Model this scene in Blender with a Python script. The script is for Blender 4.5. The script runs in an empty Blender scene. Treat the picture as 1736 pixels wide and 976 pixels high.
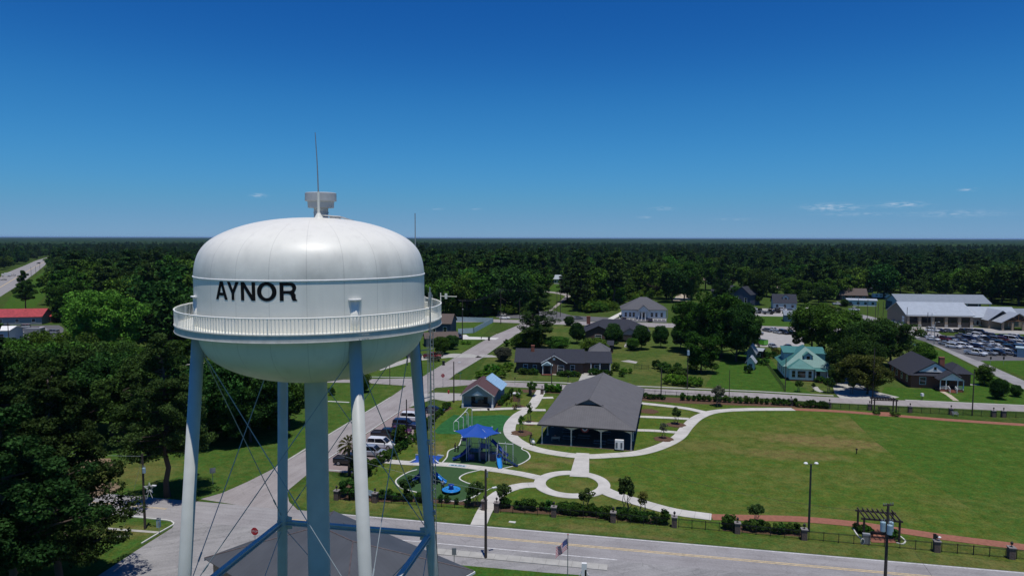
import bpy, bmesh, math, random
import numpy as np
from mathutils import Vector, Matrix, geometry
R = math.radians
PI = math.pi
random.seed(7)
S = bpy.context.scene
COL = S.collection
# ------------------------------------------------------------------ camera
CAM_H, PITCH, FPX, ROLL = 37.0, R(4.2), 1157.0, R(0.12)
cam_d = bpy.data.cameras.new('camera')
cam_d.sensor_width = 36.0
cam_d.lens = 36.0 * FPX / 1736.0
cam_d.clip_start = 0.5
cam_d.clip_end = 90000.0
cam = bpy.data.objects.new('camera', cam_d)
COL.objects.link(cam)
cam.matrix_world = (Matrix.Translation((0, 0, CAM_H)) @ Matrix.Rotation(R(90) - PITCH, 4, 'X') @ Matrix.Rotation(ROLL, 4, 'Z'))
S.camera = cam
# ------------------------------------------------------------------ sky and sun
SUN_DIR = Vector((0.055, -0.20, 1.0)).normalized()
SUN_EL = math.asin(SUN_DIR.z)
SUN_ROT = math.atan2(SUN_DIR.x, SUN_DIR.y)
wd = bpy.data.worlds.new('World')
S.world = wd
wd.use_nodes = True
nt = wd.node_tree
nt.nodes.clear()
def wn(t, **k):
 n = nt.nodes.new(t)
 for a, b in k.items():
  setattr(n, a, b)
 return n
sky = wn('ShaderNodeTexSky', sky_type='NISHITA', sun_disc=False)
sky.sun_elevation = SUN_EL
sky.sun_rotation = SUN_ROT
sky.altitude = 40.0
sky.air_density = 0.6
sky.dust_density = 0.0
sky.ozone_density = 8.0
bg = wn('ShaderNodeBackground')
bg.inputs['Strength'].default_value = 0.1
# the camera's colour response to a deep blue summer sky, as one grade of the whole sky
s0 = wn('ShaderNodeVectorMath', operation='SCALE')
s0.inputs['Scale'].default_value = 0.1
hs = wn('ShaderNodeRGBCurve')
for ch, pts in ((0, ((0, 0), (.04, .004), (.077, .010), (.126, .034), (.215, .075), (.456, .168), (1, .30))),
    (1, ((0, 0), (.10, .06), (.152, .102), (.245, .209), (.388, .298), (.640, .345), (1, .45))),
    (2, ((0, 0), (.20, .25), (.337, .376), (.492, .515), (.659, .575), (.752, .545), (1, .60)))):
 cv = hs.mapping.curves[ch]
 cv.points[0].location = pts[0]
 cv.points[1].location = pts[-1]
 for p_ in pts[1:-1]:
  cv.points.new(*p_)
hs.mapping.update()
s1 = wn('ShaderNodeVectorMath', operation='SCALE')
s1.inputs['Scale'].default_value = 10.0
out = wn('ShaderNodeOutputWorld')
nt.links.new(sky.outputs[0], s0.inputs[0])
nt.links.new(s0.outputs[0], hs.inputs['Color'])
nt.links.new(hs.outputs[0], s1.inputs[0])
# a few thin fair-weather clouds low over the horizon
tc = wn('ShaderNodeTexCoord')
sep = wn('ShaderNodeSeparateXYZ')
nt.links.new(tc.outputs['Generated'], sep.inputs[0])
def wmath(op, a, b=None, clamp=False):
 n = wn('ShaderNodeMath', operation=op, use_clamp=clamp)
 for i, v in enumerate((a, b)):
  if v is None:
   continue
  if isinstance(v, (int, float)):
   n.inputs[i].default_value = v
  else:
   nt.links.new(v, n.inputs[i])
 return n.outputs[0]
azn = wmath('ARCTAN2', sep.outputs['X'], sep.outputs['Y'])
eln = wmath('ARCSINE', sep.outputs['Z'])
comb = wn('ShaderNodeCombineXYZ')
nt.links.new(wmath('MULTIPLY', azn, 60.0), comb.inputs[0])
nt.links.new(wmath('MULTIPLY', eln, 260.0), comb.inputs[1])
nz = wn('ShaderNodeTexNoise')
nz.inputs['Scale'].default_value = 1.6
nz.inputs['Detail'].default_value = 5.0
nt.links.new(comb.outputs[0], nz.inputs['Vector'])
clouds = [(-20.2, 3.25, .45, .12, 1.0), (-6.3, 2.35, .5, .08, .4), (-3.0, 2.35, .4, .08, .35), (12.3, 2.4, .7, .12, .55), (11.0, 1.7, .5, .08, .4), (25.0, 2.35, 1.5, .22, 1.0), (29.5, 2.45, 1.2, .17, .9), (33.5, 3.4, .4, .10, .7),
          (18.0, 1.5, 1.4, .08, .25), (33.0, 1.75, 2.5, .2, .4), (26.5, 1.8, 2.0, .12, .35)]
tot = None
for a, e, wa, we, k in clouds:
 da = wmath('DIVIDE', wmath('SUBTRACT', azn, R(a)), R(wa))
 de = wmath('DIVIDE', wmath('SUBTRACT', eln, R(e)), R(we))
 q = wmath('ADD', wmath('MULTIPLY', da, da), wmath('MULTIPLY', de, de))
 gss = wmath('MULTIPLY', wmath('POWER', 2.718, wmath('MULTIPLY', q, -1.0)), k)
 tot = gss if tot is None else wmath('ADD', tot, gss)
nn = wmath('MULTIPLY', wmath('SUBTRACT', nz.outputs[0], 0.40), 4.0, True)
cm = wmath('MULTIPLY', wmath('MULTIPLY', tot, nn, True), 0.6)
mixc = wn('ShaderNodeMix', data_type='RGBA')
nt.links.new(cm, mixc.inputs['Factor'])
nt.links.new(s1.outputs[0], mixc.inputs[6])
mixc.inputs[7].default_value = (6.5, 7.2, 8.2, 1)
nt.links.new(mixc.outputs[2], bg.inputs['Color'])
nt.links.new(bg.outputs[0], out.inputs['Surface'])
sun_l = bpy.data.lights.new('sun', 'SUN')
sun_l.energy = 3.6
sun_l.angle = R(0.5)
sun_l.color = (1.0, 0.965, 0.91)
sun = bpy.data.objects.new('sun', sun_l)
COL.objects.link(sun)
sun.rotation_euler = SUN_DIR.to_track_quat('Z', 'Y').to_euler()
sun.location = (0, 0, 400)
S.view_settings.view_transform = 'Standard'
S.view_settings.look = 'None'
S.view_settings.exposure = 0.0
S.view_settings.gamma = 1.0
S.view_settings.use_curve_mapping = False
# ------------------------------------------------------------------ surveying: where a sight line meets the ground (metres)
def g(px, py, z=0.0):
 x = (px - 868.0) / FPX
 y = -(py - 488.0) / FPX
 c, s = math.cos(ROLL), math.sin(ROLL)
 x, y = c * x - s * y, s * x + c * y
 d = (x, math.cos(PITCH) + y * math.sin(PITCH), -math.sin(PITCH) + y * math.cos(PITCH))
 t = (z - CAM_H) / d[2]
 return Vector((d[0] * t, d[1] * t, z))
def zat(p, py):          # height at which a plumb line over ground point p reaches sight row py
 y = -(py - 488.0) / FPX
 el = math.atan(y) - PITCH
 return CAM_H + p[1] * math.tan(el)
# ------------------------------------------------------------------ materials
def mat(name, col, rough=.8, var=.12, scale=3.0, metal=0.0, bump=0.0, bscale=None, spec=.35, coat=0.0, obj_rand=0.0, coords='Object', detail=4.0):
 m = bpy.data.materials.new(name)
 m.use_nodes = True
 t = m.node_tree
 b = t.nodes['Principled BSDF']
 b.inputs['Roughness'].default_value = rough
 b.inputs['Metallic'].default_value = metal
 b.inputs['Specular IOR Level'].default_value = spec
 b.inputs['Coat Weight'].default_value = coat
 tcn = t.nodes.new('ShaderNodeTexCoord')
 n = t.nodes.new('ShaderNodeTexNoise')
 n.inputs['Scale'].default_value = scale
 n.inputs['Detail'].default_value = detail
 if coords == 'World':
  gm = t.nodes.new('ShaderNodeNewGeometry')
  src = gm.outputs['Position']
 else:
  src = tcn.outputs[coords]
 t.links.new(src, n.inputs['Vector'])
 r = t.nodes.new('ShaderNodeValToRGB')
 lo = [max(0, c * (1 - var)) for c in col]
 hi = [min(1, c * (1 + var)) for c in col]
 r.color_ramp.elements[0].position = .3
 r.color_ramp.elements[1].position = .7
 r.color_ramp.elements[0].color = (*lo, 1)
 r.color_ramp.elements[1].color = (*hi, 1)
 t.links.new(n.outputs[0], r.inputs[0])
 last = r.outputs[0]
 if obj_rand:
  oi = t.nodes.new('ShaderNodeObjectInfo')
  mr = t.nodes.new('ShaderNodeMapRange')
  mr.inputs[3].default_value = 1 - obj_rand
  mr.inputs[4].default_value = 1 + obj_rand
  t.links.new(oi.outputs['Random'], mr.inputs[0])
  mx = t.nodes.new('ShaderNodeVectorMath')
  mx.operation = 'SCALE'
  t.links.new(last, mx.inputs[0])
  t.links.new(mr.outputs[0], mx.inputs['Scale'])
  last = mx.outputs[0]
 t.links.new(last, b.inputs['Base Color'])
 if bump:
  n2 = t.nodes.new('ShaderNodeTexNoise')
  n2.inputs['Scale'].default_value = bscale or scale * 4
  n2.inputs['Detail'].default_value = 3
  t.links.new(src, n2.inputs['Vector'])
  bp = t.nodes.new('ShaderNodeBump')
  bp.inputs['Strength'].default_value = bump
  bp.inputs['Distance'].default_value = .05
  t.links.new(n2.outputs[0], bp.inputs['Height'])
  t.links.new(bp.outputs[0], b.inputs['Normal'])
 m['last'] = last.node.name
 return m
def nd(t, kind, **k):
 n = t.nodes.new(kind)
 for a, b in k.items():
  setattr(n, a, b)
 return n
def stripes(m, axis='X', period=.3, depth=.25, width=.18, axis2=None, period2=0.0):
 """standing seams / courses: thin darker lines every `period` metres along an object axis"""
 t = m.node_tree
 b = t.nodes['Principled BSDF']
 src = b.inputs['Base Color'].links[0].from_socket
 tcn = nd(t, 'ShaderNodeTexCoord')
 sp = nd(t, 'ShaderNodeSeparateXYZ')
 t.links.new(tcn.outputs['Object'], sp.inputs[0])
 fac = None
 for ax, pe in ((axis, period), (axis2, period2)):
  if not ax:
   continue
  d = nd(t, 'ShaderNodeMath', operation='DIVIDE')
  t.links.new(sp.outputs[ax], d.inputs[0])
  d.inputs[1].default_value = pe
  f = nd(t, 'ShaderNodeMath', operation='FRACT')
  t.links.new(d.outputs[0], f.inputs[0])
  l = nd(t, 'ShaderNodeMath', operation='LESS_THAN')
  t.links.new(f.outputs[0], l.inputs[0])
  l.inputs[1].default_value = width
  if fac is None:
   fac = l.outputs[0]
  else:
   mxm = nd(t, 'ShaderNodeMath', operation='MAXIMUM')
   t.links.new(fac, mxm.inputs[0])
   t.links.new(l.outputs[0], mxm.inputs[1])
   fac = mxm.outputs[0]
 mr = nd(t, 'ShaderNodeMapRange')
 mr.inputs[3].default_value = 1.0
 mr.inputs[4].default_value = 1 - depth
 t.links.new(fac, mr.inputs[0])
 v = nd(t, 'ShaderNodeVectorMath', operation='SCALE')
 t.links.new(src, v.inputs[0])
 t.links.new(mr.outputs[0], v.inputs['Scale'])
 t.links.new(v.outputs[0], b.inputs['Base Color'])
 return m
def foliage(name, dark, light, scale=.55, rnd=.30, trans=.24):
 m = bpy.data.materials.new(name)
 m.use_nodes = True
 t = m.node_tree
 t.nodes.clear()
 o = nd(t, 'ShaderNodeOutputMaterial')
 gm = nd(t, 'ShaderNodeNewGeometry')
 n = nd(t, 'ShaderNodeTexNoise')
 n.inputs['Scale'].default_value = scale
 n.inputs['Detail'].default_value = 6
 n.inputs['Roughness'].default_value = .7
 t.links.new(gm.outputs['Position'], n.inputs['Vector'])
 r = nd(t, 'ShaderNodeValToRGB')
 r.color_ramp.elements[0].position = .36
 r.color_ramp.elements[1].position = .66
 r.color_ramp.elements[0].color = (*dark, 1)
 r.color_ramp.elements[1].color = (*light, 1)
 t.links.new(n.outputs[0], r.inputs[0])
 oi = nd(t, 'ShaderNodeObjectInfo')
 mr = nd(t, 'ShaderNodeMapRange')
 mr.inputs[3].default_value = 1 - rnd
 mr.inputs[4].default_value = 1 + rnd
 t.links.new(oi.outputs['Random'], mr.inputs[0])
 hv = nd(t, 'ShaderNodeHueSaturation')
 mr2 = nd(t, 'ShaderNodeMapRange')
 wnz = nd(t, 'ShaderNodeTexWhiteNoise', noise_dimensions='1D')
 t.links.new(oi.outputs['Random'], wnz.inputs['W'])
 mr2.inputs[3].default_value = .475
 mr2.inputs[4].default_value = .525
 t.links.new(wnz.outputs['Value'], mr2.inputs[0])
 t.links.new(mr2.outputs[0], hv.inputs['Hue'])
 t.links.new(mr.outputs[0], hv.inputs['Value'])
 # every leaf spray its own shade
 mi_ = nd(t, 'ShaderNodeMapRange')
 mi_.inputs[3].default_value = .45
 mi_.inputs[4].default_value = 1.75
 t.links.new(gm.outputs['Random Per Island'], mi_.inputs[0])
 vi = nd(t, 'ShaderNodeVectorMath', operation='SCALE')
 t.links.new(r.outputs[0], vi.inputs[0])
 t.links.new(mi_.outputs[0], vi.inputs['Scale'])
 t.links.new(vi.outputs[0], hv.inputs['Color'])
 d = nd(t, 'ShaderNodeBsdfPrincipled')
 d.inputs['Roughness'].default_value = .8
 d.inputs['Specular IOR Level'].default_value = .03
 t.links.new(hv.outputs[0], d.inputs['Base Color'])
 tr = nd(t, 'ShaderNodeBsdfTranslucent')
 t.links.new(hv.outputs[0], tr.inputs['Color'])
 mx = nd(t, 'ShaderNodeMixShader')
 mx.inputs[0].default_value = trans
 t.links.new(d.outputs[0], mx.inputs[1])
 t.links.new(tr.outputs[0], mx.inputs[2])
 t.links.new(mx.outputs[0], o.inputs['Surface'])
 return m
def grass(name, base, dry, dry_amt=.5, patches=(), fine=2.2):
 """mown grass: three noise sizes between green tones, dry tone where big noise or a known bare patch says so"""
 m = bpy.data.materials.new(name)
 m.use_nodes = True
 t = m.node_tree
 b = t.nodes['Principled BSDF']
 b.inputs['Roughness'].default_value = .9
 b.inputs['Specular IOR Level'].default_value = .0
 gm = nd(t, 'ShaderNodeNewGeometry')
 def noise(sc, de=5, ro=.6, off=0):
  n = nd(t, 'ShaderNodeTexNoise')
  n.inputs['Scale'].default_value = sc
  n.inputs['Detail'].default_value = de
  n.inputs['Roughness'].default_value = ro
  v = nd(t, 'ShaderNodeVectorMath', operation='ADD')
  v.inputs[1].default_value = (off, off * 1.7, 0)
  t.links.new(gm.outputs['Position'], v.inputs[0])
  t.links.new(v.outputs[0], n.inputs['Vector'])
  return n.outputs[0]
 def ma(op, a, c=None, clamp=False):
  n = nd(t, 'ShaderNodeMath', operation=op, use_clamp=clamp)
  for i, v in enumerate((a, c)):
   if v is None:
    continue
   if isinstance(v, (int, float)):
    n.inputs[i].default_value = v
   else:
    t.links.new(v, n.inputs[i])
  return n.outputs[0]
 n1 = noise(.06, 4)
 n2 = noise(.45, 6, .7, 31)
 n3 = noise(fine * 1.6, 6, .85, 77)
 n4 = noise(1.1, 4, .6, 140)
 k = ma('ADD', ma('MULTIPLY', ma('SUBTRACT', n2, .5), 1.3), ma('MULTIPLY', ma('SUBTRACT', n3, .5), 3.0))
 bright = ma('ADD', 1.0, k)
 d = ma('MULTIPLY', ma('ADD', ma('SUBTRACT', n1, .60 - .25 * dry_amt), ma('MULTIPLY', ma('SUBTRACT', n2, .5), .5)), 3.0, True)
 d = ma('MULTIPLY', d, dry_amt)
 for (cx, cy, rx, ry, an, st) in patches:
  v = nd(t, 'ShaderNodeVectorMath', operation='SUBTRACT')
  t.links.new(gm.outputs['Position'], v.inputs[0])
  v.inputs[1].default_value = (cx, cy, 0)
  vr = nd(t, 'ShaderNodeVectorRotate', rotation_type='Z_AXIS')
  t.links.new(v.outputs[0], vr.inputs['Vector'])
  vr.inputs['Angle'].default_value = -an
  vs = nd(t, 'ShaderNodeVectorMath', operation='DIVIDE')
  t.links.new(vr.outputs[0], vs.inputs[0])
  vs.inputs[1].default_value = (rx, ry, 1e6)
  ln = nd(t, 'ShaderNodeVectorMath', operation='LENGTH')
  t.links.new(vs.outputs[0], ln.inputs[0])
  e = ma('MULTIPLY', ma('SUBTRACT', ma('ADD', 1.0, ma('MULTIPLY', ma('SUBTRACT', n2, .5), 1.6)), ln.outputs['Value']), 1.6, True)
  d = ma('MAXIMUM', d, ma('MULTIPLY', e, st))
 mx = nd(t, 'ShaderNodeMix', data_type='RGBA')
 t.links.new(d, mx.inputs['Factor'])
 mx.inputs[6].default_value = (*base, 1)
 mx.inputs[7].default_value = (*dry, 1)
 hv = nd(t, 'ShaderNodeHueSaturation')
 t.links.new(ma('ADD', .5, ma('MULTIPLY', ma('SUBTRACT', n4, .5), .22)), hv.inputs['Hue'])
 t.links.new(mx.outputs[2], hv.inputs['Color'])
 v = nd(t, 'ShaderNodeVectorMath', operation='SCALE')
 t.links.new(hv.outputs[0], v.inputs[0])
 t.links.new(bright, v.inputs['Scale'])
 t.links.new(v.outputs[0], b.inputs['Base Color'])
 bp = nd(t, 'ShaderNodeBump')
 bp.inputs['Strength'].default_value = .5
 bp.inputs['Distance'].default_value = .06
 t.links.new(noise(6.0, 3, .6, 9), bp.inputs['Height'])
 t.links.new(bp.outputs[0], b.inputs['Normal'])
 return m
def glass(name, col=(.02, .025, .03), rough=.08):
 m = mat(name, col, rough=rough, var=.1, spec=.6)
 return m
def emit_free(m):
 return m
# ------------------------------------------------------------------ mesh builder and scene tree
KIDS = {}
class MB:
 def __init__(s):
  s.v, s.f, s.m, s.cur, s.M = [], [], [], 0, None
 def add(s, vs, fs, mi=None):
  o = len(s.v)
  if s.M is not None:
   vs = [s.M @ Vector(p) for p in vs]
  s.v += [tuple(p) for p in vs]
  s.f += [tuple(i + o for i in f) for f in fs]
  s.m += [s.cur if mi is None else mi] * len(fs)
  return s
 def box(s, x0, y0, z0, x1, y1, z1, mi=None):
  vs = [(x0, y0, z0), (x1, y0, z0), (x1, y1, z0), (x0, y1, z0), (x0, y0, z1), (x1, y0, z1), (x1, y1, z1), (x0, y1, z1)]
  return s.add(vs, [(0, 3, 2, 1), (4, 5, 6, 7), (0, 1, 5, 4), (1, 2, 6, 5), (2, 3, 7, 6), (3, 0, 4, 7)], mi)
 def bar(s, p, q, w, h=None, mi=None, up=(0, 0, 1)):
  p, q = Vector(p), Vector(q)
  h = w if h is None else h
  d = (q - p).normalized()
  u = Vector(up)
  if abs(d.dot(u)) > .98:
   u = Vector((1, 0, 0))
  a = d.cross(u).normalized() * (w / 2)
  b = a.cross(d).normalized() * (h / 2)
  vs = []
  for c in (p, q):
   vs += [c - a - b, c + a - b, c + a + b, c - a + b]
  return s.add(vs, [(3, 2, 1, 0), (4, 5, 6, 7), (0, 1, 5, 4), (1, 2, 6, 5), (2, 3, 7, 6), (3, 0, 4, 7)], mi)
 def tube(s, p, q, r, r2=None, n=8, mi=None):
  return s.path([p, q], [r, r if r2 is None else r2], n, mi)
 def path(s, pts, r, n=6, mi=None, cap=True):
  pts = [Vector(p) for p in pts]
  rs = r if isinstance(r, (list, tuple)) else [r] * len(pts)
  vs, fs = [], []
  ref = None
  for i, p in enumerate(pts):
   d = (pts[min(i + 1, len(pts) - 1)] - pts[max(i - 1, 0)]).normalized()
   if ref is None:
    ref = Vector((0, 0, 1)) if abs(d.z) < .9 else Vector((1, 0, 0))
   a = (ref - d * ref.dot(d)).normalized()
   ref = a
   b = d.cross(a)
   for k in range(n):
    t = 2 * PI * k / n
    vs.append(p + (a * math.cos(t) + b * math.sin(t)) * rs[i])
  for i in range(len(pts) - 1):
   for k in range(n):
    k2 = (k + 1) % n
    fs.append((i * n + k, i * n + k2, (i + 1) * n + k2, (i + 1) * n + k))
  if cap:
   fs.append(tuple(range(n - 1, -1, -1)))
   fs.append(tuple((len(pts) - 1) * n + k for k in range(n)))
  return s.add(vs, fs, mi)
 def lathe(s, prof, n=48, c=(0, 0, 0), mi=None):
  vs, fs = [], []
  for (r, z) in prof:
   for k in range(n):
    t = 2 * PI * k / n
    vs.append((c[0] + r * math.cos(t), c[1] + r * math.sin(t), c[2] + z))
  for i in range(len(prof) - 1):
   for k in range(n):
    k2 = (k + 1) % n
    fs.append((i * n + k, i * n + k2, (i + 1) * n + k2, (i + 1) * n + k))
  return s.add(vs, fs, mi)
 def prism(s, poly, z0, z1, mi=None):
  n = len(poly)
  vs = [(p[0], p[1], z0) for p in poly] + [(p[0], p[1], z1) for p in poly]
  fs = [(i, (i + 1) % n, n + (i + 1) % n, n + i) for i in range(n)]
  fs += [tuple(n + i for i in range(n)), tuple(range(n - 1, -1, -1))]
  return s.add(vs, fs, mi)
 def quad(s, a, b, c, d, mi=None):
  return s.add([a, b, c, d], [(0, 1, 2, 3)], mi)
 def slab(s, pts, t, mi=None):
  """a planar polygon given thickness t along its normal, downward"""
  pts = [Vector(p) for p in pts]
  nrm = (pts[1] - pts[0]).cross(pts[2] - pts[0]).normalized()
  if nrm.z < 0:
   pts.reverse()
   nrm = -nrm
  n = len(pts)
  lo = [p - nrm * t for p in pts]
  fs = [tuple(range(n)), tuple(range(2 * n - 1, n - 1, -1))]
  fs += [(i, n + i, n + (i + 1) % n, (i + 1) % n) for i in range(n)]
  return s.add(pts + lo, fs, mi)
 def mesh(s, name, mats, smooth=False):
  me = bpy.data.meshes.new(name)
  me.from_pydata(s.v, [], s.f)
  for m in (mats if isinstance(mats, (list, tuple)) else [mats]):
   me.materials.append(m)
  if len(set(s.m)) > 1 or (s.m and s.m[0]):
   me.polygons.foreach_set('material_index', s.m)
  if smooth:
   me.polygons.foreach_set('use_smooth', [True] * len(me.polygons))
  me.update()
  return me
 def build(s, name, mats, parent=None, smooth=False, label=None):
  return link(name, s.mesh(name, mats, smooth), parent, label)
def link(name, me, parent=None, label=None):
 o = bpy.data.objects.new(name, me)
 COL.objects.link(o)
 KIDS[o.name] = []
 if parent:
  o.parent = parent
  KIDS[parent.name].append(o)
 if label:
  o['label'] = label
 return o
def tag(o, label, cat, group=None):
 o['label'] = label
 o['category'] = cat
 if group:
  o['group'] = group
 return o
def thing(name, label, cat, loc=(0, 0, 0), rz=0.0, group=None, scale=None):
 o = link(name, None)
 o.location = loc
 o.rotation_euler = (0, 0, rz)
 if scale is not None:
  o.scale = scale if isinstance(scale, (tuple, list)) else (scale,) * 3
 return tag(o, label, cat, group)
def dup(root, loc, rz=0.0, label=None, group=None, scale=None):
 def cp(o, par):
  c = o.copy()
  COL.objects.link(c)
  KIDS[c.name] = []
  if par:
   c.parent = par
   KIDS[par.name].append(c)
  for ch in KIDS[o.name]:
   cp(ch, c)
  return c
 r = cp(root, None)
 r.location = loc
 r.rotation_euler = (0, 0, rz)
 if scale is not None:
  r.scale = scale if isinstance(scale, (tuple, list)) else (scale,) * 3
 if label:
  r['label'] = label
 if group:
  r['group'] = group
 return r
def kid(root, name):
 return [c for c in KIDS[root.name] if c.name.split('.')[0] == name]
def paint(o, m, slot=0):
 o.material_slots[slot].link = 'OBJECT'
 o.material_slots[slot].material = m
def struct(o):
 o['kind'] = 'structure'
 return o
# curves on the ground
def catmull(pts, step=1.0, closed=False):
 pts = [Vector(p) for p in pts]
 n = len(pts)
 res = []
 rng = range(n) if closed else range(n - 1)
 for i in rng:
  p1, p2 = pts[i], pts[(i + 1) % n]
  p0 = pts[i - 1] if (closed or i > 0) else p1 * 2 - p2
  p3 = pts[(i + 2) % n] if (closed or i + 2 < n) else p2 * 2 - p1
  k = max(2, int((p2 - p1).length / step))
  for j in range(k):
   t = j / k
   res.append(.5 * ((2 * p1) + (p2 - p0) * t + (2 * p0 - 5 * p1 + 4 * p2 - p3) * t * t + (3 * p1 - p0 - 3 * p2 + p3) * t ** 3))
 if not closed:
  res.append(pts[-1])
 return res
def gp(pts):
 return [g(*p) for p in pts]
def ribbon(name, pts, width, z, m, h=0.0, smooth=True, kind=True, parent=None, step=1.0):
 P = catmull(pts, step) if smooth else [Vector(p) for p in pts]
 L, Rr = [], []
 for i, p in enumerate(P):
  d = P[min(i + 1, len(P) - 1)] - P[max(i - 1, 0)]
  d.z = 0
  d.normalize()
  nrm = Vector((-d.y, d.x, 0))
  w = width[0] + (width[1] - width[0]) * i / (len(P) - 1) if isinstance(width, tuple) else width
  L.append(p + nrm * w / 2)
  Rr.append(p - nrm * w / 2)
 mb = MB()
 n = len(P)
 vs = [(p.x, p.y, z + h) for p in L] + [(p.x, p.y, z + h) for p in Rr]
 fs = [(i, n + i, n + i + 1, i + 1) for i in range(n - 1)]
 if h:
  vs += [(p.x, p.y, z - .02) for p in L] + [(p.x, p.y, z - .02) for p in Rr]
  fs += [(i + 1, 2 * n + i + 1, 2 * n + i, i) for i in range(n - 1)]
  fs += [(n + i, 3 * n + i, 3 * n + i + 1, n + i + 1) for i in range(n - 1)]
  fs += [(0, 2 * n, 3 * n, n), (n - 1, 2 * n - 1, 4 * n - 1, 3 * n - 1)]
 mb.add(vs, fs)
 o = mb.build(name, m, parent)
 al = o.data.attributes.new('along', 'FLOAT', 'POINT')
 d, acc = 0.0, [0.02]
 for i in range(1, n):
  d += (P[i] - P[i - 1]).length
  acc.append(d + .02)
 al.data.foreach_set('value', (acc * 4)[:len(o.data.vertices)])
 return struct(o) if kind else o
def sheet(name, pts, z, m, smooth=False, h=0.0, step=1.0):
 P = catmull(pts, step, True) if smooth else [Vector(p) for p in pts]
 P2 = [Vector((p.x, p.y, 0)) for p in P]
 tri = geometry.tessellate_polygon([P2])
 mb = MB()
 fs = []
 for t in tri:
  a, b, c = (P2[i] for i in t)
  fs.append(tuple(t) if (b - a).cross(c - a).z > 0 else tuple(reversed(t)))
 mb.add([(p.x, p.y, z + h) for p in P2], fs)
 if h:
  n = len(P2)
  mb.add([(p.x, p.y, z + h) for p in P2] + [(p.x, p.y, z - .02) for p in P2], [(i, n + i, n + (i + 1) % n, (i + 1) % n) for i in range(n)])
 return struct(mb.build(name, m))
# ------------------------------------------------------------------ palette
def patch(px, py, rx, ry, an, st):
 p = g(px, py)
 return (p.x, p.y, rx, ry, R(an), st)
DRY = (.15, .125, .045)
M = {}
M['ground'] = grass('ground_grass', (.046, .080, .017), (.11, .10, .04), .45)
M['lawn'] = grass('lawn_grass', (.070, .112, .019), DRY, .6, [
 patch(1395, 748, 17, 6, -14, .95), patch(1470, 722, 9, 8, 0, .65), patch(1190, 755, 12, 5, 0, .5), patch(1330, 770, 13, 4, -10, .75), patch(1250, 735, 10, 4, 0, .4),
 patch(960, 780, 7, 2.0, -12, .7), patch(1040, 812, 3, 1.5, -12, .55), patch(985, 822, 3, 3, 0, .5), patch(690, 790, 4, 6, 20, .4), patch(870, 815, 6, 3, -12, .6),
 patch(1490, 870, 8, 3, -12, .35), patch(905, 788, 6, 2.4, -12, .75), patch(730, 760, 3.5, 6, 10, .85), patch(850, 800, 4, 2, -10, .4), patch(895, 730, 4, 3, 0, .4)])
M['lawn_band'] = grass('mown_band_grass', (.055, .105, .017), DRY, .45)
M['verge'] = grass('verge_grass', (.064, .103, .021), DRY, .7, [patch(1000, 895, 9, 1.3, -12, .6), patch(1120, 912, 5, 1, -12, .6)])
M['yard'] = grass('yard_grass', (.054, .100, .019), DRY, .35, [patch(230, 800, 9, 8, 0, .55), patch(140, 790, 4, 5, 0, .9), patch(215, 900, 6, 3, 0, .6)])
M['lush'] = grass('lush_grass', (.046, .098, .016), DRY, .15)
M['front_yard'] = grass('front_yard_grass', (.060, .096, .022), DRY, .65)
M['turf'] = mat('play_turf', (.040, .085, .032), .95, .08, 1.5, coords='World', spec=.1)
M['turf_bright'] = mat('bright_turf', (.024, .105, .030), .95, .30, 1.2, coords='World', spec=.1)
M['concrete'] = mat('path_concrete', (.50, .48, .435), .85, .13, .45, coords='World', spec=.2)
M['walk_old'] = mat('old_sidewalk', (.38, .37, .335), .9, .12, .9, coords='World', spec=.2)
def jointed(m, pitch, dark):
 t = m.node_tree
 b = t.nodes['Principled BSDF']
 src = b.inputs['Base Color'].links[0].from_socket
 at = nd(t, 'ShaderNodeAttribute', attribute_name='along')
 dv = nd(t, 'ShaderNodeMath', operation='DIVIDE')
 t.links.new(at.outputs['Fac'], dv.inputs[0])
 dv.inputs[1].default_value = pitch
 fr = nd(t, 'ShaderNodeMath', operation='FRACT')
 t.links.new(dv.outputs[0], fr.inputs[0])
 gt = nd(t, 'ShaderNodeMath', operation='GREATER_THAN')
 t.links.new(fr.outputs[0], gt.inputs[0])
 gt.inputs[1].default_value = 1 - .07 / pitch
 mr = nd(t, 'ShaderNodeMapRange')
 mr.inputs[3].default_value = 1
 mr.inputs[4].default_value = 1 - dark
 t.links.new(gt.outputs[0], mr.inputs[0])
 v = nd(t, 'ShaderNodeVectorMath', operation='SCALE')
 t.links.new(src, v.inputs[0])
 t.links.new(mr.outputs[0], v.inputs['Scale'])
 t.links.new(v.outputs[0], b.inputs['Base Color'])
jointed(M['concrete'], 1.9, .30)
M['brick_red_path'] = mat('red_brick_path', (.27, .115, .075), .9, .16, 2.2, coords='World', spec=.2)
M['interior_joint'] = mat('joint_grey', (.25, .24, .22), .9, .1, 2)
M['kerb'] = mat('kerb_concrete', (.58, .57, .52), .85, .08, 1.0, coords='World')
M['apron'] = mat('apron_concrete', (.35, .335, .31), .9, .1, .5, coords='World')
M['sand'] = mat('sand_gravel', (.42, .36, .27), .95, .2, .8, coords='World')
M['mulch'] = mat('mulch', (.105, .062, .040), .95, .4, 5.0, coords='World', spec=.1)
M['dirt'] = mat('bare_dirt', (.19, .14, .09), .95, .3, .9, coords='World', spec=.1)
M['paint_white'] = mat('road_paint_white', (.62, .62, .60), .7, .28, 2.5, coords='World')
M['paint_yellow'] = mat('road_paint_yellow', (.55, .42, .22), .7, .25, 2.0, coords='World')
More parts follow.
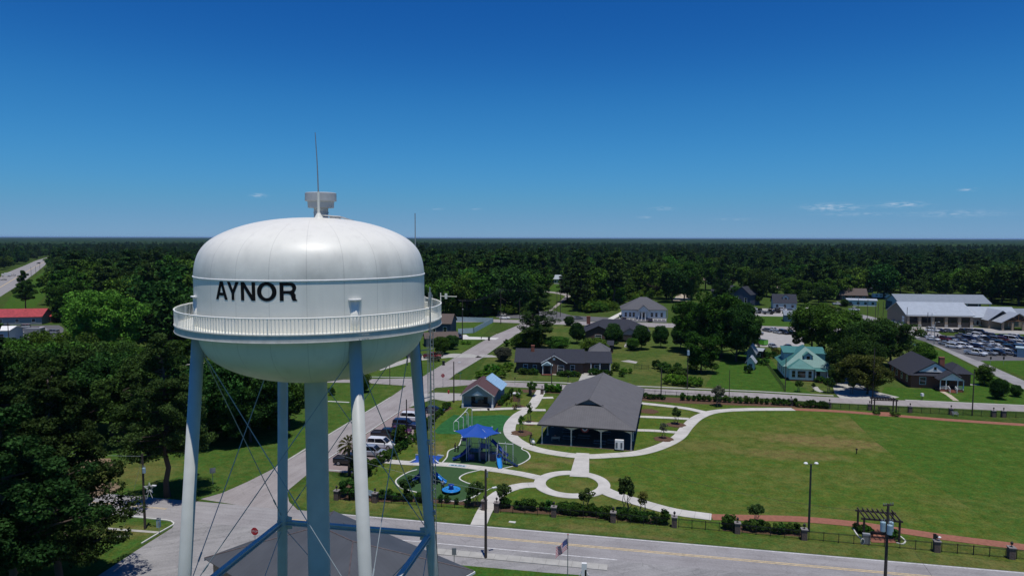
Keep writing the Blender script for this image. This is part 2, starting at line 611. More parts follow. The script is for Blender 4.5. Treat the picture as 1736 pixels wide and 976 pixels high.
def asphalt(name, col, col2, cr=.35, tilt=0.0):
 """worn asphalt: large stains, wheel-track streaks along the road and fine aggregate"""
 m = bpy.data.materials.new(name)
 m.use_nodes = True
 t = m.node_tree
 b = t.nodes['Principled BSDF']
 b.inputs['Roughness'].default_value = .9
 b.inputs['Specular IOR Level'].default_value = .2
 gm = nd(t, 'ShaderNodeNewGeometry')
 rot = nd(t, 'ShaderNodeVectorRotate', rotation_type='Z_AXIS')
 t.links.new(gm.outputs['Position'], rot.inputs['Vector'])
 rot.inputs['Angle'].default_value = -tilt
 mp = nd(t, 'ShaderNodeMapping')
 mp.inputs['Scale'].default_value = (.05, 1.0, 1)
 t.links.new(rot.outputs[0], mp.inputs[0])
 def noise(src, sc, de=5, ro=.65):
  n = nd(t, 'ShaderNodeTexNoise')
  n.inputs['Scale'].default_value = sc
  n.inputs['Detail'].default_value = de
  n.inputs['Roughness'].default_value = ro
  t.links.new(src, n.inputs['Vector'])
  return n.outputs[0]
 def ma(op, a, c, clamp=False):
  n = nd(t, 'ShaderNodeMath', operation=op, use_clamp=clamp)
  for i, v in enumerate((a, c)):
   if isinstance(v, (int, float)):
    n.inputs[i].default_value = v
   else:
    t.links.new(v, n.inputs[i])
  return n.outputs[0]
 a = noise(mp.outputs[0], 1.1, 4)
 c = noise(gm.outputs['Position'], .16, 6)
 e = noise(gm.outputs['Position'], 4.0, 4, .8)
 f = ma('ADD', ma('ADD', ma('MULTIPLY', a, .45), ma('MULTIPLY', c, .55)), ma('MULTIPLY', ma('SUBTRACT', e, .5), .5))
 f = ma('MULTIPLY', ma('SUBTRACT', f, .36), 3.6, True)
 mx = nd(t, 'ShaderNodeMix', data_type='RGBA')
 t.links.new(f, mx.inputs['Factor'])
 mx.inputs[6].default_value = (*col, 1)
 mx.inputs[7].default_value = (*col2, 1)
 vo = nd(t, 'ShaderNodeTexVoronoi', feature='DISTANCE_TO_EDGE')
 vo.inputs['Scale'].default_value = .22
 wv = nd(t, 'ShaderNodeVectorMath', operation='ADD')
 nv = nd(t, 'ShaderNodeTexNoise')
 nv.inputs['Scale'].default_value = .5
 t.links.new(gm.outputs['Position'], nv.inputs['Vector'])
 sc = nd(t, 'ShaderNodeVectorMath', operation='SCALE')
 sc.inputs['Scale'].default_value = 3.0
 t.links.new(nv.outputs[1], sc.inputs[0])
 t.links.new(gm.outputs['Position'], wv.inputs[0])
 t.links.new(sc.outputs[0], wv.inputs[1])
 t.links.new(wv.outputs[0], vo.inputs['Vector'])
 cr_ = ma('MULTIPLY', ma('LESS_THAN', vo.outputs['Distance'], .012), cr)
 v = nd(t, 'ShaderNodeVectorMath', operation='SCALE')
 t.links.new(mx.outputs[2], v.inputs[0])
 t.links.new(ma('SUBTRACT', 1.0, cr_), v.inputs['Scale'])
 t.links.new(v.outputs[0], b.inputs['Base Color'])
 return m
M['road'] = asphalt('main_road_asphalt', (.225, .212, .208), (.33, .318, .312), .10, R(-11.5))
M['street'] = asphalt('side_street_asphalt', (.25, .225, .215), (.34, .315, .30), .14, R(76))
M['lot'] = asphalt('worn_lot_asphalt', (.20, .195, .19), (.33, .32, .31), .16, R(20))
M['lot_red'] = asphalt('reddish_lot', (.235, .185, .175), (.29, .235, .225), .1, R(76))
M['lot_dark'] = asphalt('dark_lot', (.085, .085, .09), (.145, .143, .145), .2, R(10))
M['highway'] = asphalt('highway_asphalt', (.235, .225, .22), (.30, .29, .285), .1, R(60))
# ------------------------------------------------------------------ ground
mb = MB()
# one sheet to the horizon, finer near the town
xs = [-45000, -12000, -3000, -800, -300, 0, 300, 800, 3000, 12000, 45000]
ys = [-300, 40, 200, 500, 1200, 4000, 12000, 30000, 60000]
vs = [(x, y, 0) for y in ys for x in xs]
nx = len(xs)
mb.add(vs, [(j * nx + i, j * nx + i + 1, (j + 1) * nx + i + 1, (j + 1) * nx + i) for j in range(len(ys) - 1) for i in range(nx - 1)])
struct(mb.build('ground', M['ground']))
Z = .004
# ---- grass areas that differ in tone
sheet('park_lawn', gp([(560, 850), (850, 868), (1050, 886), (1260, 905), (1480, 926), (1760, 956), (2050, 985), (2050, 740), (1736, 722), (1480, 697), (1100, 678), (905, 668), (780, 668), (740, 690), (640, 770)]), Z, M['lawn'])
sheet('mown_band', gp([(1436, 701), (1600, 711), (1736, 720), (2050, 742), (2050, 960), (1736, 925), (1640, 858), (1540, 790), (1480, 745)]), 1.5 * Z, M['lawn_band'])
sheet('road_verge', gp([(487, 832), (500, 856), (520, 862), (640, 872), (840, 890), (1260, 927), (1736, 969), (2100, 1003), (2050, 985), (1760, 957), (1480, 927), (1260, 906), (1050, 887), (850, 869), (640, 851), (553, 799)]), 2 * Z, M['verge'])
sheet('west_yard', gp([(-300, 838), (120, 841), (330, 846), (390, 832), (466, 792), (554, 738), (663, 672), (690, 655), (560, 648), (330, 640), (100, 640), (-300, 640)]), Z, M['yard'])
sheet('island_grass', gp([(40, 868), (190, 873), (284, 882), (292, 886), (292, 892), (245, 918), (185, 952), (160, 976), (-60, 976)]), Z, M['yard'])
sheet('house_lots', gp([(800, 641), (960, 651), (1090, 657), (1280, 664), (1420, 672), (1560, 679), (1800, 690), (1760, 668), (1660, 628), (1590, 590), (1420, 560), (1280, 557), (1100, 556), (940, 548), (895, 556), (830, 600)]), Z, M['front_yard'])
sheet('green_field', gp([(1195, 655), (1310, 665), (1380, 669), (1330, 640), (1300, 600), (1290, 590), (1230, 600)]), 2 * Z, M['lush'])
sheet('corner_lawn', gp([(1490, 675), (1600, 681), (1760, 690), (1770, 672), (1660, 629), (1600, 595), (1570, 590), (1590, 640), (1560, 660), (1500, 655)]), 2 * Z, M['lush'])
sheet('northwest_lawn', gp([(600, 640), (705, 640), (725, 633), (765, 608), (800, 585), (840, 548), (700, 543), (600, 560)]), Z, M['yard'])
sheet('east_lawn', gp([(1660, 611), (1740, 640), (1900, 690), (1900, 625), (1736, 611)]), 2 * Z, M['lush'])
sheet('back_field', gp([(1280, 555), (1345, 556), (1345, 536), (1270, 536)]), 2 * Z, M['lush'])
sheet('distant_clearing', gp([(925, 496), (978, 499), (975, 482), (940, 482)]), 2 * Z, M['lush'])
sheet('distant_meadow', gp([(60, 520), (95, 478), (82, 455), (60, 470), (20, 500), (0, 530)]), 2 * Z, M['lush'])
# ---- roads
A0 = g(840, 894); B0 = g(1260, 930)
dr = (B0 - A0).normalized()
nr = Vector((-dr.y, dr.x, 0))
mid = g(840, 911.5)
near = g(840, 929.5)
hw_far = (A0 - mid).dot(nr)
hw_near = (mid - near).dot(nr)
def along(t, off):
 p = mid + dr * t + nr * off
 return Vector((p.x, p.y, 0))
def straight(name, t0, t1, off, w, z, m, h=0.0):
 n = max(2, int(abs(t1 - t0) / 8))
 return ribbon(name, [along(t0 + (t1 - t0) * i / n, off) for i in range(n + 1)], w, z, m, h, smooth=False)
straight('main_road', -260, 200, (hw_far - hw_near) / 2, hw_far + hw_near + .5, 3 * Z, M['road'])
straight('yellow_centre_line', -260, -46, .13, .11, 5 * Z, M['paint_yellow'])
straight('yellow_centre_line', -260, -46, -.13, .11, 5 * Z, M['paint_yellow'])
straight('yellow_centre_line', -28, 200, .17, .17, 5 * Z, M['paint_yellow'])
straight('yellow_centre_line', -28, 200, -.17, .17, 5 * Z, M['paint_yellow'])
straight('white_edge_line', -24, 200, hw_far, .13, 5 * Z, M['paint_white'])
straight('white_edge_line', -260, -47, -hw_near - .1, .13, 5 * Z, M['paint_white'])
straight('white_edge_line', -13, 15, -hw_near, .13, 5 * Z, M['paint_white'])
# paved mouth of the lower street and forecourt
sheet('forecourt', gp([(276, 876), (480, 872), (640, 893), (700, 902), (840, 928), (1100, 954), (1330, 974), (1560, 998), (1560, 1080), (1000, 1010), (1000, 975), (760, 958), (600, 900), (380, 1100), (100, 1100), (165, 976), (235, 930), (292, 894), (296, 886)]), 2 * Z, M['lot'])
# side street
sheet('side_street', gp([(340, 845.5), (377, 835), (420, 816), (466.6, 792.5), (518, 763.5), (554, 738), (617, 700), (663, 672), (683, 658), (694, 650), (724, 634), (767.5, 609), (815, 581), (843, 566), (875, 552.5), (884, 548), (908, 548), (884, 561.5), (850, 583), (817, 606), (774, 632), (765, 640), (740, 656), (700, 685), (690, 692.5), (679, 696), (618, 736), (553, 779), (540, 789), (518, 806), (490, 829), (487, 836), (490, 850), (505, 864), (420, 858)]), 4 * Z, M['street'])
sheet('cross_street', gp([(380, 640), (565, 643.5), (690, 641), (790, 644), (951, 651.5), (1087, 658), (1280, 665.5), (1420, 673.5), (1736, 687), (2100, 704), (2100, 716), (1736, 697.6), (1422, 683), (1280, 674.5), (1087, 667), (951, 660), (800, 652), (740, 657), (614, 648.5), (380, 647)]), 5 * Z, M['street'])
sheet('north_street', gp([(600, 540.5), (838, 541), (944, 544), (1102, 547), (1300, 552.5), (1480, 558), (1480, 566), (1290, 560), (1102, 554), (930, 549.5), (836, 546), (600, 546)]), 5 * Z, M['street'])
sheet('woodland_lane', gp([(903, 544), (919, 534), (935, 523), (952, 508), (959, 502), (951, 499), (935, 496.5), (915, 495), (915, 493), (940, 494.5), (976, 499), (966, 503), (952, 514), (935, 527), (920, 544.5)]), 5 * Z, M['street'])
sheet('station_road', gp([(2000, 800), (1736, 659.5), (1666, 626.5), (1591, 589), (1534, 563), (1470, 545), (1440, 532), (1400, 524), (1400, 520), (1470, 535), (1545, 553), (1590, 563), (1660, 611), (1736, 645), (2000, 730)]), 6 * Z, M['lot'])
sheet('station_car_park', gp([(1549, 573), (1585, 569), (1640, 568.5), (1800, 574), (2000, 590), (2000, 640), (1800, 618), (1736, 611), (1658, 611.5), (1598, 588)]), 7 * Z, M['lot_dark'])
sheet('station_apron', gp([(1520, 557.5), (1532, 553), (1652, 555), (1736, 561), (1900, 568), (1900, 578), (1740, 566.5), (1640, 563), (1545, 562)]), 7 * Z, M['apron'])
sheet('gravel_lot', gp([(1275, 587), (1360, 590), (1372, 565), (1290, 561), (1272, 570)]), 6 * Z, M['apron'])
sheet('equipment_yard', gp([(1262, 535), (1360, 537), (1375, 524), (1262, 522)]), 3 * Z, M['apron'])
sheet('clinic_car_park', gp([(840, 538), (940, 543.5), (1130, 546.5), (1130, 541), (1045, 538.5), (970, 535), (940, 527), (850, 529)]), 6 * Z, M['lot_dark'])
sheet('lot_white', gp([(1040, 541), (1066, 527), (1058, 526), (1030, 540)]), 7 * Z, M['kerb'])
for i in range(12):
 a = g(1052 + i * 7.0, 543.6); b = g(1054 + i * 6.6, 540)
 ribbon('parking_stripe', [a, b], .16, 8 * Z, M['paint_white'], smooth=False)
sheet('clinic_walk', gp([(1050, 540), (1130, 541.5), (1130, 539.5), (1050, 538)]), 8 * Z, M['kerb'], h=.06)
sheet('church_sand', gp([(1140, 509), (1170, 512), (1172, 500), (1150, 498)]), 3 * Z, M['sand'])
sheet('pale_clearing', gp([(1186, 475), (1220, 475.5), (1220, 471), (1186, 471)]), 3 * Z, M['sand'])
sheet('pale_lane', gp([(1308, 488), (1322, 489), (1320, 479), (1310, 479)]), 3 * Z, M['sand'])
sheet('house_drive', gp([(1348, 536), (1400, 545), (1420, 532), (1380, 520), (1360, 522)]), 3 * Z, M['apron'])
sheet('store_lot', gp([(0, 596), (40, 583), (105, 578), (108, 556), (100, 551), (-90, 552), (-200, 575), (-200, 620)]), 3 * Z, M['lot_dark'])
sheet('store_front_walk', gp([(28, 581), (60, 579), (60, 576.5), (28, 578)]), 5 * Z, M['kerb'], h=.08)
sheet('highway', gp([(-220, 640), (-60, 545), (0, 503), (30, 484), (60, 463), (86, 441.5), (95, 436), (80, 436), (60, 442), (42, 450), (12, 462), (0, 470), (-60, 497), (-300, 560)]), 6 * Z, M['highway'])
ribbon('yellow_centre_line', gp([(-120, 560), (-60, 521), (0, 487), (40, 463.5), (70, 446.5), (88, 438)]), .7, 10 * Z, M['paint_yellow'])
# parking bays beside the side street
sheet('parking_bays', gp([(553, 780.5), (618, 737.5), (679, 696.8), (692, 691), (748, 692), (757, 684), (765, 686), (738, 712), (710, 740), (675, 766), (650, 781), (612, 803), (540, 797)]), 6 * Z, M['lot_red'])
ribbon('parking_edge_line', gp([(545, 785), (553, 779), (618, 736), (680, 695)]), .16, 8 * Z, M['paint_white'], smooth=False)
ribbon('bay_kerb', gp([(538, 796), (606, 800.5)]), .2, 6 * Z, M['kerb'], h=.12, smooth=False)
sheet('shed_forecourt', gp([(694, 690), (710, 668), (740, 665), (790, 667), (782, 678), (757, 680), (735, 676)]), 6 * Z, M['apron'])
# ---- kerbs and footways
ribbon('footway', gp([(800, 644), (951, 648.6), (1000, 651), (1087, 654.6), (1280, 663), (1413, 670.5)]), .9, 7 * Z, M['walk_old'], h=.03, smooth=False)
ribbon('footway', gp([(1535, 678), (1640, 683), (1736, 687), (2000, 699)]), .9, 7 * Z, M['walk_old'], h=.03, smooth=False)
ribbon('kerb_line', gp([(614, 639), (705, 640)]), .3, 6 * Z, M['kerb'], h=.10, smooth=False)
ribbon('kerb_line', gp([(466, 793.5), (554, 739), (617, 701), (663, 673)]), .45, 7 * Z, M['walk_old'], h=.05, smooth=False)
ribbon('kerb_line', gp([(724, 634), (767, 609), (815, 581), (843, 566)]), .25, 7 * Z, M['walk_old'], h=.08, smooth=False)
ribbon('kerb_line', gp([(774, 632.5), (817, 606.5), (850, 583)]), .25, 7 * Z, M['walk_old'], h=.08, smooth=False)
ribbon('kerb_line', gp([(191, 872.6), (240, 877.5), (284, 882), (292, 885), (294, 889), (275, 900), (240, 921)]), .18, 6 * Z, M['kerb'], h=.1)
sheet('island_footway', gp([(183, 897), (262, 903), (274, 900.5), (183, 893.5)]), 3 * Z, M['walk_old'])
sheet('drain_cover', gp([(197, 910), (213, 912), (219, 907), (203, 906)]), 4 * Z, M['walk_old'])
straight('front_footway', -7, 14, -hw_near - 2.15, 1.35, 4 * Z, M['walk_old'], h=.08)
for k in range(14):
 straight('footway_joint', -6.5 + 1.5 * k, -6.46 + 1.5 * k, -hw_near - 2.15, 1.35, .102, M['interior_joint'])
sheet('building_lawn', gp([(777, 957), (900, 967.5), (1010, 978), (1010, 1010), (800, 1010), (806, 972)]), 4 * Z, M['lush'])
sheet('verge_slab', gp([(862, 885), (873, 886.6), (875, 884), (864, 883)]), 4 * Z, M['kerb'], h=.05)
# ---- driveways
sheet('driveway', gp([(980, 647), (990, 627), (1000, 627), (1004, 634), (1010, 636), (1000, 650)]), 6 * Z, M['walk_old'])
ribbon('front_walk', gp([(922, 631), (938, 634), (978, 637)]), 1.3, 7 * Z, M['kerb'], smooth=False)
sheet('driveway', gp([(760, 606), (820, 606), (800, 600), (770, 599), (700, 604), (640, 625), (645, 628), (700, 612)]), 6 * Z, M['walk_old'])
sheet('driveway', gp([(776, 575), (840, 575.5), (846, 572.5), (795, 570.5), (790, 567), (778, 568)]), 6 * Z, M['kerb'])
sheet('driveway', gp([(805, 606), (845, 605), (835, 602), (815, 600)]), 6 * Z, M['apron'])
ribbon('shed_ramp', gp([(1285, 1)] if False else [(556, 680), (592, 682)]), .5, 5 * Z, M['kerb'], h=.05, smooth=False)
sheet('driveway', gp([(1425, 675), (1500, 678), (1525, 673), (1470, 660), (1450, 640), (1432, 640), (1412, 655), (1415, 666)]), 6 * Z, M['walk_old'])
ribbon('front_walk', gp([(1381, 655), (1386, 661), (1394, 664)]), 1.4, 6 * Z, M['walk_old'])
ribbon('front_walk', gp([(1593, 661), (1608, 669), (1621, 679)]), 1.2, 6 * Z, M['sand'], smooth=False)
ribbon('front_walk', gp([(1607, 650), (1640, 651.5), (1660, 652)]), 1.0, 6 * Z, M['kerb'], smooth=False)
sheet('patio', gp([(1052, 612), (1078, 616), (1081, 613), (1066, 610)]), 5 * Z, M['apron'])
sheet('carport_drive', gp([(1058, 588), (1080, 589), (1078, 575), (1062, 575)]), 5 * Z, M['apron'])
# ---- park paths (each layer a little above the one before)
ribbon('garden_path', gp([(918, 661), (905, 684), (896, 693), (878, 704), (865, 720), (866, 737), (885, 752), (920, 764), (985, 773), (1040, 771.5), (1085, 767), (1122, 756), (1150, 741), (1166, 722), (1184, 707), (1212, 697.5), (1262, 694), (1345, 693.5)]), 2.35, 8 * Z, M['concrete'], h=.02, step=.7)
ribbon('brick_path', gp([(1345, 693.6), (1420, 697), (1500, 703), (1600, 711), (1736, 720), (1950, 733)]), 2.0, 8 * Z, M['brick_red_path'], h=.015)
ribbon('garden_path', gp([(646, 781), (700, 785), (760, 787.5), (830, 795), (880, 802.5), (915, 810)]), 1.9, 9 * Z, M['concrete'], h=.02)
ribbon('garden_path', gp([(811, 890), (822, 866), (838, 843), (862, 829), (888, 822.5), (920, 822)]), 2.1, 10 * Z, M['concrete'], h=.02)
ribbon('garden_path', gp([(988, 768), (985, 788), (982, 808)]), (2.2, 3.0), 11 * Z, M['concrete'], h=.02)
ribbon('garden_path', gp([(1018, 828), (1040, 838), (1072, 848), (1125, 863), (1160, 870), (1206, 876)]), (2.5, 2.2), 12 * Z, M['concrete'], h=.02)
ribbon('brick_path', gp([(1206, 876), (1280, 877.5), (1360, 880), (1450, 888), (1520, 898), (1600, 910), (1736, 927), (1950, 953)]), 1.9, 8 * Z, M['brick_red_path'], h=.015)
cc = g(969.5, 820)
ro, ri = 5.75, 3.95
mb = MB()
n = 64
vs = []
for r_, z_ in ((ri, 0), (ri, .075), (ro, .075), (ro, 0)):
 vs += [(r_ * math.cos(2 * PI * k / n), r_ * math.sin(2 * PI * k / n), z_) for k in range(n)]
mb.add(vs, [(i * n + k, i * n + (k + 1) % n, (i + 1) * n + (k + 1) % n, (i + 1) * n + k) for i in range(3) for k in range(n)])
o = struct(mb.build('circle_path', M['concrete']))
o.location = cc
for pts, w in (([(1087, 683.5), (1130, 688), (1165, 692.5), (1195, 699)], 1.9), ([(1078, 706), (1120, 707.5), (1168, 710)], 1.5), ([(1076, 729), (1110, 730), (1148, 733)], 1.5),
               ([(912, 674.5), (938, 674)], 1.6), ([(890, 695), (925, 695)], 1.6), ([(868, 716.5), (920, 718)], 1.6), ([(826, 694), (860, 692.5), (900, 692)], 1.8), ([(800, 694.5), (830, 694)], 1.8)):
 ribbon('side_path', gp(pts), w, 13 * Z, M['concrete'], h=.018)
# ---- play turf with raised white kerbs
t1 = [(782, 736), (783, 742), (777, 756), (761, 764), (757.5, 775), (750, 784), (800, 789.5), (844, 795), (881, 787), (898.5, 775), (894, 766), (884, 760), (892, 756), (868, 742), (862, 727), (830, 728)]
sheet('play_turf', gp(t1), 5 * Z, M['turf'], smooth=True, step=.5)
ribbon('play_kerb', gp([(782, 736), (783, 742), (777, 756), (761, 764), (757.5, 775), (750, 784)]), .22, 6 * Z, M['kerb'], h=.06, step=.4)
ribbon('play_kerb', gp([(843, 796), (862, 792), (881, 787), (894, 780), (898.5, 774), (894, 766), (885, 761.5), (886, 758), (893, 755.5)]), .22, 6 * Z, M['kerb'], h=.06, step=.4)
t2 = [(711, 789), (693, 799), (676, 809.5), (671, 817.5), (680, 827), (714, 836), (745, 845), (782, 850), (803, 842), (815, 833), (808, 822), (792, 818.5), (779, 811), (789, 803), (814, 796.5), (770, 792)]
sheet('play_turf', gp(t2), 5 * Z, M['turf'], smooth=True, step=.5)
ribbon('play_kerb', gp([(707, 796), (693, 800), (676, 809.5), (671, 817.5), (680, 827), (697, 832), (714, 836)]), .22, 6 * Z, M['kerb'], h=.06, step=.4)
ribbon('play_kerb', gp([(750, 847.5), (766, 849.5), (782, 849.5), (803, 842), (815, 833), (808, 822.5), (792, 818.5), (779, 811), (789, 803), (814, 796.5)]), .22, 6 * Z, M['kerb'], h=.06, step=.4)
sheet('bright_turf', gp([(736.5, 730), (748, 718), (769, 703), (800, 705), (850, 703), (871, 706), (862, 722), (861, 728), (830, 733), (782, 735.5), (741, 735)]), 6 * Z, M['turf_bright'])
sheet('path_marking', gp([(760, 789.3), (788, 791.8), (792, 789.3), (763, 786.8)]), 20 * Z, mat('path_paint_blue', (.34, .45, .50), .8, .1, 3, coords='World'))
dk = mat('path_paint_dark', (.05, .10, .17), .8, .2, 5, coords='World')
for (a, b_) in ((764, 768.5), (770, 773), (776, 782), (783.5, 787)):
 s0 = (a - 760) / 28
 sheet('path_glyph', gp([(a, 789.0 + s0 * 2.0), (b_, 789.4 + s0 * 2.0), (b_ + 2, 787.9 + s0 * 2.2), (a + 2, 787.5 + s0 * 2.2)]), 21 * Z, dk)
# ---- mulch beds
for pts in ([(570, 846), (640, 850), (720, 851), (810, 858), (838, 862), (838, 857), (800, 851), (740, 846), (700, 840), (640, 838), (600, 818), (650, 778), (700, 742), (750, 700), (768, 692), (761, 687), (735, 710), (705, 740), (672, 765), (620, 797), (590, 818)],
   [(846, 866), (940, 872), (1040, 881), (1110, 888), (1112, 880), (1040, 872), (960, 864), (880, 858), (850, 856)],
   [(1225, 899), (1365, 910), (1365, 901), (1290, 893), (1228, 889)],
   [(1087, 679), (1150, 683), (1230, 686), (1400, 693), (1404, 687), (1230, 678), (1090, 671)],
   [(905, 665), (870, 665), (848, 690), (838, 692), (838, 690), (862, 668), (880, 660), (912, 660)],
   [(925, 666), (952, 667), (952, 661), (925, 660)]):
 sheet('mulch_bed', gp(pts), 3 * Z, M['mulch'])
def disc(name, px, py, r, z, m):
 c = g(px, py)
 return sheet(name, [Vector((c.x + r * (1 + .12 * math.sin(3 * k)) * math.cos(k * PI / 8), c.y + r * math.sin(k * PI / 8) * (1 + .1 * math.cos(2 * k)), 0)) for k in range(16)], z, m)
for (px, py, r_) in ((884, 734, 2.0), (897, 717, 1.7), (880, 690, 1.6), (1146, 720, 1.9), (1125, 744, 1.8), (1100, 697, 2.0), (842, 684, 1.0)):
 disc('mulch_ring', px, py, r_, 14 * Z, M['mulch'])
disc('dirt_patch', 140, 792, 4.5, 5 * Z, M['dirt'])
disc('dirt_patch', 165, 830, 3.0, 5 * Z, M['dirt'])
# pergola brick floors
sheet('pergola_floor', gp([(1481, 893), (1507, 896), (1520, 920), (1478, 919), (1470, 908)]), 9 * Z, M['brick_red_path'])
sheet('pergola_floor', gp([(1492, 698), (1512, 699), (1513, 706), (1490, 705)]), 9 * Z, M['brick_red_path'])
# ------------------------------------------------------------------ water tower
def tank_paint():
 m = mat('tower_cream_paint', (.80, .78, .69), .42, .04, .5, spec=.4)
 t = m.node_tree
 b = t.nodes['Principled BSDF']
 src = b.inputs['Base Color'].links[0].from_socket
 tcn = nd(t, 'ShaderNodeTexCoord')
 sp = nd(t, 'ShaderNodeSeparateXYZ')
 t.links.new(tcn.outputs['Object'], sp.inputs[0])
 def ma(op, a, c=None, clamp=False):
  n = nd(t, 'ShaderNodeMath', operation=op, use_clamp=clamp)
  for i, v in enumerate((a, c)):
   if v is None:
    continue
   if isinstance(v, (int, float)):
    n.inputs[i].default_value = v
   else:
    t.links.new(v, n.inputs[i])
  return n.outputs[0]
 an = ma('ARCTAN2', sp.outputs['Y'], sp.outputs['X'])
 fr = ma('FRACT', ma('ADD', ma('MULTIPLY', an, 22 / (2 * PI)), .2))
 seam = ma('LESS_THAN', ma('ABSOLUTE', ma('SUBTRACT', fr, .5)), .011)
 # grime: smoky mottling that gathers above the belt and streaks that run down
 n1 = nd(t, 'ShaderNodeTexNoise')
 n1.inputs['Scale'].default_value = .55
 n1.inputs['Detail'].default_value = 7
 n1.inputs['Roughness'].default_value = .62
 t.links.new(tcn.outputs['Object'], n1.inputs['Vector'])
 mp = nd(t, 'ShaderNodeMapping')
 mp.inputs['Scale'].default_value = (1.3, 1.3, .10)
 t.links.new(tcn.outputs['Object'], mp.inputs[0])
 n2 = nd(t, 'ShaderNodeTexNoise')
 n2.inputs['Scale'].default_value = 1.6
 n2.inputs['Detail'].default_value = 6
 t.links.new(mp.outputs[0], n2.inputs['Vector'])
 band = nd(t, 'ShaderNodeMapRange')
 band.inputs[1].default_value = 36.9
 band.inputs[2].default_value = 34.9
 t.links.new(sp.outputs['Z'], band.inputs[0])
 above = ma('GREATER_THAN', sp.outputs['Z'], 34.8)
 gr = ma('MULTIPLY', ma('MULTIPLY', ma('SUBTRACT', n1.outputs[0], .36), 2.6, True), ma('MULTIPLY', band.outputs[0], above))
 st = ma('MULTIPLY', ma('MULTIPLY', ma('SUBTRACT', n2.outputs[0], .52), 3.0, True), .12)
 low = nd(t, 'ShaderNodeMapRange')
 low.inputs[1].default_value = 31.5
 low.inputs[2].default_value = 28.4
 low.inputs[4].default_value = .08
 t.links.new(sp.outputs['Z'], low.inputs[0])
 k = ma('SUBTRACT', 1.0, ma('ADD', ma('ADD', ma('MULTIPLY', gr, .34), st), ma('ADD', ma('MULTIPLY', seam, .16), ma('MULTIPLY', low.outputs[0], n1.outputs[0]))))
 v = nd(t, 'ShaderNodeVectorMath', operation='SCALE')
 t.links.new(src, v.inputs[0])
 t.links.new(k, v.inputs['Scale'])
 t.links.new(v.outputs[0], b.inputs['Base Color'])
 bp = nd(t, 'ShaderNodeBump')
 bp.inputs['Strength'].default_value = .25
 bp.inputs['Distance'].default_value = .03
 t.links.new(ma('ADD', n1.outputs[0], ma('MULTIPLY', seam, .5)), bp.inputs['Height'])
 t.links.new(bp.outputs[0], b.inputs['Normal'])
 return m
M['tank'] = tank_paint()
M['tank_plain'] = mat('tank_cream', (.74, .73, .65), .5, .05, 1)
M['tower_leg'] = mat('tower_grey_green_paint', (.49, .50, .46), .45, .06, 1.2, spec=.4)
M['rail'] = mat('rail_cream', (.72, .71, .62), .5, .05, 2)
M['fascia'] = mat('fascia_paint', (.56, .55, .50), .5, .10, 2.5)
M['steel'] = mat('galvanised_steel', (.36, .37, .37), .45, .12, 6, metal=.55)
M['rod'] = mat('tie_rod_paint', (.30, .34, .35), .5, .1, 3)
M['black_cable'] = mat('cable_black', (.02, .02, .022), .6, .1, 5)
M['lettering'] = mat('lettering_black', (.008, .008, .009), .7, .2, 3, spec=.1)
M['white_paint'] = mat('white_paint', (.74, .74, .72), .5, .05, 3)
M['vent_grey'] = mat('vent_grey', (.42, .43, .43), .5, .07, 3)
TD, TAZ = 42.1, R(-16.22)
TC = Vector((TD * math.sin(TAZ), TD * math.cos(TAZ), 0))
tower = thing('water_tower', 'large cream water tower with a domed tank, four legs and a black painted town name', 'water tower', TC, 0)
# local polar direction: a = 0 faces the street corner where the picture was taken, positive to the right
FA = math.atan2(-TC.y, -TC.x)
def pol(r, a, z):
 t = FA + a
 return Vector((r * math.cos(t), r * math.sin(t), z))
RT = 6.5
ZB, ZD, ZF, ZR = 34.83, 32.19, 31.84, 33.05
dome = [(1.0, 0), (.995, .12), (.978, .28), (.945, .43), (.885, .57), (.80, .685), (.69, .785), (.55, .875), (.40, .94), (.24, .98), (.10, .997), (0.001, 1.0)]
prof = []
dz = 38.16 - ZB
P3 = catmull([Vector((r * RT, 0, ZB + z * dz)) for r, z in dome], .18)
bowl = [(6.5, ZD), (6.47, 31.4), (6.30, 30.9), (5.9, 30.34), (5.2, 29.8), (4.3, 29.36), (3.2, 29.0), (2.0, 28.76), (.6, 28.66)]
PB = catmull([Vector((r, 0, z)) for r, z in reversed(bowl)], .3)
mb = MB()
mb.lathe([(p.x, p.z) for p in PB] + [(RT, 33.4)] + [(p.x, p.z) for p in P3], 128)
tank = mb.build('tank', M['tank'], tower, smooth=True)
mb = MB()
mb.lathe([(RT + .002, ZB - .045), (RT + .035, ZB - .035), (RT + .035, ZB + .035), (RT - .01, ZB + .045)], 128)
mb.build('belt_seam', M['white_paint'], tower, smooth=True)
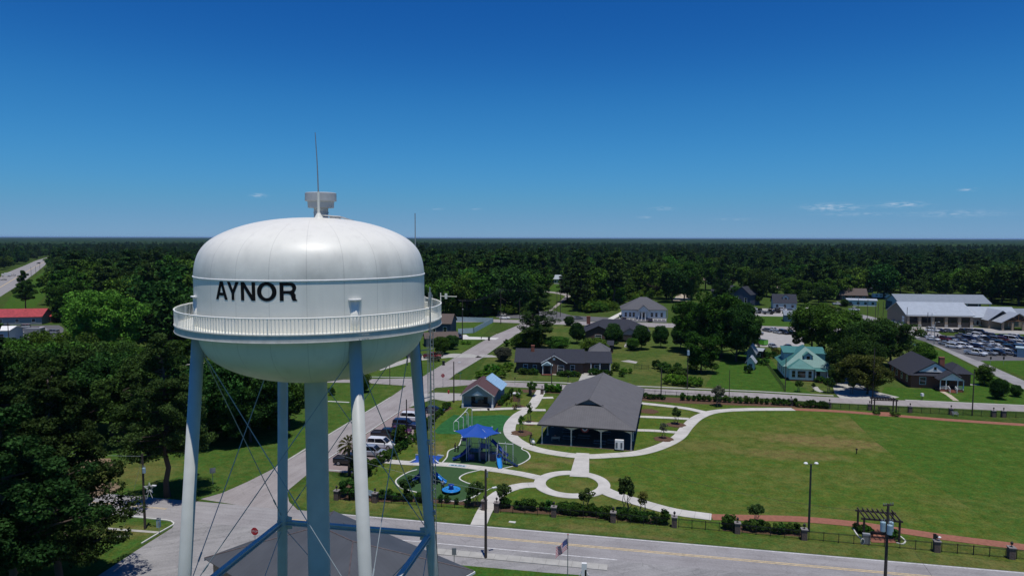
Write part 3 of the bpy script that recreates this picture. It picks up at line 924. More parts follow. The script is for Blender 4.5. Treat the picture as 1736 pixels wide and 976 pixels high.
# painted letters, wrapped round the shell
def arc(cx, cy, rx, ry, a0, a1, n):
 return [(cx + rx * math.cos(R(a0 + (a1 - a0) * i / n)), cy + ry * math.sin(R(a0 + (a1 - a0) * i / n))) for i in range(n + 1)]
LT = {
 'A': ([[(0, 0), (.21, 0), (.285, .22), (.635, .22), (.71, 0), (.92, 0), (.575, 1), (.345, 1)], [(.345, .385), (.575, .385), (.46, .76)]]),
 'Y': ([[(.335, 0), (.545, 0), (.545, .39), (.88, 1), (.645, 1), (.44, .585), (.235, 1), (0, 1), (.335, .39)]]),
 'N': ([[(0, 0), (.19, 0), (.19, .68), (.60, 0), (.80, 0), (.80, 1), (.61, 1), (.61, .33), (.20, 1), (0, 1)]]),
 'O': ([arc(.46, .5, .46, .52, 0, 352, 44), arc(.46, .5, .25, .345, 0, 352, 44)]),
 'R': ([[(0, 0), (.205, 0), (.205, .39), (.40, .39)] + arc(.40, .22, .185, .17, 90, 20, 6) + [(.60, .12), (.66, 0), (.89, 0), (.885, .035)] + [(.82, .1), (.80, .27)] + arc(.64, .30, .17, .15, 0, 60, 5) +
           [(.76, .50)] + arc(.54, .715, .30, .285, -40, 90, 12) + [(0, 1)], [(.205, .55), (.48, .55)] + arc(.52, .69, .125, .14, -90, 90, 10) + [(.205, .83)]]),
}
def letter(mb, ch, a0, a1, z0, h, r):
 loops = LT[ch]
 w = max(p[0] for p in loops[0])
 bm = bmesh.new()
 pts3 = [[Vector((p[0], p[1], 0)) for p in lp] for lp in loops]
 flat = [p for lp in pts3 for p in lp]
 vs = [bm.verts.new(p) for p in flat]
 for t in geometry.tessellate_polygon(pts3):
  try:
   bm.faces.new([vs[i] for i in t])
  except ValueError:
   pass
 for k in range(1, 12):
  x = w * k / 12
  bmesh.ops.bisect_plane(bm, geom=bm.verts[:] + bm.edges[:] + bm.faces[:], plane_co=(x, 0, 0), plane_no=(1, 0, 0))
 bm.verts.index_update()
 V = [pol(r, a0 + (a1 - a0) * v.co.x / w, z0 + v.co.y * h) for v in bm.verts]
 mb.add(V, [[v.index for v in f.verts] for f in bm.faces])
 bm.free()
mb = MB()
for ch, a0, a1 in (('A', -48, -40.3), ('Y', -40.6, -33.9), ('N', -32.9, -25.7), ('O', -24.9, -16.0), ('R', -14.7, -7.1)):
 letter(mb, ch, R(a0), R(a1), 33.83, .93, RT + .012)
mb.build('lettering', M['lettering'], tower)
# walkway: deck, channel fascia, railing
RO = 7.5
mb = MB()
mb.lathe([(RT - .05, ZD - .05), (RO - .02, ZD - .05), (RO - .02, ZD), (RT - .05, ZD)], 128)
deck = mb.build('walkway_deck', M['rail'], tower)
mb = MB()
mb.lathe([(RO - .12, ZF), (RO + .04, ZF), (RO + .04, ZF + .03), (RO, ZF + .03), (RO, ZD + .02), (RO + .04, ZD + .02), (RO + .04, ZD + .06), (RO - .04, ZD + .06), (RO - .04, ZF + .03), (RO - .12, ZF + .03), (RO - .12, ZF)], 144)
mb.cur = 0
mb.lathe([(RT - .3, ZF - .12), (RO - .25, ZF + .02), (RO - .25, ZF + .05), (RT - .3, ZD - .055)], 128)
for a in (5, 10, 13, 16, 19, 22):
 mb.add([pol(RO + .05, R(14 + a * .28), ZF + .10)], [])
 p = pol(RO + .045, R(15.5 + a * .22), ZF + .1)
 mb.tube(p, p + pol(.03, R(18), 0), .025, n=6)
 p.z += .17
 mb.tube(p, p + pol(.03, R(18), 0), .025, n=6)
mb.build('walkway_fascia', M['fascia'], tower)
mb = MB()
n = 128
mb.path([pol(RO, 2 * PI * k / n, ZR) for k in range(n + 1)], .042, 6)
mb.path([pol(RO, 2 * PI * k / n, ZD + .10) for k in range(n + 1)], .022, 4)
nb = 252
for k in range(nb):
 a = 2 * PI * k / nb
 mb.bar(pol(RO, a, ZD + .04), pol(RO, a, ZR), .030 if k % 12 else .055, mi=0, up=pol(1, a, 0))
mb.build('railing', mat('railing_white', (.82, .81, .74), .5, .05, 2), tower)
# legs
ZG = 0.0
LEGS = {}
for nm, a in (('l', -71.5), ('f', 18.0), ('r', 108.3), ('b', 198.6)):
 a = R(a)
 LEGS[nm] = a
def legr(z):
 return 6.42 + .082 * (31.5 - z)
for nm, a in LEGS.items():
 mb = MB()
 p0, p1 = pol(legr(-.2), a, -.2), pol(legr(ZF - .1), a, ZF - .1)
 mb.tube(p0, p1, .355, .335, 28)
 p2 = pol(RT - .06, a, ZF - .4)
 mb.lathe([(.7, -.3), (.7, .35), (.42, .75)], 20, (p0.x, p0.y, 0))
 lg = mb.build('leg', M['tower_leg'], tower, smooth=True)
 mb = MB()          # pipe stub on the shell above the walkway and its cap plate
 mb.tube(pol(RT - .18, a, ZF - .1), pol(RT - .18, a, 33.78), .30, n=24)
 mb.build('leg_stub', M['tank_plain'], lg, smooth=True)
 mb = MB()
 c = pol(RT - .08, a, 33.78)
 ring = [c + pol(.30, a + R(-90 + 180 * k / 10) if True else 0, 0) * (1.0 + .25 * abs(math.sin(R(-90 + 18 * k)))) for k in range(11)]
 mb.prism([(q.x, q.y) for q in ring] + [tuple(pol(RT - .1, a + .085, 0)[:2]), tuple(pol(RT - .1, a - .085, 0)[:2])], 33.78, 33.83)
 mb.build('cap_plate', M['white_paint'], lg)
 mb = MB()          # gusset under the walkway
 for s_ in (-1, 1):
  q = pol(legr(31.2), a, 31.2)
  mb.tube(pol(RT - .35, a, 30.9), q, .3, .34, 12)
 mb.build('gusset', M['tower_leg'], lg)
# riser
mb = MB()
mb.lathe([(.9, 0), (.9, .4), (.66, .6), (.66, 28.3), (.72, 28.6), (.95, 28.74)], 40)
mb.build('riser', M['tower_leg'], tower, smooth=True)
# struts and rods
ZS = 17.05
order = ['l', 'f', 'r', 'b']
def node(nm, z, d=0.0):
 return pol(legr(z) - d, LEGS[nm], z)
for i in range(4):
 a_, b_ = order[i], order[(i + 1) % 4]
 for zs in (ZS, 4.0):
  p, q = node(a_, zs), node(b_, zs)
  d = (q - p).normalized()
  mb = MB()
  p, q = p + d * .3, q - d * .3
  off = Vector((0, 0, .13))
  mb.bar(p + off, q + off, .34, .05)
  mb.bar(p - off, q - off, .34, .05)
  mb.bar(p, q, .05, .21)
  mb.build('strut', M['tower_leg'], tower)
 for (z0, z1) in ((31.0, ZS + .25), (ZS - .3, 4.3)):
  for (u, v) in ((a_, b_), (b_, a_)):
   mb = MB()
   p, q = node(u, z0, .1), node(v, z1, .1)
   mb.tube(p, q, .026, n=6)
   m_ = p.lerp(q, .86)
   mb.tube(m_, p.lerp(q, .89), .05, n=8)
   mb.build('tie_rod', M['rod'], tower)
for nm in order:
 mb = MB()
 c = node(nm, ZS)
 for s_ in (-1, 1):
  other = node(order[(order.index(nm) + s_) % 4], ZS)
  d = (other - c).normalized()
  mb.bar(c + d * .25 + Vector((0, 0, .3)), c + d * .7 + Vector((0, 0, .22)), .03, .4)
  mb.bar(c + d * .25 - Vector((0, 0, .3)), c + d * .7 - Vector((0, 0, .22)), .03, .4)
 mb.build('gusset_plate', M['tower_leg'], tower)
# ladder up the right leg, with cables
a = LEGS['r']
mb = MB()
def lad(s_, z):
 q = pol(8.05 + .012 * (31 - z), a - .005, z)
 tan = pol(1, a + PI / 2, 0)
 return q + tan * (s_ * .2 + .5)
for s_ in (-1, 1):
 mb.tube(lad(s_, 1.5), lad(s_, 33.2), .03, n=5)
for k in range(int(31.5 / .3)):
 z = 2 + k * .3
 mb.tube(lad(-1, z), lad(1, z), .018, n=4)
for k in range(9):
 z = 4 + k * 3.2
 mb.tube(lad(-1, z), pol(legr(z) + .3, a, z), .03, n=4)
mb.build('ladder', M['steel'], tower)
for k in range(4):
 mb = MB()
 mb.path([pol(legr(z) + .36 + .05 * k + .03 * math.sin(z * 2 + k), a - .0 + .012 * k + .004 * math.sin(z + k * 2), z) for z in [1 + i * 1.0 for i in range(31)]], .03 + .012 * (k == 1), 5)
 mb.build('cable', M['black_cable'], tower)
for k in range(3):
 mb = MB()
 mb.path([lad(1.6 + .9 * k, 1 + i * 4.2) for i in range(8)], .018, 4)
 mb.build('cable', M['rod'] if k else M['black_cable'], tower)
for z in (8, 13, 18.6, 23.5):
 mb = MB()
 q = pol(legr(z) + .3, a - .03, z)
 mb.box(q.x - .12, q.y - .12, z - .12, q.x + .12, q.y + .12, z + .12)
 mb.build('cable_clamp', M['steel'], tower)
# vent stack and antennas on the crown
vo = pol(0.0, R(90), 0) + Vector((.25, .9, 0))
mb = MB()
z0 = 37.85
mb.lathe([(.42, z0), (.42, z0 + .62), (.46, z0 + .62), (.46, z0 + .66), (.42, z0 + .66), (.42, z0 + .9), (.76, z0 + .92), (.78, z0 + 1.30), (.92, z0 + 1.32), (.92, z0 + 1.78), (.86, z0 + 1.82), (.78, z0 + 1.74), (0.01, z0 + 1.70)], 40, vo)
mb.build('roof_vent', M['vent_grey'], tower)
ap = Vector((.46, -.35, 0))
mb = MB()
mb.lathe([(.30, 38.05), (.26, 38.14), (.09, 38.42), (.075, 38.42)], 16, ap)
mb.tube(ap + Vector((0, 0, 38.3)), ap + Vector((0, 0, 39.65)), .075, n=10)
mb.build('antenna_mast', M['rail'], tower)
mb = MB()
mb.path([ap + Vector((0, 0, 39.6)), ap + Vector((-.03, 0, 41.2)), ap + Vector((-.12, 0, 43.05))], [.042, .032, .022], 6)
mb.build('whip_antenna', M['steel'], tower)
mb = MB()          # rail along the crown to the hatch
mb.path([Vector((.55, -.1, 38.28)), Vector((1.5, .1, 38.22)), Vector((2.6, .35, 37.86))], .03, 5)
mb.path([Vector((.55, .25, 38.30)), Vector((1.5, .45, 38.24)), Vector((2.6, .7, 37.88))], .03, 5)
for k in range(7):
 u = k / 6
 mb.tube(Vector((.6 + 2 * u, -.05 + .4 * u, 38.27 - .36 * u * u)), Vector((.6 + 2 * u, .3 + .4 * u, 38.28 - .36 * u * u)), .02, n=4)
mb.box(.9, .35, 38.0, 1.45, .9, 38.26)
mb.build('roof_hatch', M['steel'], tower)
mb = MB()
q = pol(RO, R(119), 0)
mb.tube((q.x, q.y, ZD), (q.x, q.y, 38.62), .045, .03, 6)
o = mb.build('whip_antenna', M['steel'], tower)
mb = MB()
q = pol(RO + .08, R(55), 0)
mb.tube((q.x, q.y, 22.0), (q.x, q.y, 34.25), .035, n=6)
mb.tube((q.x, q.y, 33.55), (q.x, q.y, 33.95), .09, n=10)
mb.build('antenna_mast', M['steel'], tower)
mb = MB()
q = pol(RO, R(84), 0)
d = Vector((1, -.08, 0))
mb.tube((q.x, q.y, ZD), (q.x, q.y, 33.62), .035, n=6)
mb.tube((q.x, q.y, 33.42), Vector((q.x, q.y, 33.40)) + d * 1.0, .022, n=6)
c = Vector((q.x, q.y, 33.42)) + d * .33
mb.tube(c - Vector((0, 0, .16)), c + Vector((0, 0, .16)), .085, n=10)
mb.build('side_antenna', M['rail'], tower)
mb = MB()
for k in range(3):
 q = pol(RT + .2, R(88 + 5 * k), 0)
 mb.box(q.x - .1, q.y - .1, ZD + .02, q.x + .15, q.y + .12, ZD + .5 + .3 * k)
mb.build('equipment_box', M['rail'], tower)
# ------------------------------------------------------------------ generic building pieces
M['win_glass'] = glass('window_glass', (.03, .04, .05))
M['frame_white'] = mat('white_trim', (.72, .72, .70), .6, .05, 3)
M['dark_glass'] = glass('dark_glass', (.012, .013, .016))
M['shingle_dark'] = stripes(mat('dark_shingles', (.040, .043, .055), .9, .22, 4, spec=.15), 'Z', .14, .22, .2)
M['shingle_grey'] = stripes(mat('grey_shingles', (.115, .115, .122), .9, .15, 4, spec=.15), 'Z', .12, .15, .2)
M['shingle_brown'] = stripes(mat('brown_shingles', (.11, .085, .072), .9, .18, 4), 'Z', .14, .2, .2)
M['maroon'] = stripes(mat('maroon_roof', (.105, .056, .056), .85, .16, 5), 'Z', .14, .2, .2)
M['blue_roof'] = stripes(mat('pale_blue_metal', (.30, .47, .62), .4, .12, 2), 'X', .5, .2, .1)
M['teal_roof'] = stripes(mat('teal_metal_roof', (.060, .185, .165), .5, .12, 1.2), 'X', .45, .16, .14)
M['metal_grey'] = stripes(mat('grey_standing_seam', (.132, .128, .130), .7, .08, .8, spec=.12), 'X', .42, .16, .14)
M['metal_light'] = stripes(mat('light_metal_roof', (.36, .40, .44), .42, .07, .6), 'X', .6, .08, .1)
M['metal_mid'] = stripes(mat('mid_metal_roof', (.22, .25, .28), .45, .07, .6), 'X', .6, .1, .1)
M['red_roof'] = stripes(mat('faded_red_metal', (.36, .05, .055), .5, .25, 1.0), 'X', .5, .2, .1)
M['brick_dark'] = stripes(mat('dark_brick', (.115, .070, .055), .9, .3, 9), 'Z', .09, .15, .2)
M['brick_red'] = stripes(mat('red_brick', (.24, .085, .055), .9, .25, 9), 'Z', .09, .18, .2)
M['brick_tan'] = stripes(mat('tan_brick', (.30, .235, .165), .9, .16, 6), 'Z', .12, .12, .2)
M['siding_white'] = stripes(mat('white_siding', (.78, .77, .73), .7, .04, 2), 'Z', .2, .1, .15)
M['siding_blue'] = stripes(mat('slate_blue_siding', (.32, .35, .345), .7, .05, 2), 'Z', .2, .14, .15)
M['siding_pale_blue'] = stripes(mat('pale_blue_siding', (.33, .43, .47), .7, .05, 2), 'Z', .2, .1, .15)
M['siding_navy'] = stripes(mat('navy_siding', (.060, .075, .115), .7, .08, 2), 'Z', .2, .12, .15)
M['siding_grey'] = stripes(mat('grey_siding', (.25, .26, .27), .7, .05, 2), 'Z', .2, .1, .15)
M['wood'] = mat('natural_wood', (.25, .12, .055), .7, .25, 4)
M['dark_wood'] = mat('dark_timber', (.045, .034, .028), .8, .25, 5)
M['pole_wood'] = mat('weathered_pole', (.060, .048, .040), .9, .3, 6)
M['black_metal'] = mat('black_metal', (.014, .014, .016), .5, .2, 4)
M['dark_green_pole'] = mat('dark_green_metal', (.022, .035, .033), .5, .15, 4)
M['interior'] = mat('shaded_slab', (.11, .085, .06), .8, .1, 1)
def frame(ax, ay, bx, by):
 """front wall line seen from the street: left corner, heading and width"""
 a, b = g(ax, ay), g(bx, by)
 d = b - a
 return a, math.atan2(d.y, d.x), d.length
ROTS = {'f': 0, 'r': 90, 'b': 180, 'l': 270}
def win(par, x, y, z, w, h, side='f', fm=None, pm=None, mull=True):
 """window whose outer face looks along side (f = -y, r = +x, b = +y, l = -x); frame with pane as its child"""
 Mx = Matrix.Translation((x, y, z)) @ Matrix.Rotation(R(ROTS[side]), 4, 'Z')
 mb = MB(); mb.M = Mx
 t = .10
 for (x0, z0, x1, z1) in ((-w / 2 - t, -t, w / 2 + t, 0), (-w / 2 - t, h, w / 2 + t, h + t), (-w / 2 - t, 0, -w / 2, h), (w / 2, 0, w / 2 + t, h)):
  mb.box(x0, -.06, z0, x1, .02, z1)
 if mull:
  mb.box(-w / 2, -.045, h / 2 - .03, w / 2, .0, h / 2 + .03)
 f = mb.build('window', fm or M['frame_white'], par)
 mb = MB(); mb.M = Mx
 mb.box(-w / 2, -.025, 0, w / 2, .02, h)
 mb.build('pane', pm or M['win_glass'], f)
 return f
def door(par, x, y, z, w, h, side='f', m=None):
 Mx = Matrix.Translation((x, y, z)) @ Matrix.Rotation(R(ROTS[side]), 4, 'Z')
 mb = MB(); mb.M = Mx
 mb.box(-w / 2, -.05, 0, w / 2, .02, h)
 d = mb.build('door', m or M['dark_wood'], par)
 mb = MB(); mb.M = Mx
 mb.box(w / 2 - .16, -.11, h * .45, w / 2 - .08, -.05, h * .5)
 mb.build('handle', M['steel'], d)
 return d
def gable_walls(mb, x0, y0, x1, y1, h, hr, axis, mi=0):
 """walls with gable ends; ridge along axis"""
 mb.box(x0, y0, 0, x1, y1, h, mi)
 if axis == 'x':
  ym = (y0 + y1) / 2
  for x in (x0, x1):
   mb.add([(x, y0, h), (x, y1, h), (x, ym, hr)], [(0, 1, 2)], mi)
 else:
  xm = (x0 + x1) / 2
  for y in (y0, y1):
   mb.add([(x0, y, h), (x1, y, h), (xm, y, hr)], [(0, 1, 2)], mi)
def gable_roof(mb, x0, y0, x1, y1, h, hr, axis, oh=.45, t=.14, mi=0):
 if axis == 'x':
  ym = (y0 + y1) / 2
  k = (hr - h) / (ym - y0)
  e = h - k * oh
  mb.slab([(x0 - oh, y0 - oh, e), (x1 + oh, y0 - oh, e), (x1 + oh, ym, hr), (x0 - oh, ym, hr)], -t, mi)
  mb.slab([(x1 + oh, y1 + oh, e), (x0 - oh, y1 + oh, e), (x0 - oh, ym, hr), (x1 + oh, ym, hr)], -t, mi)
 else:
  xm = (x0 + x1) / 2
  k = (hr - h) / (xm - x0)
  e = h - k * oh
  mb.slab([(x0 - oh, y0 - oh, e), (xm, y0 - oh, hr), (xm, y1 + oh, hr), (x0 - oh, y1 + oh, e)], -t, mi)
  mb.slab([(x1 + oh, y1 + oh, e), (xm, y1 + oh, hr), (xm, y0 - oh, hr), (x1 + oh, y0 - oh, e)], -t, mi)
def hip_roof(mb, x0, y0, x1, y1, h, hr, oh=.5, t=.14, mi=0, ridge=None):
 x0 -= oh; y0 -= oh; x1 += oh; y1 += oh
 w, d = x1 - x0, y1 - y0
 if w >= d:
  r0, r1 = (x0 + d / 2, (y0 + y1) / 2, hr), (x1 - d / 2, (y0 + y1) / 2, hr)
  if ridge is not None:
   r0, r1 = (x0 + ridge, r0[1], hr), (x1 - ridge, r0[1], hr)
  A, B, C, D = (x0, y0, h), (x1, y0, h), (x1, y1, h), (x0, y1, h)
  for f in ([A, B, r1, r0], [B, C, r1], [C, D, r0, r1], [D, A, r0]):
   mb.slab(f, -t, mi)
 else:
  r0, r1 = ((x0 + x1) / 2, y0 + w / 2, hr), ((x0 + x1) / 2, y1 - w / 2, hr)
  if ridge is not None:
   r0, r1 = (r0[0], y0 + ridge, hr), (r0[0], y1 - ridge, hr)
  A, B, C, D = (x0, y0, h), (x1, y0, h), (x1, y1, h), (x0, y1, h)
  for f in ([A, B, r0], [B, C, r1, r0], [C, D, r1], [D, A, r0, r1]):
   mb.slab(f, -t, mi)
def one(name, fn, m, par, **k):
 mb = MB()
 fn(mb)
 return mb.build(name, m, par, **k)
# ------------------------------------------------------------------ pavilion
A, rz, W = frame(919, 752, 1070, 763)
pav = thing('pavilion', 'large open park pavilion with a grey ribbed metal roof and white posts', 'pavilion', A, rz)
L = 33.0
HE, HR = 3.75, 7.75
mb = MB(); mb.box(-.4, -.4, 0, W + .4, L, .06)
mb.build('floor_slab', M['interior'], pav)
OH = .75
x0, x1, y0, y1 = -OH, W + OH, -OH, L + OH
xm = W / 2
ge = 4.4                 # front hip reaches this far back
gz = HE + (HR - HE) * .70
hw = (W / 2 + OH) * (1 - .70)
t = .12
mb = MB()
ya, yb = y0 + ge, y1 - ge
mb.slab([(x0, y0, HE), (xm - hw, ya, gz), (xm, ya, HR), (xm, yb, HR), (xm - hw, yb, gz), (x0, y1, HE)], t)
mb.slab([(x1, y0, HE), (xm + hw, ya, gz), (xm, ya, HR), (xm, yb, HR), (xm + hw, yb, gz), (x1, y1, HE)], t)
roof = mb.build('roof', M['metal_grey'], pav)
m_front = stripes(mat('grey_seam_front', (.132, .128, .130), .7, .08, .8, spec=.12), 'X', .40, .16, .14)
side_m = stripes(mat('grey_seam_side', (.132, .128, .130), .7, .08, .8, spec=.12), 'Y', .40, .16, .14)
paint(roof, side_m)
mb = MB()
mb.slab([(x0, y0, HE), (x1, y0, HE), (xm + hw + .25, ya + .12, gz), (xm - hw - .25, ya + .12, gz)], t)
mb.build('hip_end', m_front, pav)
mb = MB()
mb.slab([(x0, y1, HE), (x1, y1, HE), (xm + hw, yb, gz), (xm - hw, yb, gz)], t)
mb.build('hip_end', m_front, pav)
mb = MB()
mb.add([(xm - hw + .1, ya + .55, gz + .05), (xm + hw - .1, ya + .55, gz + .05), (xm, ya + .55, HR - .1)], [(0, 1, 2)])
mb.add([(xm - hw, ya + .50, gz - .4), (xm + hw, ya + .50, gz - .4), (xm + hw, ya + .50, gz + .16), (xm - hw, ya + .50, gz + .16)], [(0, 1, 2, 3)], 1)
mb.build('gablet', [mat('gablet_blue_grey', (.13, .165, .20), .7, .05, 2), M['black_metal']], pav)
mb = MB()
mb.box(x0, y0 - .04, HE - .22, x1, y0 + .02, HE - .02)
mb.box(x0 - .04, y0, HE - .22, x0 + .02, y1, HE - .02)
mb.box(x1 - .02, y0, HE - .22, x1 + .04, y1, HE - .02)
mb.build('gutter', M['black_metal'], pav)
mb = MB(); mb.path([(xm, ya - .02, HR + .03), (xm, yb, HR + .03)], .07, 6)
mb.build('ridge_cap', M['metal_grey'], pav)
M['post_grey'] = mat('post_pale_grey', (.70, .63, .52), .6, .05, 2)
posts = [(W * k / 3, 0) for k in range(4)] + [(x, L * j / 6) for j in range(1, 6) for x in (0, W)] + [(W * k / 3, L - .3) for k in range(4)]
for (px_, py_) in posts:
 mb = MB(); mb.box(px_ - .1, py_ - .1, .06, px_ + .1, py_ + .1, HE - .2); mb.box(px_ - .16, py_ - .16, .06, px_ + .16, py_ + .16, .35)
 mb.build('post', M['post_grey'], pav)
def arch(mb, p, q, z, drop=.6):
 n = 10
 pts = []
 for i in range(n + 1):
  u = i / n
  c = Vector(p).lerp(Vector(q), u)
  pts.append((c, z - drop * (abs(2 * u - 1) ** 2.2)))
 d = (Vector(q) - Vector(p)).normalized()
 nr_ = Vector((-d.y, d.x, 0)) * .05
 for i in range(n):
  (a, za), (b, zb) = pts[i], pts[i + 1]
  v = []
  for s_ in (-1, 1):
   v += [a + nr_ * s_ + Vector((0, 0, za)), b + nr_ * s_ + Vector((0, 0, zb)), b + nr_ * s_ + Vector((0, 0, z + .12)), a + nr_ * s_ + Vector((0, 0, z + .12))]
  mb.add(v, [(0, 1, 2, 3), (7, 6, 5, 4), (0, 4, 5, 1)])
for k in range(3):
 mb = MB(); arch(mb, (W * k / 3, 0, 0), (W * (k + 1) / 3, 0, 0), HE - .3)
 mb.build('arched_valance', M['post_grey'], pav)
for s_ in (0, W):
 for j in range(6):
  mb = MB(); arch(mb, (s_, L * j / 6, 0), (s_, L * (j + 1) / 6, 0), HE - .35)
  mb.build('arched_valance', M['post_grey'], pav)
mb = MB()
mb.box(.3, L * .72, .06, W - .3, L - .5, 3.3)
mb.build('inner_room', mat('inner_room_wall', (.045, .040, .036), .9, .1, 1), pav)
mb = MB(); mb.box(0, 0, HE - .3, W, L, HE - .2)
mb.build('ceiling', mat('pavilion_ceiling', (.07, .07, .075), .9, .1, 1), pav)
# bunting on the front valance
bt = thing('bunting', 'red, white and blue fan bunting hung on the front of the pavilion', 'bunting', A, rz)
bx, bz = W * .487, HE - .32
mb = MB()
for i, (r0, r1) in enumerate(((.05, .28), (.28, .52), (.52, .78))):
 n = 14
 for k in range(n):
  a0, a1 = PI + PI * k / n, PI + PI * (k + 1) / n
  ya_, yb_ = -.20 - .05 * (k % 2), -.20 - .05 * ((k + 1) % 2)
  mb.add([(bx + r0 * .95 * math.cos(a0), ya_, bz + r0 * math.sin(a0)), (bx + r1 * .95 * math.cos(a0), ya_, bz + r1 * math.sin(a0)), (bx + r1 * .95 * math.cos(a1), yb_, bz + r1 * math.sin(a1)), (bx + r0 * .95 * math.cos(a1), yb_, bz + r0 * math.sin(a1))], [(0, 1, 2, 3)], i)
mb.build('fabric_fan', [mat('bunting_blue', (.02, .04, .16), .8), mat('bunting_white', (.4, .4, .42), .8), mat('bunting_red', (.16, .02, .025), .8)], bt)
def picnic(loc, rz_, label, m, group='picnic tables'):
 t = thing('picnic_table', label, 'picnic table', loc, rz_, group)
 mb = MB(); mb.box(-1.1, -.4, .72, 1.1, .4, .77)
 mb.build('table_top', m, t)
 for s_ in (-1, 1):
  mb = MB(); mb.box(-1.1, s_ * .72 - .14, .43, 1.1, s_ * .72 + .14, .47)
  mb.build('bench', m, t)
 for s_ in (-1, 1):
  mb = MB(); mb.bar((s_ * .75, -.78, .41), (s_ * .75, .78, .41), .05); mb.bar((s_ * .75, -.5, 0), (s_ * .75, -.2, .72), .06); mb.bar((s_ * .75, .5, 0), (s_ * .75, .2, .72), .06)
  mb.build('leg_frame', M['black_metal'], t)
 return t
def loc2(A, rz, x, y, z=0):
 c, s = math.cos(rz), math.sin(rz)
 return Vector((A.x + c * x - s * y, A.y + s * x + c * y, z))
tm = mat('bench_grey', (.20, .22, .25), .6, .1, 2)
p0 = picnic(loc2(A, rz, 10.2, 1.7, .06), rz, 'grey picnic table nearest the front edge of the pavilion, right of the middle', tm)
for x, y, lb in ((12.6, 2.6, 'grey picnic table in the pavilion beside the white cabinet'), (4.4, 3.2, 'grey picnic table in the pavilion, in the left bay near the front'), (7.0, 4.4, 'grey picnic table in the pavilion behind the middle bay'), (3.6, 7.5, 'grey picnic table in the second row of the pavilion, on the left'), (10.5, 7.8, 'grey picnic table in the second row of the pavilion, on the right')):
 dup(p0, loc2(A, rz, x, y, .06), rz, lb)
ck = thing('utility_cabinet', 'white utility cabinet standing at the front right corner of the pavilion', 'cabinet', loc2(A, rz, W - 2.0, -.75, .03), rz)
mb = MB(); mb.box(-.75, -.25, .25, .75, .3, 1.95)
mb.build('cabinet_body', M['white_paint'], ck)
for x in (-.45, .38):
 mb = MB(); mb.box(x - .17, -.29, .55, x + .17, -.252, 1.5)
 mb.build('meter', mat('meter_grey', (.10, .12, .14), .4), ck)
for x in (-.6, .6):
 mb = MB(); mb.box(x - .06, -.1, 0, x + .06, .1, .26)
 mb.build('leg', M['black_metal'], ck)
# ------------------------------------------------------------------ grey hip-roofed building under the tower
C1, C2 = g(566, 867, 3.7), g(803, 968.5, 3.7)
ex = (C2 - C1); el = ex.length; ex.normalize()
ey = Vector((-ex.y, ex.x, 0))
if ey.y > 0: ey = -ey
bd = thing('low_building', 'low building with a broad grey metal hip roof in front of the water tower legs', 'building', (C2.x, C2.y, 0), math.atan2(-ex.y, -ex.x))
dep = 16.0
mb = MB(); mb.box(.6, .6, 0, el - .6, dep - .6, 3.55)
mb.build('wall', M['brick_tan'], bd)
m_low = stripes(mat('slate_metal_roof', (.072, .078, .086), .55, .10, .5), 'Y', .6, .14, .08)
m_low2 = stripes(mat('slate_metal_roof_hip', (.072, .078, .086), .55, .10, .5), 'X', .6, .14, .08)
Pz = 6.9
i0, i1 = (el * .5, dep * .46, Pz), (el * .5, dep * .56, Pz)
i0 = (el * .62, dep * .5, Pz); i1 = (el * .38, dep * .5, Pz)
mb = MB()
mb.slab([(0, 0, 3.7), (el, 0, 3.7), i0, i1], -.12)
mb.slab([(0, dep, 3.7), (el, dep, 3.7), i0, i1], -.12)
mb.build('roof', m_low2, bd)
mb = MB()
mb.slab([(el, 0, 3.7), (el, dep, 3.7), i0], -.12)
mb.build('hip_end', m_low, bd)
mb = MB()
mb.slab([(0, 0, 3.7), (0, dep, 3.7), i1], -.12)
mb.build('hip_end', m_low, bd)
mb = MB()
for a, b in (((el, 0, 3.84), (i0[0], i0[1], Pz + .14)), ((el, dep, 3.84), (i0[0], i0[1], Pz + .14)), ((i0[0], i0[1], Pz + .14), (i1[0], i1[1], Pz + .14)), ((0, 0, 3.84), (i1[0], i1[1], Pz + .14)), ((0, dep, 3.84), (i1[0], i1[1], Pz + .14))):
 mb.path([a, b], .06, 5)
mb.build('ridge_cap', mat('rusty_ridge', (.11, .085, .085), .7, .3, 2), bd)
mb = MB()
mb.box(-.12, -.12, 3.5, el + .12, 0, 3.72); mb.box(-.12, 0, 3.5, 0, dep, 3.72); mb.box(el, 0, 3.5, el + .12, dep, 3.72)
mb.build('gutter', M['frame_white'], bd)
for x in (4, 9, 14, 19):
 win(bd, el - x, .6, 1.0, 1.3, 1.4, 'f')
mb = MB(); mb.tube((el * .68, dep * .25, 4.9), (el * .68, dep * .25, 5.6), .08);
mb.build('vent_pipe', M['black_metal'], bd)
# ------------------------------------------------------------------ small shed with maroon roof, pale blue metal roof behind
A, rz, W = frame(783, 691, 836, 692.5)
sh = thing('park_shed', 'slate blue gabled shed with a maroon roof and an open front porch', 'shed', A, rz)
D = 9.0
mb = MB(); gable_walls(mb, 0, 2.0, W, D, 2.9, 5.2, 'y'); mb.build('wall', M['siding_blue'], sh)
mb = MB(); mb.add([(0, .05, 2.75), (W, .05, 2.75), (W, .05, 2.9), (W / 2, .05, 5.2), (0, .05, 2.9)], [(0, 1, 2, 3, 4)]); mb.box(0, .02, 2.6, W, .2, 2.9); mb.build('porch_gable', M['siding_blue'], sh)
mb = MB(); mb.add([(W * .32, .0, 2.95), (W * .68, .0, 2.95), (W * .5, .0, 3.8)], [(0, 1, 2)]); mb.box(W * .32, -.03, 2.88, W * .68, .04, 2.96); mb.build('gable_vent', M['frame_white'], sh)
mb = MB(); gable_roof(mb, 0, 0, W, D, 2.9, 5.2, 'y', .35); mb.build('roof', M['maroon'], sh)
mb = MB()
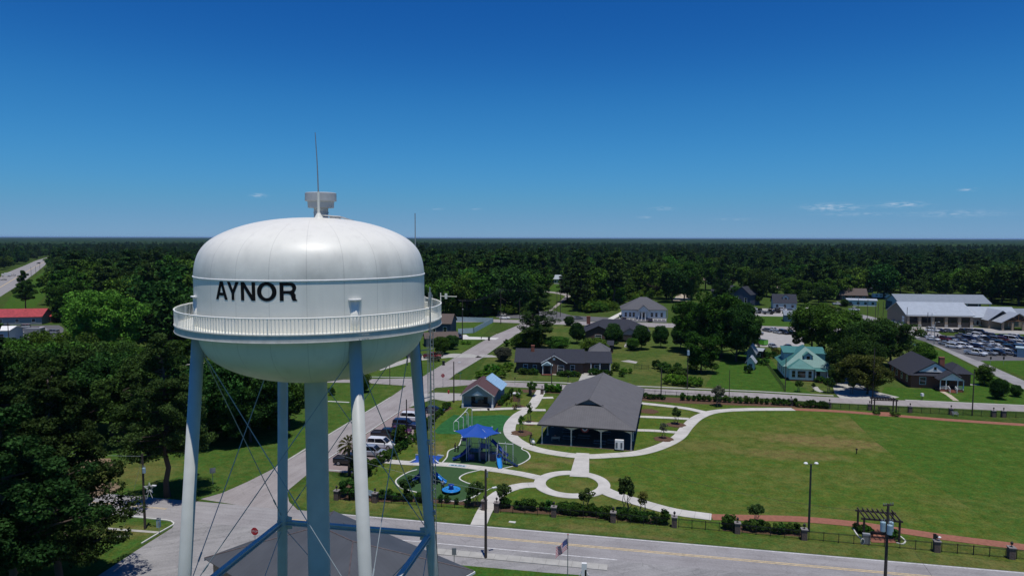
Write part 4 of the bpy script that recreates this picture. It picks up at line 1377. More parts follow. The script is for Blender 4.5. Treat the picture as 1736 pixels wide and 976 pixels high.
for s_ in (-1, 1):
 mb.bar((W / 2, -.36, 5.24), (W / 2 + s_ * (W / 2 + .35), -.36, 2.72), .04, .16)
mb.build('barge_board', M['frame_white'], sh)
for x in (.15, W - .15):
 mb = MB(); mb.box(x - .13, .02, 0, x + .13, .28, 2.6); mb.box(x - .2, -.05, 0, x + .2, .35, .9); mb.build('post', M['frame_white'], sh)
mb = MB(); mb.box(0, 0, 0, W, 2, .1); mb.build('floor_slab', M['apron'], sh)
door(sh, W * .32, 2.0, .1, .9, 2.0); door(sh, W * .72, 2.0, .1, .9, 2.0)
mb = MB(); mb.box(W * .3, .9, .1, W * .85, 1.4, .85); mb.box(W * .5, 1.0, .85, W * .68, 1.4, 1.6)
mb.build('counter', M['black_metal'], sh)
A, rz, W = frame(800, 677, 846, 679)
sk = thing('picnic_shelter', 'shelter with a pale blue corrugated metal roof behind the maroon roofed shed', 'shelter', A, rz)
W2 = W + .4
mb = MB(); gable_roof(mb, 0, 0, W2, 6.5, 2.6, 4.9, 'y', .3, .08); mb.build('roof', M['blue_roof'], sk)
mb = MB(); gable_walls(mb, .3, .5, W2 - .3, 6.2, 2.6, 4.75, 'y'); mb.build('wall', M['siding_pale_blue'], sk)
# ------------------------------------------------------------------ houses
def chimney(par, x, y, z0, z1, m, s=.45):
 mb = MB(); mb.box(x - s, y - s, z0, x + s, y + s, z1); mb.box(x - s - .06, y - s - .06, z1, x + s + .06, y + s + .06, z1 + .15)
 return mb.build('chimney', m, par)
# dark-roofed brick ranch house across the cross street
A, rz, W = frame(875, 631.5, 1035, 634.5)
h1 = thing('brick_house', 'long dark brick ranch house with a near black shingle roof and a small white porch', 'house', A, rz)
wx = W * .71
mb = MB(); gable_walls(mb, 0, 0, wx, 10, 3.2, 5.9, 'x'); mb.box(wx, 1.5, 0, W, 9.5, 3.1)
mb.add([(W, 1.5, 3.1), (W, 9.5, 3.1), (W, 5.5, 5.2)], [(0, 1, 2)])
mb.add([(W * .28, -1.2, 0), (W * .53, -1.2, 0), (W * .53, -1.2, 3.2), (W * .405, -1.2, 5.0), (W * .28, -1.2, 3.2)], [(0, 1, 2, 3, 4)])
mb.box(W * .28, -1.19, 0, W * .53, 0, 3.2)
mb.build('wall', M['brick_dark'], h1)
mb = MB(); gable_roof(mb, 0, 0, wx, 10, 3.2, 5.9, 'x', .5); gable_roof(mb, wx + .5, 1.2, W, 9.8, 3.1, 5.25, 'x', .5)
rf = mb.build('roof', M['shingle_dark'], h1)
mb = MB(); gable_roof(mb, W * .28, -1.2, W * .53, 5.0, 3.2, 5.1, 'y', .35); mb.build('cross_gable_roof', M['shingle_dark'], h1)
mb = MB()
for s_ in (-1, 1):
 mb.bar((W * .405, -1.58, 5.18), (W * .405 + s_ * (W * .125 + .35), -1.58, 3.12), .05, .18)
mb.build('barge_board', M['frame_white'], h1)
chimney(rf, W * .17, 4.0, 4.9, 6.9, M['brick_red'])
px0 = W * .285
mb = MB(); gable_roof(mb, px0, -3.0, px0 + 2.5, -1.2, 2.7, 3.5, 'y', .2); mb.build('porch_roof', M['siding_pale_blue'], h1)
mb = MB(); mb.add([(px0, -3.0, 2.7), (px0 + 2.5, -3.0, 2.7), (px0 + 1.25, -3.0, 3.45)], [(0, 1, 2)]); mb.build('porch_gable', M['frame_white'], h1)
for x in (px0 + .1, px0 + 2.4):
 mb = MB(); mb.tube((x, -2.9, 0), (x, -2.9, 2.7), .12, n=10); mb.build('column', M['frame_white'], h1)
mb = MB(); mb.box(px0 - .2, -3.2, 0, px0 + 2.7, -1.2, .3); mb.build('step', M['brick_red'], h1)
door(h1, px0 + 1.25, -1.2, .3, 1.0, 2.1)
win(h1, W * .475, -1.2, .8, 1.6, 1.6)
mb = MB(); mb.box(W * .405 - .3, -1.24, 3.9, W * .405 + .3, -1.19, 4.5); mb.build('gable_vent', M['frame_white'], h1)
win(h1, W * .10, 0, .9, 1.1, 1.5); win(h1, W * .20, 0, .9, .9, 1.3); win(h1, W * .60, 0, .9, 1.1, 1.4); win(h1, W * .86, 1.5, .9, 1.1, 1.3)
for x in (W * .795, W * .89, W - .1):
 mb = MB(); mb.box(x - .1, .75, 0, x + .1, .95, 2.9); mb.build('column', M['frame_white'], h1)
mb = MB(); mb.box(wx + .6, .75, 2.85, W, .95, 3.02); mb.build('porch_beam', M['frame_white'], h1)
# wings behind it
A2, rz2, W2 = frame(1000, 612, 1031, 613)
hb = thing('outbuilding', 'dark garage with a blue grey hip roof just behind the brick ranch house', 'garage', A2, rz2)
mb = MB(); mb.box(0, 0, 0, W2, 6, 2.9); mb.build('wall', M['brick_dark'], hb)
mb = MB(); hip_roof(mb, 0, 0, W2, 6, 2.9, 5.2); mb.build('roof', M['shingle_grey'], hb)
A2, rz2, W2 = frame(1026, 598, 1039, 598.4)
hb = thing('outbuilding', 'small brown shed with a black roof behind the right end of the brick ranch house', 'shed', A2, rz2)
mb = MB(); gable_walls(mb, 0, 0, W2, 4, 2.6, 3.6, 'x'); mb.build('wall', M['brick_dark'], hb)
mb = MB(); gable_roof(mb, 0, 0, W2, 4, 2.6, 3.7, 'x', .3); mb.build('roof', M['shingle_dark'], hb)
# second brick house with the wide dark roof
A, rz, W = frame(992, 577, 1100, 579)
h2 = thing('brick_house', 'brown brick house with a wide dark hipped roof, behind a row of round trees', 'house', A, rz)
mb = MB(); mb.box(0, 0, 0, W, 13, 3.4); mb.add([(0, -2, 0), (9.5, -2, 0), (9.5, -2, 3.4), (4.75, -2, 5.4), (0, -2, 3.4)], [(0, 1, 2, 3, 4)]); mb.box(0, -1.98, 0, 9.5, 0, 3.4); mb.build('wall', M['brick_dark'], h2)
mb = MB(); hip_roof(mb, 0, 0, W, 13, 3.4, 7.0); rf = mb.build('roof', M['shingle_dark'], h2)
mb = MB(); gable_roof(mb, 0, -2, 9.5, 5, 3.4, 5.6, 'y', .5); mb.build('cross_gable_roof', M['shingle_dark'], h2)
mb = MB(); gable_roof(mb, W * .55, -2.5, W * .84, 6, 3.0, 5.0, 'y', .4); mb.build('carport_roof', M['shingle_dark'], h2)
mb = MB(); mb.add([(W * .55, -2.5, 3.0), (W * .84, -2.5, 3.0), (W * .695, -2.5, 4.9)], [(0, 1, 2)]); mb.box(W * .55, -2.48, 2.7, W * .84, -2.3, 3.0); mb.build('carport_gable', M['siding_grey'], h2)
mb = MB(); mb.box(W * .56, -.02, .02, W * .83, -.01, 2.6); mb.build('garage_door', M['dark_glass'], h2)
chimney(rf, W * .05, 8.5, 5.0, 7.7, M['brick_red'], .7)
win(h2, 4.7, -2, 1, 2.2, 1.4); win(h2, W * .45, 0, 1, 1.4, 1.4)
# white clinic with columns
A, rz, W = frame(1055, 539.8, 1129, 541)
h3 = thing('clinic_building', 'white building with a grey hip roof and a columned entrance on the far street', 'building', A, rz)
mb = MB(); mb.box(0, 0, 0, W, 14, 4.2); mb.build('wall', M['siding_white'], h3)
mb = MB(); hip_roof(mb, 0, 0, W, 14, 4.2, 9.4, .7, ridge=W * .46); mb.build('roof', M['shingle_grey'], h3)
mb = MB(); gable_roof(mb, W * .36, -2.2, W * .60, 4, 4.2, 6.4, 'y', .5); mb.build('porch_roof', M['shingle_grey'], h3)
mb = MB(); mb.add([(W * .36, -2.2, 3.7), (W * .60, -2.2, 3.7), (W * .60, -2.2, 4.2), (W * .48, -2.2, 6.3), (W * .36, -2.2, 4.2)], [(0, 1, 2, 3, 4)]); mb.build('porch_gable', M['siding_white'], h3)
for k in range(4):
 x = W * (.365 + .077 * k); mb = MB(); mb.tube((x, -2.0, 0), (x, -2.0, 3.8), .22, n=10); mb.build('column', M['frame_white'], h3)
door(h3, W * .48, 0, .05, 2.6, 2.8, m=M['dark_glass'])
for u in (.08, .18, .26, .68, .78, .9):
 win(h3, W * u, 0, 1.0, 1.0, 1.9, pm=M['dark_glass'])
mb = MB(); mb.box(W + .6, 2, 0, W + .9, 2.3, 4.0); mb.box(-.2, -.3, 0, W + .2, 0, .7); mb.build('plinth', M['siding_grey'], h3)
# teal-roofed house
A, rz, W = frame(1330, 641.5, 1408, 645)
h4 = thing('teal_roof_house', 'white clapboard house with a teal metal roof, a bay front and dormers', 'house', A, rz)
mb = MB(); mb.box(0, 0, .4, W, 12.5, 3.3); mb.box(.8, -2.6, .4, 6.6, 0, 3.2); mb.build('wall', M['siding_white'], h4)
mb = MB(); mb.box(.05, .05, 0, W - .05, 12.4, .4); mb.box(.85, -2.55, 0, 6.5, .05, .4); mb.build('foundation', M['brick_red'], h4)
mb = MB()
hip_roof(mb, 0, 0, W, 12.5, 3.3, 8.0, .7, ridge=W / 2 - .4)
rf = mb.build('roof', M['teal_roof'], h4)
mb = MB()
zz = 3.25
mb.slab([(.3, -3.1, zz), (7.1, -3.1, zz), (3.7, .2, 5.2)], -.1)
mb.slab([(.3, -3.1, zz), (3.7, .2, 5.2), (3.7, 2.6, 5.2), (.3, 1.2, zz)], -.1)
mb.slab([(7.1, -3.1, zz), (3.7, .2, 5.2), (3.7, 2.6, 5.2), (7.1, 1.2, zz)], -.1)
mb.build('bay_roof', M['teal_roof'], h4)
mb = MB(); mb.slab([(6.6, -2.6, 2.75), (W + .6, -2.6, 2.75), (W + .6, .3, 3.55), (6.6, .3, 3.55)], -.08); mb.build('porch_roof', M['teal_roof'], h4)
for x in (7.2, 10.0, W + .3):
 mb = MB(); mb.box(x - .08, -2.4, .3, x + .08, -2.24, 2.8); mb.build('post', M['frame_white'], h4)
mb = MB(); mb.box(6.62, -2.5, 0, W + .4, -.02, .35); mb.build('porch_floor', M['interior'], h4)
mb = MB()
for k in range(3):
 mb.box(7.4, -2.9 - .3 * k, 0, 9.2, -2.5 - .3 * k, .35 - .1 * (k + 1))
mb.build('step', M['brick_red'], h4)
def dormer(par, x, y, z, w, d, h, side, wm, rm, withwin=True):
 Mx = Matrix.Translation((x, y, z)) @ Matrix.Rotation(R(ROTS[side]), 4, 'Z')
 mb = MB(); mb.M = Mx; gable_walls(mb, -w / 2, 0, w / 2, d, h, h + w * .36, 'y'); dm = mb.build('dormer', wm, par)
 mb = MB(); mb.M = Mx; gable_roof(mb, -w / 2, 0, w / 2, d, h, h + w * .4, 'y', .3, .08); mb.build('dormer_roof', rm, dm)
 if withwin:
  mb = MB(); mb.M = Mx; mb.box(-w * .3, -.05, .25, w * .3, .0, h - .1); mb.build('window', M['frame_white'], dm)
  mb = MB(); mb.M = Mx; mb.box(-w * .22, -.08, .33, w * .22, -.02, h - .2); mb.build('pane', M['dark_glass'], dm)
dormer(rf, W * .52, 1.2, 4.6, 1.9, 3.6, 1.65, 'f', M['siding_pale_blue'], M['teal_roof'])
def shed_dormer(par, sx):
 x_in, x_out = (W / 2 - sx * 1.2), (W / 2 - sx * 5.2)
 xa, xb = min(x_in, x_out), max(x_in, x_out)
 mb = MB(); mb.box(xa, 5.0, 3.6, xb, 9.6, 6.15); dm = mb.build('dormer', M['siding_pale_blue'], par)
 mb = MB(); mb.slab([(xa - .3, 4.6, 6.15), (xb + .3, 4.6, 6.15), (xb + .3, 10, 7.2), (xa - .3, 10, 7.2)], -.1); mb.build('dormer_roof', M['teal_roof'], dm)
shed_dormer(rf, 1); shed_dormer(rf, -1)
for x, w in ((1.75, .8), (3.7, 1.9), (5.75, .8)):
 win(h4, x, -2.6, 1.0, w, 1.7, pm=M['dark_glass'])
for y in (1.5, 4.5, 8, 11):
 win(h4, 0, y, 1.1, 1.0, 1.6, 'l')
door(h4, 8.2, 0, .35, 1.0, 2.1); win(h4, 10.8, 0, .9, 1.2, 1.5)
# white gabled brick house on the right
A, rz, W = frame(1544, 656.5, 1612, 660.5)
rz = R(-13); W = 10.6
h5 = thing('brick_house', 'red brick house with a white gable, dark shingle roof and a screened white porch', 'house', A, rz)
mb = MB(); mb.box(0, 0, 0, W, 17, 3.3); mb.build('wall', M['brick_red'], h5)
mb = MB(); mb.add([(1.6, .02, 4.1), (W - 1.6, .02, 4.1), (W / 2, .02, 6.3)], [(0, 1, 2)]); mb.build('gable', M['siding_white'], h5)
mb = MB(); gable_roof(mb, 0, .3, W, 17, 3.3, 6.5, 'y', .5)
mb.slab([(-.5, -.6, 3.15), (W + .5, -.6, 3.15), (W - 1.0, .9, 4.15), (1.0, .9, 4.15)], -.1)
rf = mb.build('roof', M['shingle_dark'], h5)
chimney(rf, W * .66, 1.2, 4.0, 7.6, M['brick_red'], .55)
mb = MB(); mb.box(W, 5, 0, W + 4.5, 13, 3.0); mb.build('side_wing', M['brick_red'], h5)
mb = MB(); hip_roof(mb, W, 5, W + 4.5, 13, 3.0, 5.0); mb.build('wing_roof', M['shingle_dark'], h5)
mb = MB(); mb.box(W / 2 - .45, -.02, 4.6, W / 2 + .45, .0, 5.5); f = mb.build('window', M['frame_white'], h5)
mb = MB(); mb.box(W / 2 - .3, -.05, 4.7, W / 2 + .3, -.01, 5.4); mb.build('pane', M['dark_glass'], f)
win(h5, 2.6, 0, 1.0, 1.3, 1.7)
for y in (3, 7, 11, 14.5):
 win(h5, 0, y, 1.0, 1.0, 1.5, 'l')
pw0, pw1 = W * .50, W * .50 + 5.2
mb = MB(); gable_roof(mb, pw0, -3.4, pw1, 1.0, 3.0, 4.7, 'y', .35); mb.build('porch_roof', M['shingle_dark'], h5)
mb = MB(); mb.add([(pw0, -3.4, 2.85), (pw1, -3.4, 2.85), (pw1, -3.4, 3.0), ((pw0 + pw1) / 2, -3.4, 4.6), (pw0, -3.4, 3.0)], [(0, 1, 2, 3, 4)]); mb.build('porch_gable', M['siding_white'], h5)
mb = MB(); mb.box(pw0, -3.3, 0, pw1, -.02, .55); mb.build('porch_floor', M['brick_red'], h5)
for k in range(5):
 if k == 2: continue
 x = pw0 + .1 + (pw1 - pw0 - .2) * k / 4
 mb = MB(); mb.box(x - .09, -3.38, .55, x + .09, -3.2, 2.9); mb.build('post', M['frame_white'], h5)
for a, b in ((pw0 + .1, pw0 + 1.9), (pw1 - 1.9, pw1 - .1)):
 mb = MB(); mb.bar((a, -3.29, 1.4), (b, -3.29, 1.4), .07); mb.bar((a, -3.29, .75), (b, -3.29, .75), .05)
 for k in range(12):
  x = a + (b - a) * k / 11; mb.bar((x, -3.29, .75), (x, -3.29, 1.4), .05)
 mb.build('railing', M['frame_white'], h5)
for k in range(3):
 mb = MB(); mb.box(pw0 + 1.9, -3.75 - .35 * k, 0, pw1 - 1.9, -3.4 - .35 * k, .45 - .14 * k); mb.build('step', M['brick_red'], h5)
for s_ in (pw0 + 1.85, pw1 - 1.85):
 mb = MB(); mb.bar((s_, -3.4, 1.45), (s_, -4.5, 1.0), .09); mb.bar((s_, -4.5, 0), (s_, -4.5, 1.0), .12); mb.bar((s_, -3.9, .2), (s_, -3.9, 1.2), .06)
 mb.build('stair_rail', M['frame_white'], h5)
mb = MB(); mb.box(pw0 + 2.1, -.06, .55, pw1 - 2.1, .0, 2.6); mb.build('door', M['dark_glass'], h5)
# ------------------------------------------------------------------ fire station
A, rz, W = frame(1536.5, 553.8, 1649, 555.6)
fs = thing('fire_station', 'fire station with five bay doors, tan brick piers and light metal roofs', 'fire station', A, rz)
D = 19.0
HE, HR = 5.2, 9.6
mb = MB()
gable_walls(mb, 0, .6, W, D, HE, HR, 'x')
mb.box(0, 0, HE - .9, W, .6, HE)
mb.build('wall', M['brick_tan'], fs)
mb = MB(); gable_roof(mb, 0, 0, W, D, HE, HR, 'x', .5, .2); mb.build('roof', M['metal_light'], fs)
mb = MB(); mb.box(-.5, -.56, HE - .52, W + .5, -.48, HE - .18)
for x in (-.52, W + .5):
 mb.bar((x, -.5, HE - .15), (x, D / 2, HR + .12), .06, .3)
mb.build('roof_trim', M['frame_white'], fs)
bw = W / 5
for k in range(6):
 x = min(max(k * bw, .55), W - .55)
 mb = MB(); mb.box(x - .55, -.12, 0, x + .55, .6, HE - .9); pr = mb.build('pier', M['brick_tan'], fs)
 mb = MB(); mb.box(x - .65, -.2, 0, x + .65, -.122, 1.2); mb.build('pier_base', M['apron'], pr)
for k in range(5):
 mb = MB(); mb.box(k * bw + .9, .3, .02, (k + 1) * bw - .9, .58, HE - 1.0); mb.build('bay_door', M['dark_glass'], fs)
for k in range(3):
 mb = MB(); mb.box(-.06, 2.2, .6 + 1.3 * k, 0, 4.2, 1.6 + 1.3 * k); mb.build('louvre', M['frame_white'], fs)
# office wing
wx0, wx1 = W + .4, W + 20
mb = MB(); gable_walls(mb, wx0, 4.0, wx1, D - 2, 4.2, 7.6, 'x'); mb.build('office_wall', M['brick_tan'], fs)
mb = MB(); gable_roof(mb, wx0, 4.0, wx1, D - 2, 4.2, 7.8, 'x', .6, .2); mb.build('office_roof', M['metal_light'], fs)
cx = W + 10.5
m_y = stripes(mat('light_metal_cross', (.34, .37, .40), .42, .07, .6), 'Y', .6, .08, .1)
mb = MB(); mb.box(cx - 5, -1.0, 0, cx + 5, 6, 3.6); mb.build('entrance_wing', M['brick_tan'], fs)
mb = MB(); gable_roof(mb, cx - 5.0, -1.0, cx + 5.0, 9, 3.7, 7.4, 'y', .6, .18); mb.build('entrance_roof', m_y, fs)
px_ = W + 13.2
mb = MB(); gable_roof(mb, px_ - 6.2, -7.5, px_ + 6.2, -1.0, 3.4, 7.0, 'y', .5, .16); mb.build('porch_roof', m_y, fs)
mb = MB(); mb.add([(px_ - 5, -7.2, 3.6), (px_ + 5, -7.2, 3.6), (px_, -7.2, 6.6)], [(0, 1, 2)]); mb.build('porch_gable', M['dark_wood'], fs)
mb = MB()
mb.bar((px_ - 4.6, -7.4, 4.0), (px_ + 4.6, -7.4, 4.0), .25); mb.bar((px_, -7.4, 4.0), (px_, -7.4, 6.6), .22)
mb.bar((px_, -7.4, 4.1), (px_ - 2.2, -7.4, 5.3), .18); mb.bar((px_, -7.4, 4.1), (px_ + 2.2, -7.4, 5.3), .18)
mb.build('porch_truss', M['wood'], fs)
for x in (px_ - 5.6, px_ - 2.0, px_ + 2.0, px_ + 5.6):
 mb = MB(); mb.box(x - .35, -7.4, 0, x + .35, -6.8, 3.4); mb.build('pier', M['brick_tan'], fs)
for k in range(3):
 win(fs, W + 2.2 + 1.7 * k, 4.0, .8, 1.1, 1.8, pm=M['dark_glass'], mull=False)
win(fs, cx + 3.5, -1.0, .8, 1.5, 1.8, pm=M['dark_glass'])
mb = MB(); mb.box(wx1 + .5, 5, 0, wx1 + 22, D, 4.4); mb.build('rear_wing', M['brick_tan'], fs)
mb = MB(); gable_roof(mb, wx1 + .6, 5, wx1 + 22, D, 4.4, 7.0, 'x', .3, .2); mb.build('rear_roof', M['metal_mid'], fs)
# long shed behind
A, rz, W = frame(1524, 528, 1678, 530)
lg = thing('long_shed', 'long open sided metal shed standing behind the fire station', 'shed', A, rz)
mb = MB(); mb.box(0, 8, 0, W, 16, 4.5); mb.build('wall', M['siding_navy'], lg)
mb = MB(); gable_roof(mb, 0, 0, W, 16, 4.6, 8.2, 'x', .6, .2); mb.build('roof', M['metal_mid'], lg)
mb = MB(); mb.add([(0, 0, 0), (0, 16, 0), (0, 16, 4.6), (0, 8, 8.1), (0, 0, 4.6)], [(0, 1, 2, 3, 4)]); mb.box(-.02, 2, 0, .3, 6, 3.6, 1); mb.build('end_wall', [M['siding_pale_blue'], M['dark_glass']], lg)
for k in range(9):
 x = W * k / 8; mb = MB(); mb.box(x - .15, .1, 0, x + .15, .4, 4.5); mb.build('post', M['frame_white'], lg)
# ------------------------------------------------------------------ simple far houses, each with walls, roof, windows
def far_house(ax, ay, bx, by, depth, he, hr, wm, rm, label, name='house', axis='x', hip=False, nwin=3, cat='house', chim=False):
 A, rz, W = frame(ax, ay, bx, by)
 h = thing(name, label, cat, A, rz)
 mb = MB()
 if hip: mb.box(0, 0, 0, W, depth, he)
 else: gable_walls(mb, 0, 0, W, depth, he, hr, axis)
 mb.build('wall', wm, h)
 mb = MB()
 if hip: hip_roof(mb, 0, 0, W, depth, he, hr)
 else: gable_roof(mb, 0, 0, W, depth, he, hr, axis)
 rf = mb.build('roof', rm, h)
 for k in range(nwin):
  win(h, W * (k + .5) / nwin, 0, he * .3, min(1.3, W / nwin * .5), he * .4, pm=M['dark_glass'])
 if chim: chimney(rf, W * .3, depth * .4, he, hr + .9, M['brick_red'])
 return h, rf, W
h, rf, W = far_house(1311, 524, 1350, 525, 10, 3.6, 7.6, M['siding_pale_blue'], M['shingle_dark'], 'pale blue cottage with a dark roof and a wide front dormer, behind the equipment yard')
dormer(rf, W * .55, 2.0, 4.9, 3.0, 3.4, 1.4, 'f', M['siding_pale_blue'], M['shingle_dark'])
far_house(1243, 517, 1271, 519, 13, 6.4, 10.4, M['siding_navy'], M['shingle_dark'], 'two storey navy house with dark gables left of the pale blue cottage', axis='y', nwin=2)
far_house(1206, 503, 1240, 505, 10, 4, 7.5, M['siding_navy'], M['shingle_dark'], 'navy wing with a long low roof left of the two storey navy house', nwin=3)
far_house(1424, 509, 1470, 510, 9, 3.4, 7.0, M['brick_dark'], M['shingle_brown'], 'long brown roofed house with dark walls among the trees', nwin=4)
far_house(1436, 518, 1486, 519.5, 5, 3.2, 3.9, M['siding_white'], M['metal_light'], 'low white annex with a flat pale roof beside the open lot', nwin=4, cat='building', name='annex')
far_house(1462, 496, 1480, 496.5, 8, 3.4, 6.4, M['siding_navy'], M['shingle_dark'], 'small dark house with a white dormer behind the long brown roofed house', nwin=2)
far_house(1429, 476, 1447, 476.5, 9, 4, 7.2, M['siding_grey'], M['metal_mid'], 'grey roofed house half hidden in the far woods on the right', nwin=2)
far_house(1520, 482, 1536, 482.5, 8, 3.6, 6.6, M['siding_white'], M['metal_light'], 'white house with a pale roof glimpsed between the far trees', nwin=2)
far_house(1665, 474, 1695, 475, 10, 3.8, 7.4, M['brick_dark'], M['shingle_grey'], 'grey roofed house set deep in the woods at far right', nwin=3)
far_house(1330, 545, 1360, 546, 7, 3.0, 4.6, M['siding_grey'], M['metal_mid'], 'low workshop with a pale metal roof at the edge of the equipment yard', nwin=2, cat='workshop', name='workshop')
far_house(939, 481, 950, 481.3, 9, 4, 7, M['siding_white'], M['metal_light'], 'small white building in the distant clearing at the end of the woodland lane', nwin=2)
far_house(788 - 62, 568, 764, 568.6, 12, 4.6, 7.5, M['siding_navy'], M['shingle_brown'], 'navy two storey house with a brown roof beside the pale blue fence', nwin=2)
far_house(722, 588, 776, 586, 6, 3.0, 4.5, M['siding_navy'], M['shingle_brown'], 'brown roofed navy porch wing in front of the two storey navy house', nwin=3, cat='house wing', name='house_wing')
far_house(268, 690, 318, 691, 10, 3.2, 5.6, M['brick_red'], M['shingle_grey'], 'brick house with a pale grey roof behind the left leg of the tower', nwin=2)
far_house(-70, 552, 71, 549.5, 10, 3.4, 6.2, M['siding_grey'], M['red_roof'], 'roadside store with a faded red metal roof', nwin=5, cat='store', name='store')
far_house(-60, 581, 16, 580, 8, 4.2, 5.2, M['siding_pale_blue'], M['siding_white'], 'low pale blue building with a white flat roof at the left edge', nwin=3, cat='building', name='roadside_building')
far_house(78, 546.5, 88, 546.5, 3.5, 2.8, 3.6, M['brick_red'], M['red_roof'], 'small red outbuilding at the right end of the red roofed store', nwin=1, cat='shed', name='outbuilding')
far_house(-5, 622, 32, 622, 9, 3.2, 5.0, M['siding_white'], M['metal_light'], 'white roofed building peeking through dense trees on the left', nwin=2, cat='building', name='building')
far_house(1265.5, 613, 1279, 614, 6, 3.0, 4.8, M['siding_grey'], M['metal_mid'], 'grey garden shed with a metal roof left of the teal roofed house', axis='y', nwin=1, cat='shed', name='shed')
far_house(1266, 626, 1278, 627, 3, 2.4, 3.6, M['siding_white'], M['metal_light'], 'small white garden shed in front of the grey garden shed', axis='y', nwin=1, cat='shed', name='shed')
far_house(1281, 607, 1291, 608, 4, 2.4, 2.9, M['dark_wood'], M['metal_light'], 'dark lean to with a pale flat roof beside the grey garden shed', nwin=1, cat='lean-to', name='lean_to')
far_house(1724, 605, 1760, 608, 4, 2.9, 3.1, M['siding_pale_blue'], M['siding_pale_blue'], 'pale blue container at the right edge beside the packed car park', nwin=0, cat='container', name='container')
far_house(783, 415.5, 793, 415.5, 30, 9, 12, M['siding_white'], M['metal_light'], 'tiny white building standing in the far distant forest', nwin=0, name='distant_building', cat='building')
far_house(1198, 481, 1212, 481.3, 8, 3.4, 5.2, M['siding_white'], M['shingle_grey'], 'small white house behind the pool supplies yard', nwin=2)
# ------------------------------------------------------------------ foliage
F = {
 'oak': foliage('oak_leaves', (0.023, 0.052, 0.009), (0.075, 0.162, 0.020)),
 'dark': foliage('dark_leaves', (0.014, 0.036, 0.009), (0.048, 0.107, 0.020)),
 'light': foliage('light_leaves', (0.043, 0.094, 0.010), (0.138, 0.239, 0.032)),
 'pine': foliage('pine_needles', (0.016, 0.038, 0.010), (0.052, 0.104, 0.025)),
 'magnolia': foliage('magnolia_leaves', (0.032, 0.046, 0.009), (0.138, 0.138, 0.032)),
 'shrub': foliage('shrub_leaves', (0.017, 0.043, 0.009), (0.064, 0.133, 0.023), 1.5),
 'bright': foliage('bright_shrub_leaves', (0.035, 0.090, 0.009), (0.109, 0.254, 0.026), 1.2),
 'grey': foliage('grey_shrub_leaves', (.05, .06, .04), (.14, .15, .10), 1.5),
 'red': foliage('reddish_shrub_leaves', (.05, .016, .016), (.085, .045, .03), 1.5),
 'myrtle': foliage('myrtle_leaves', (0.026, 0.049, 0.014), (0.075, 0.122, 0.032), 1.2),
 'palm': foliage('palm_fronds', (.04, .055, .015), (.12, .12, .045), 1.2),
}
M['bark'] = mat('bark', (.075, .055, .042), .95, .3, 5)
M['bark_pale'] = mat('pale_bark', (.16, .13, .105), .95, .25, 5)
rng = np.random.default_rng(11)
def leaves(centers, radii, n_per, size, flat=.75, up=.35, rnd=.75, out_=.8, shell=.45):
 """irregular leaf sprays spread through a set of clumps; returns verts (N,4,3)"""
 C_ = np.repeat(np.asarray(centers, float), n_per, 0)
 Rr = np.repeat(np.asarray(radii, float), n_per)
 n = len(C_)
 d = rng.normal(size=(n, 3))
 d /= np.linalg.norm(d, axis=1)[:, None]
 rad = (shell + (1 - shell) * rng.random(n)) ** .6
 P = C_ + d * (Rr * rad)[:, None] * np.array([1, 1, flat])
 nrm = d * out_ + rng.normal(size=(n, 3)) * rnd + np.array([0, 0, up])
 nrm /= np.linalg.norm(nrm, axis=1)[:, None]
 t = rng.normal(size=(n, 3))
 t -= nrm * (t * nrm).sum(1)[:, None]
 t /= np.linalg.norm(t, axis=1)[:, None]
 b = np.cross(nrm, t)
 s = size * (.55 + .9 * rng.random(n))
 q = []
 for (u, v) in ((-1, -.35), (.25, -.75), (1, .3), (-.2, .8)):
  ju = u + rng.normal(size=n) * .22
  jv = v + rng.normal(size=n) * .22
  q.append(P + t * (ju * s)[:, None] + b * (jv * s)[:, None] + nrm * (rng.normal(size=n) * .12 * s)[:, None])
 return np.stack(q, 1)
def leaf_mesh(name, Q, m, extra=None):
 n = len(Q)
 v = Q.reshape(-1, 3)
 me = bpy.data.meshes.new(name)
 me.vertices.add(len(v))
 me.vertices.foreach_set('co', v.astype(np.float32).ravel())
 me.loops.add(4 * n)
 me.loops.foreach_set('vertex_index', np.arange(4 * n, dtype=np.int32))
 me.polygons.add(n)
 me.polygons.foreach_set('loop_start', np.arange(0, 4 * n, 4, dtype=np.int32))
 me.materials.append(m)
 me.update()
 me.validate()
 return me
def clumps_ellipsoid(n, rx, rz_, cz, rmin, rmax, bottom=-.7, seed=0, hollow=.35, lobes=0.0):
 r = np.random.default_rng(seed)
 c, q = [], []
 ph = r.random(3) * 6.28
 while len(c) < n:
  d = r.normal(size=3)
  d /= np.linalg.norm(d)
  if d[2] < bottom:
   continue
  k = (hollow + (1 - hollow) * r.random()) ** .5
  az = math.atan2(d[1], d[0])
  lob = 1 + lobes * (math.sin(2 * az + ph[0]) * .5 + math.sin(3 * az + ph[1]) * .5 + .5 * math.sin(3 * d[2] + ph[2]))
  rr = rmin + (rmax - rmin) * r.random()
  c.append((d[0] * k * (rx - rr * .6) * lob, d[1] * k * (rx - rr * .6) * lob, cz + d[2] * k * (rz_ - rr * .5) * lob))
  q.append(rr)
 return np.array(c), np.array(q)
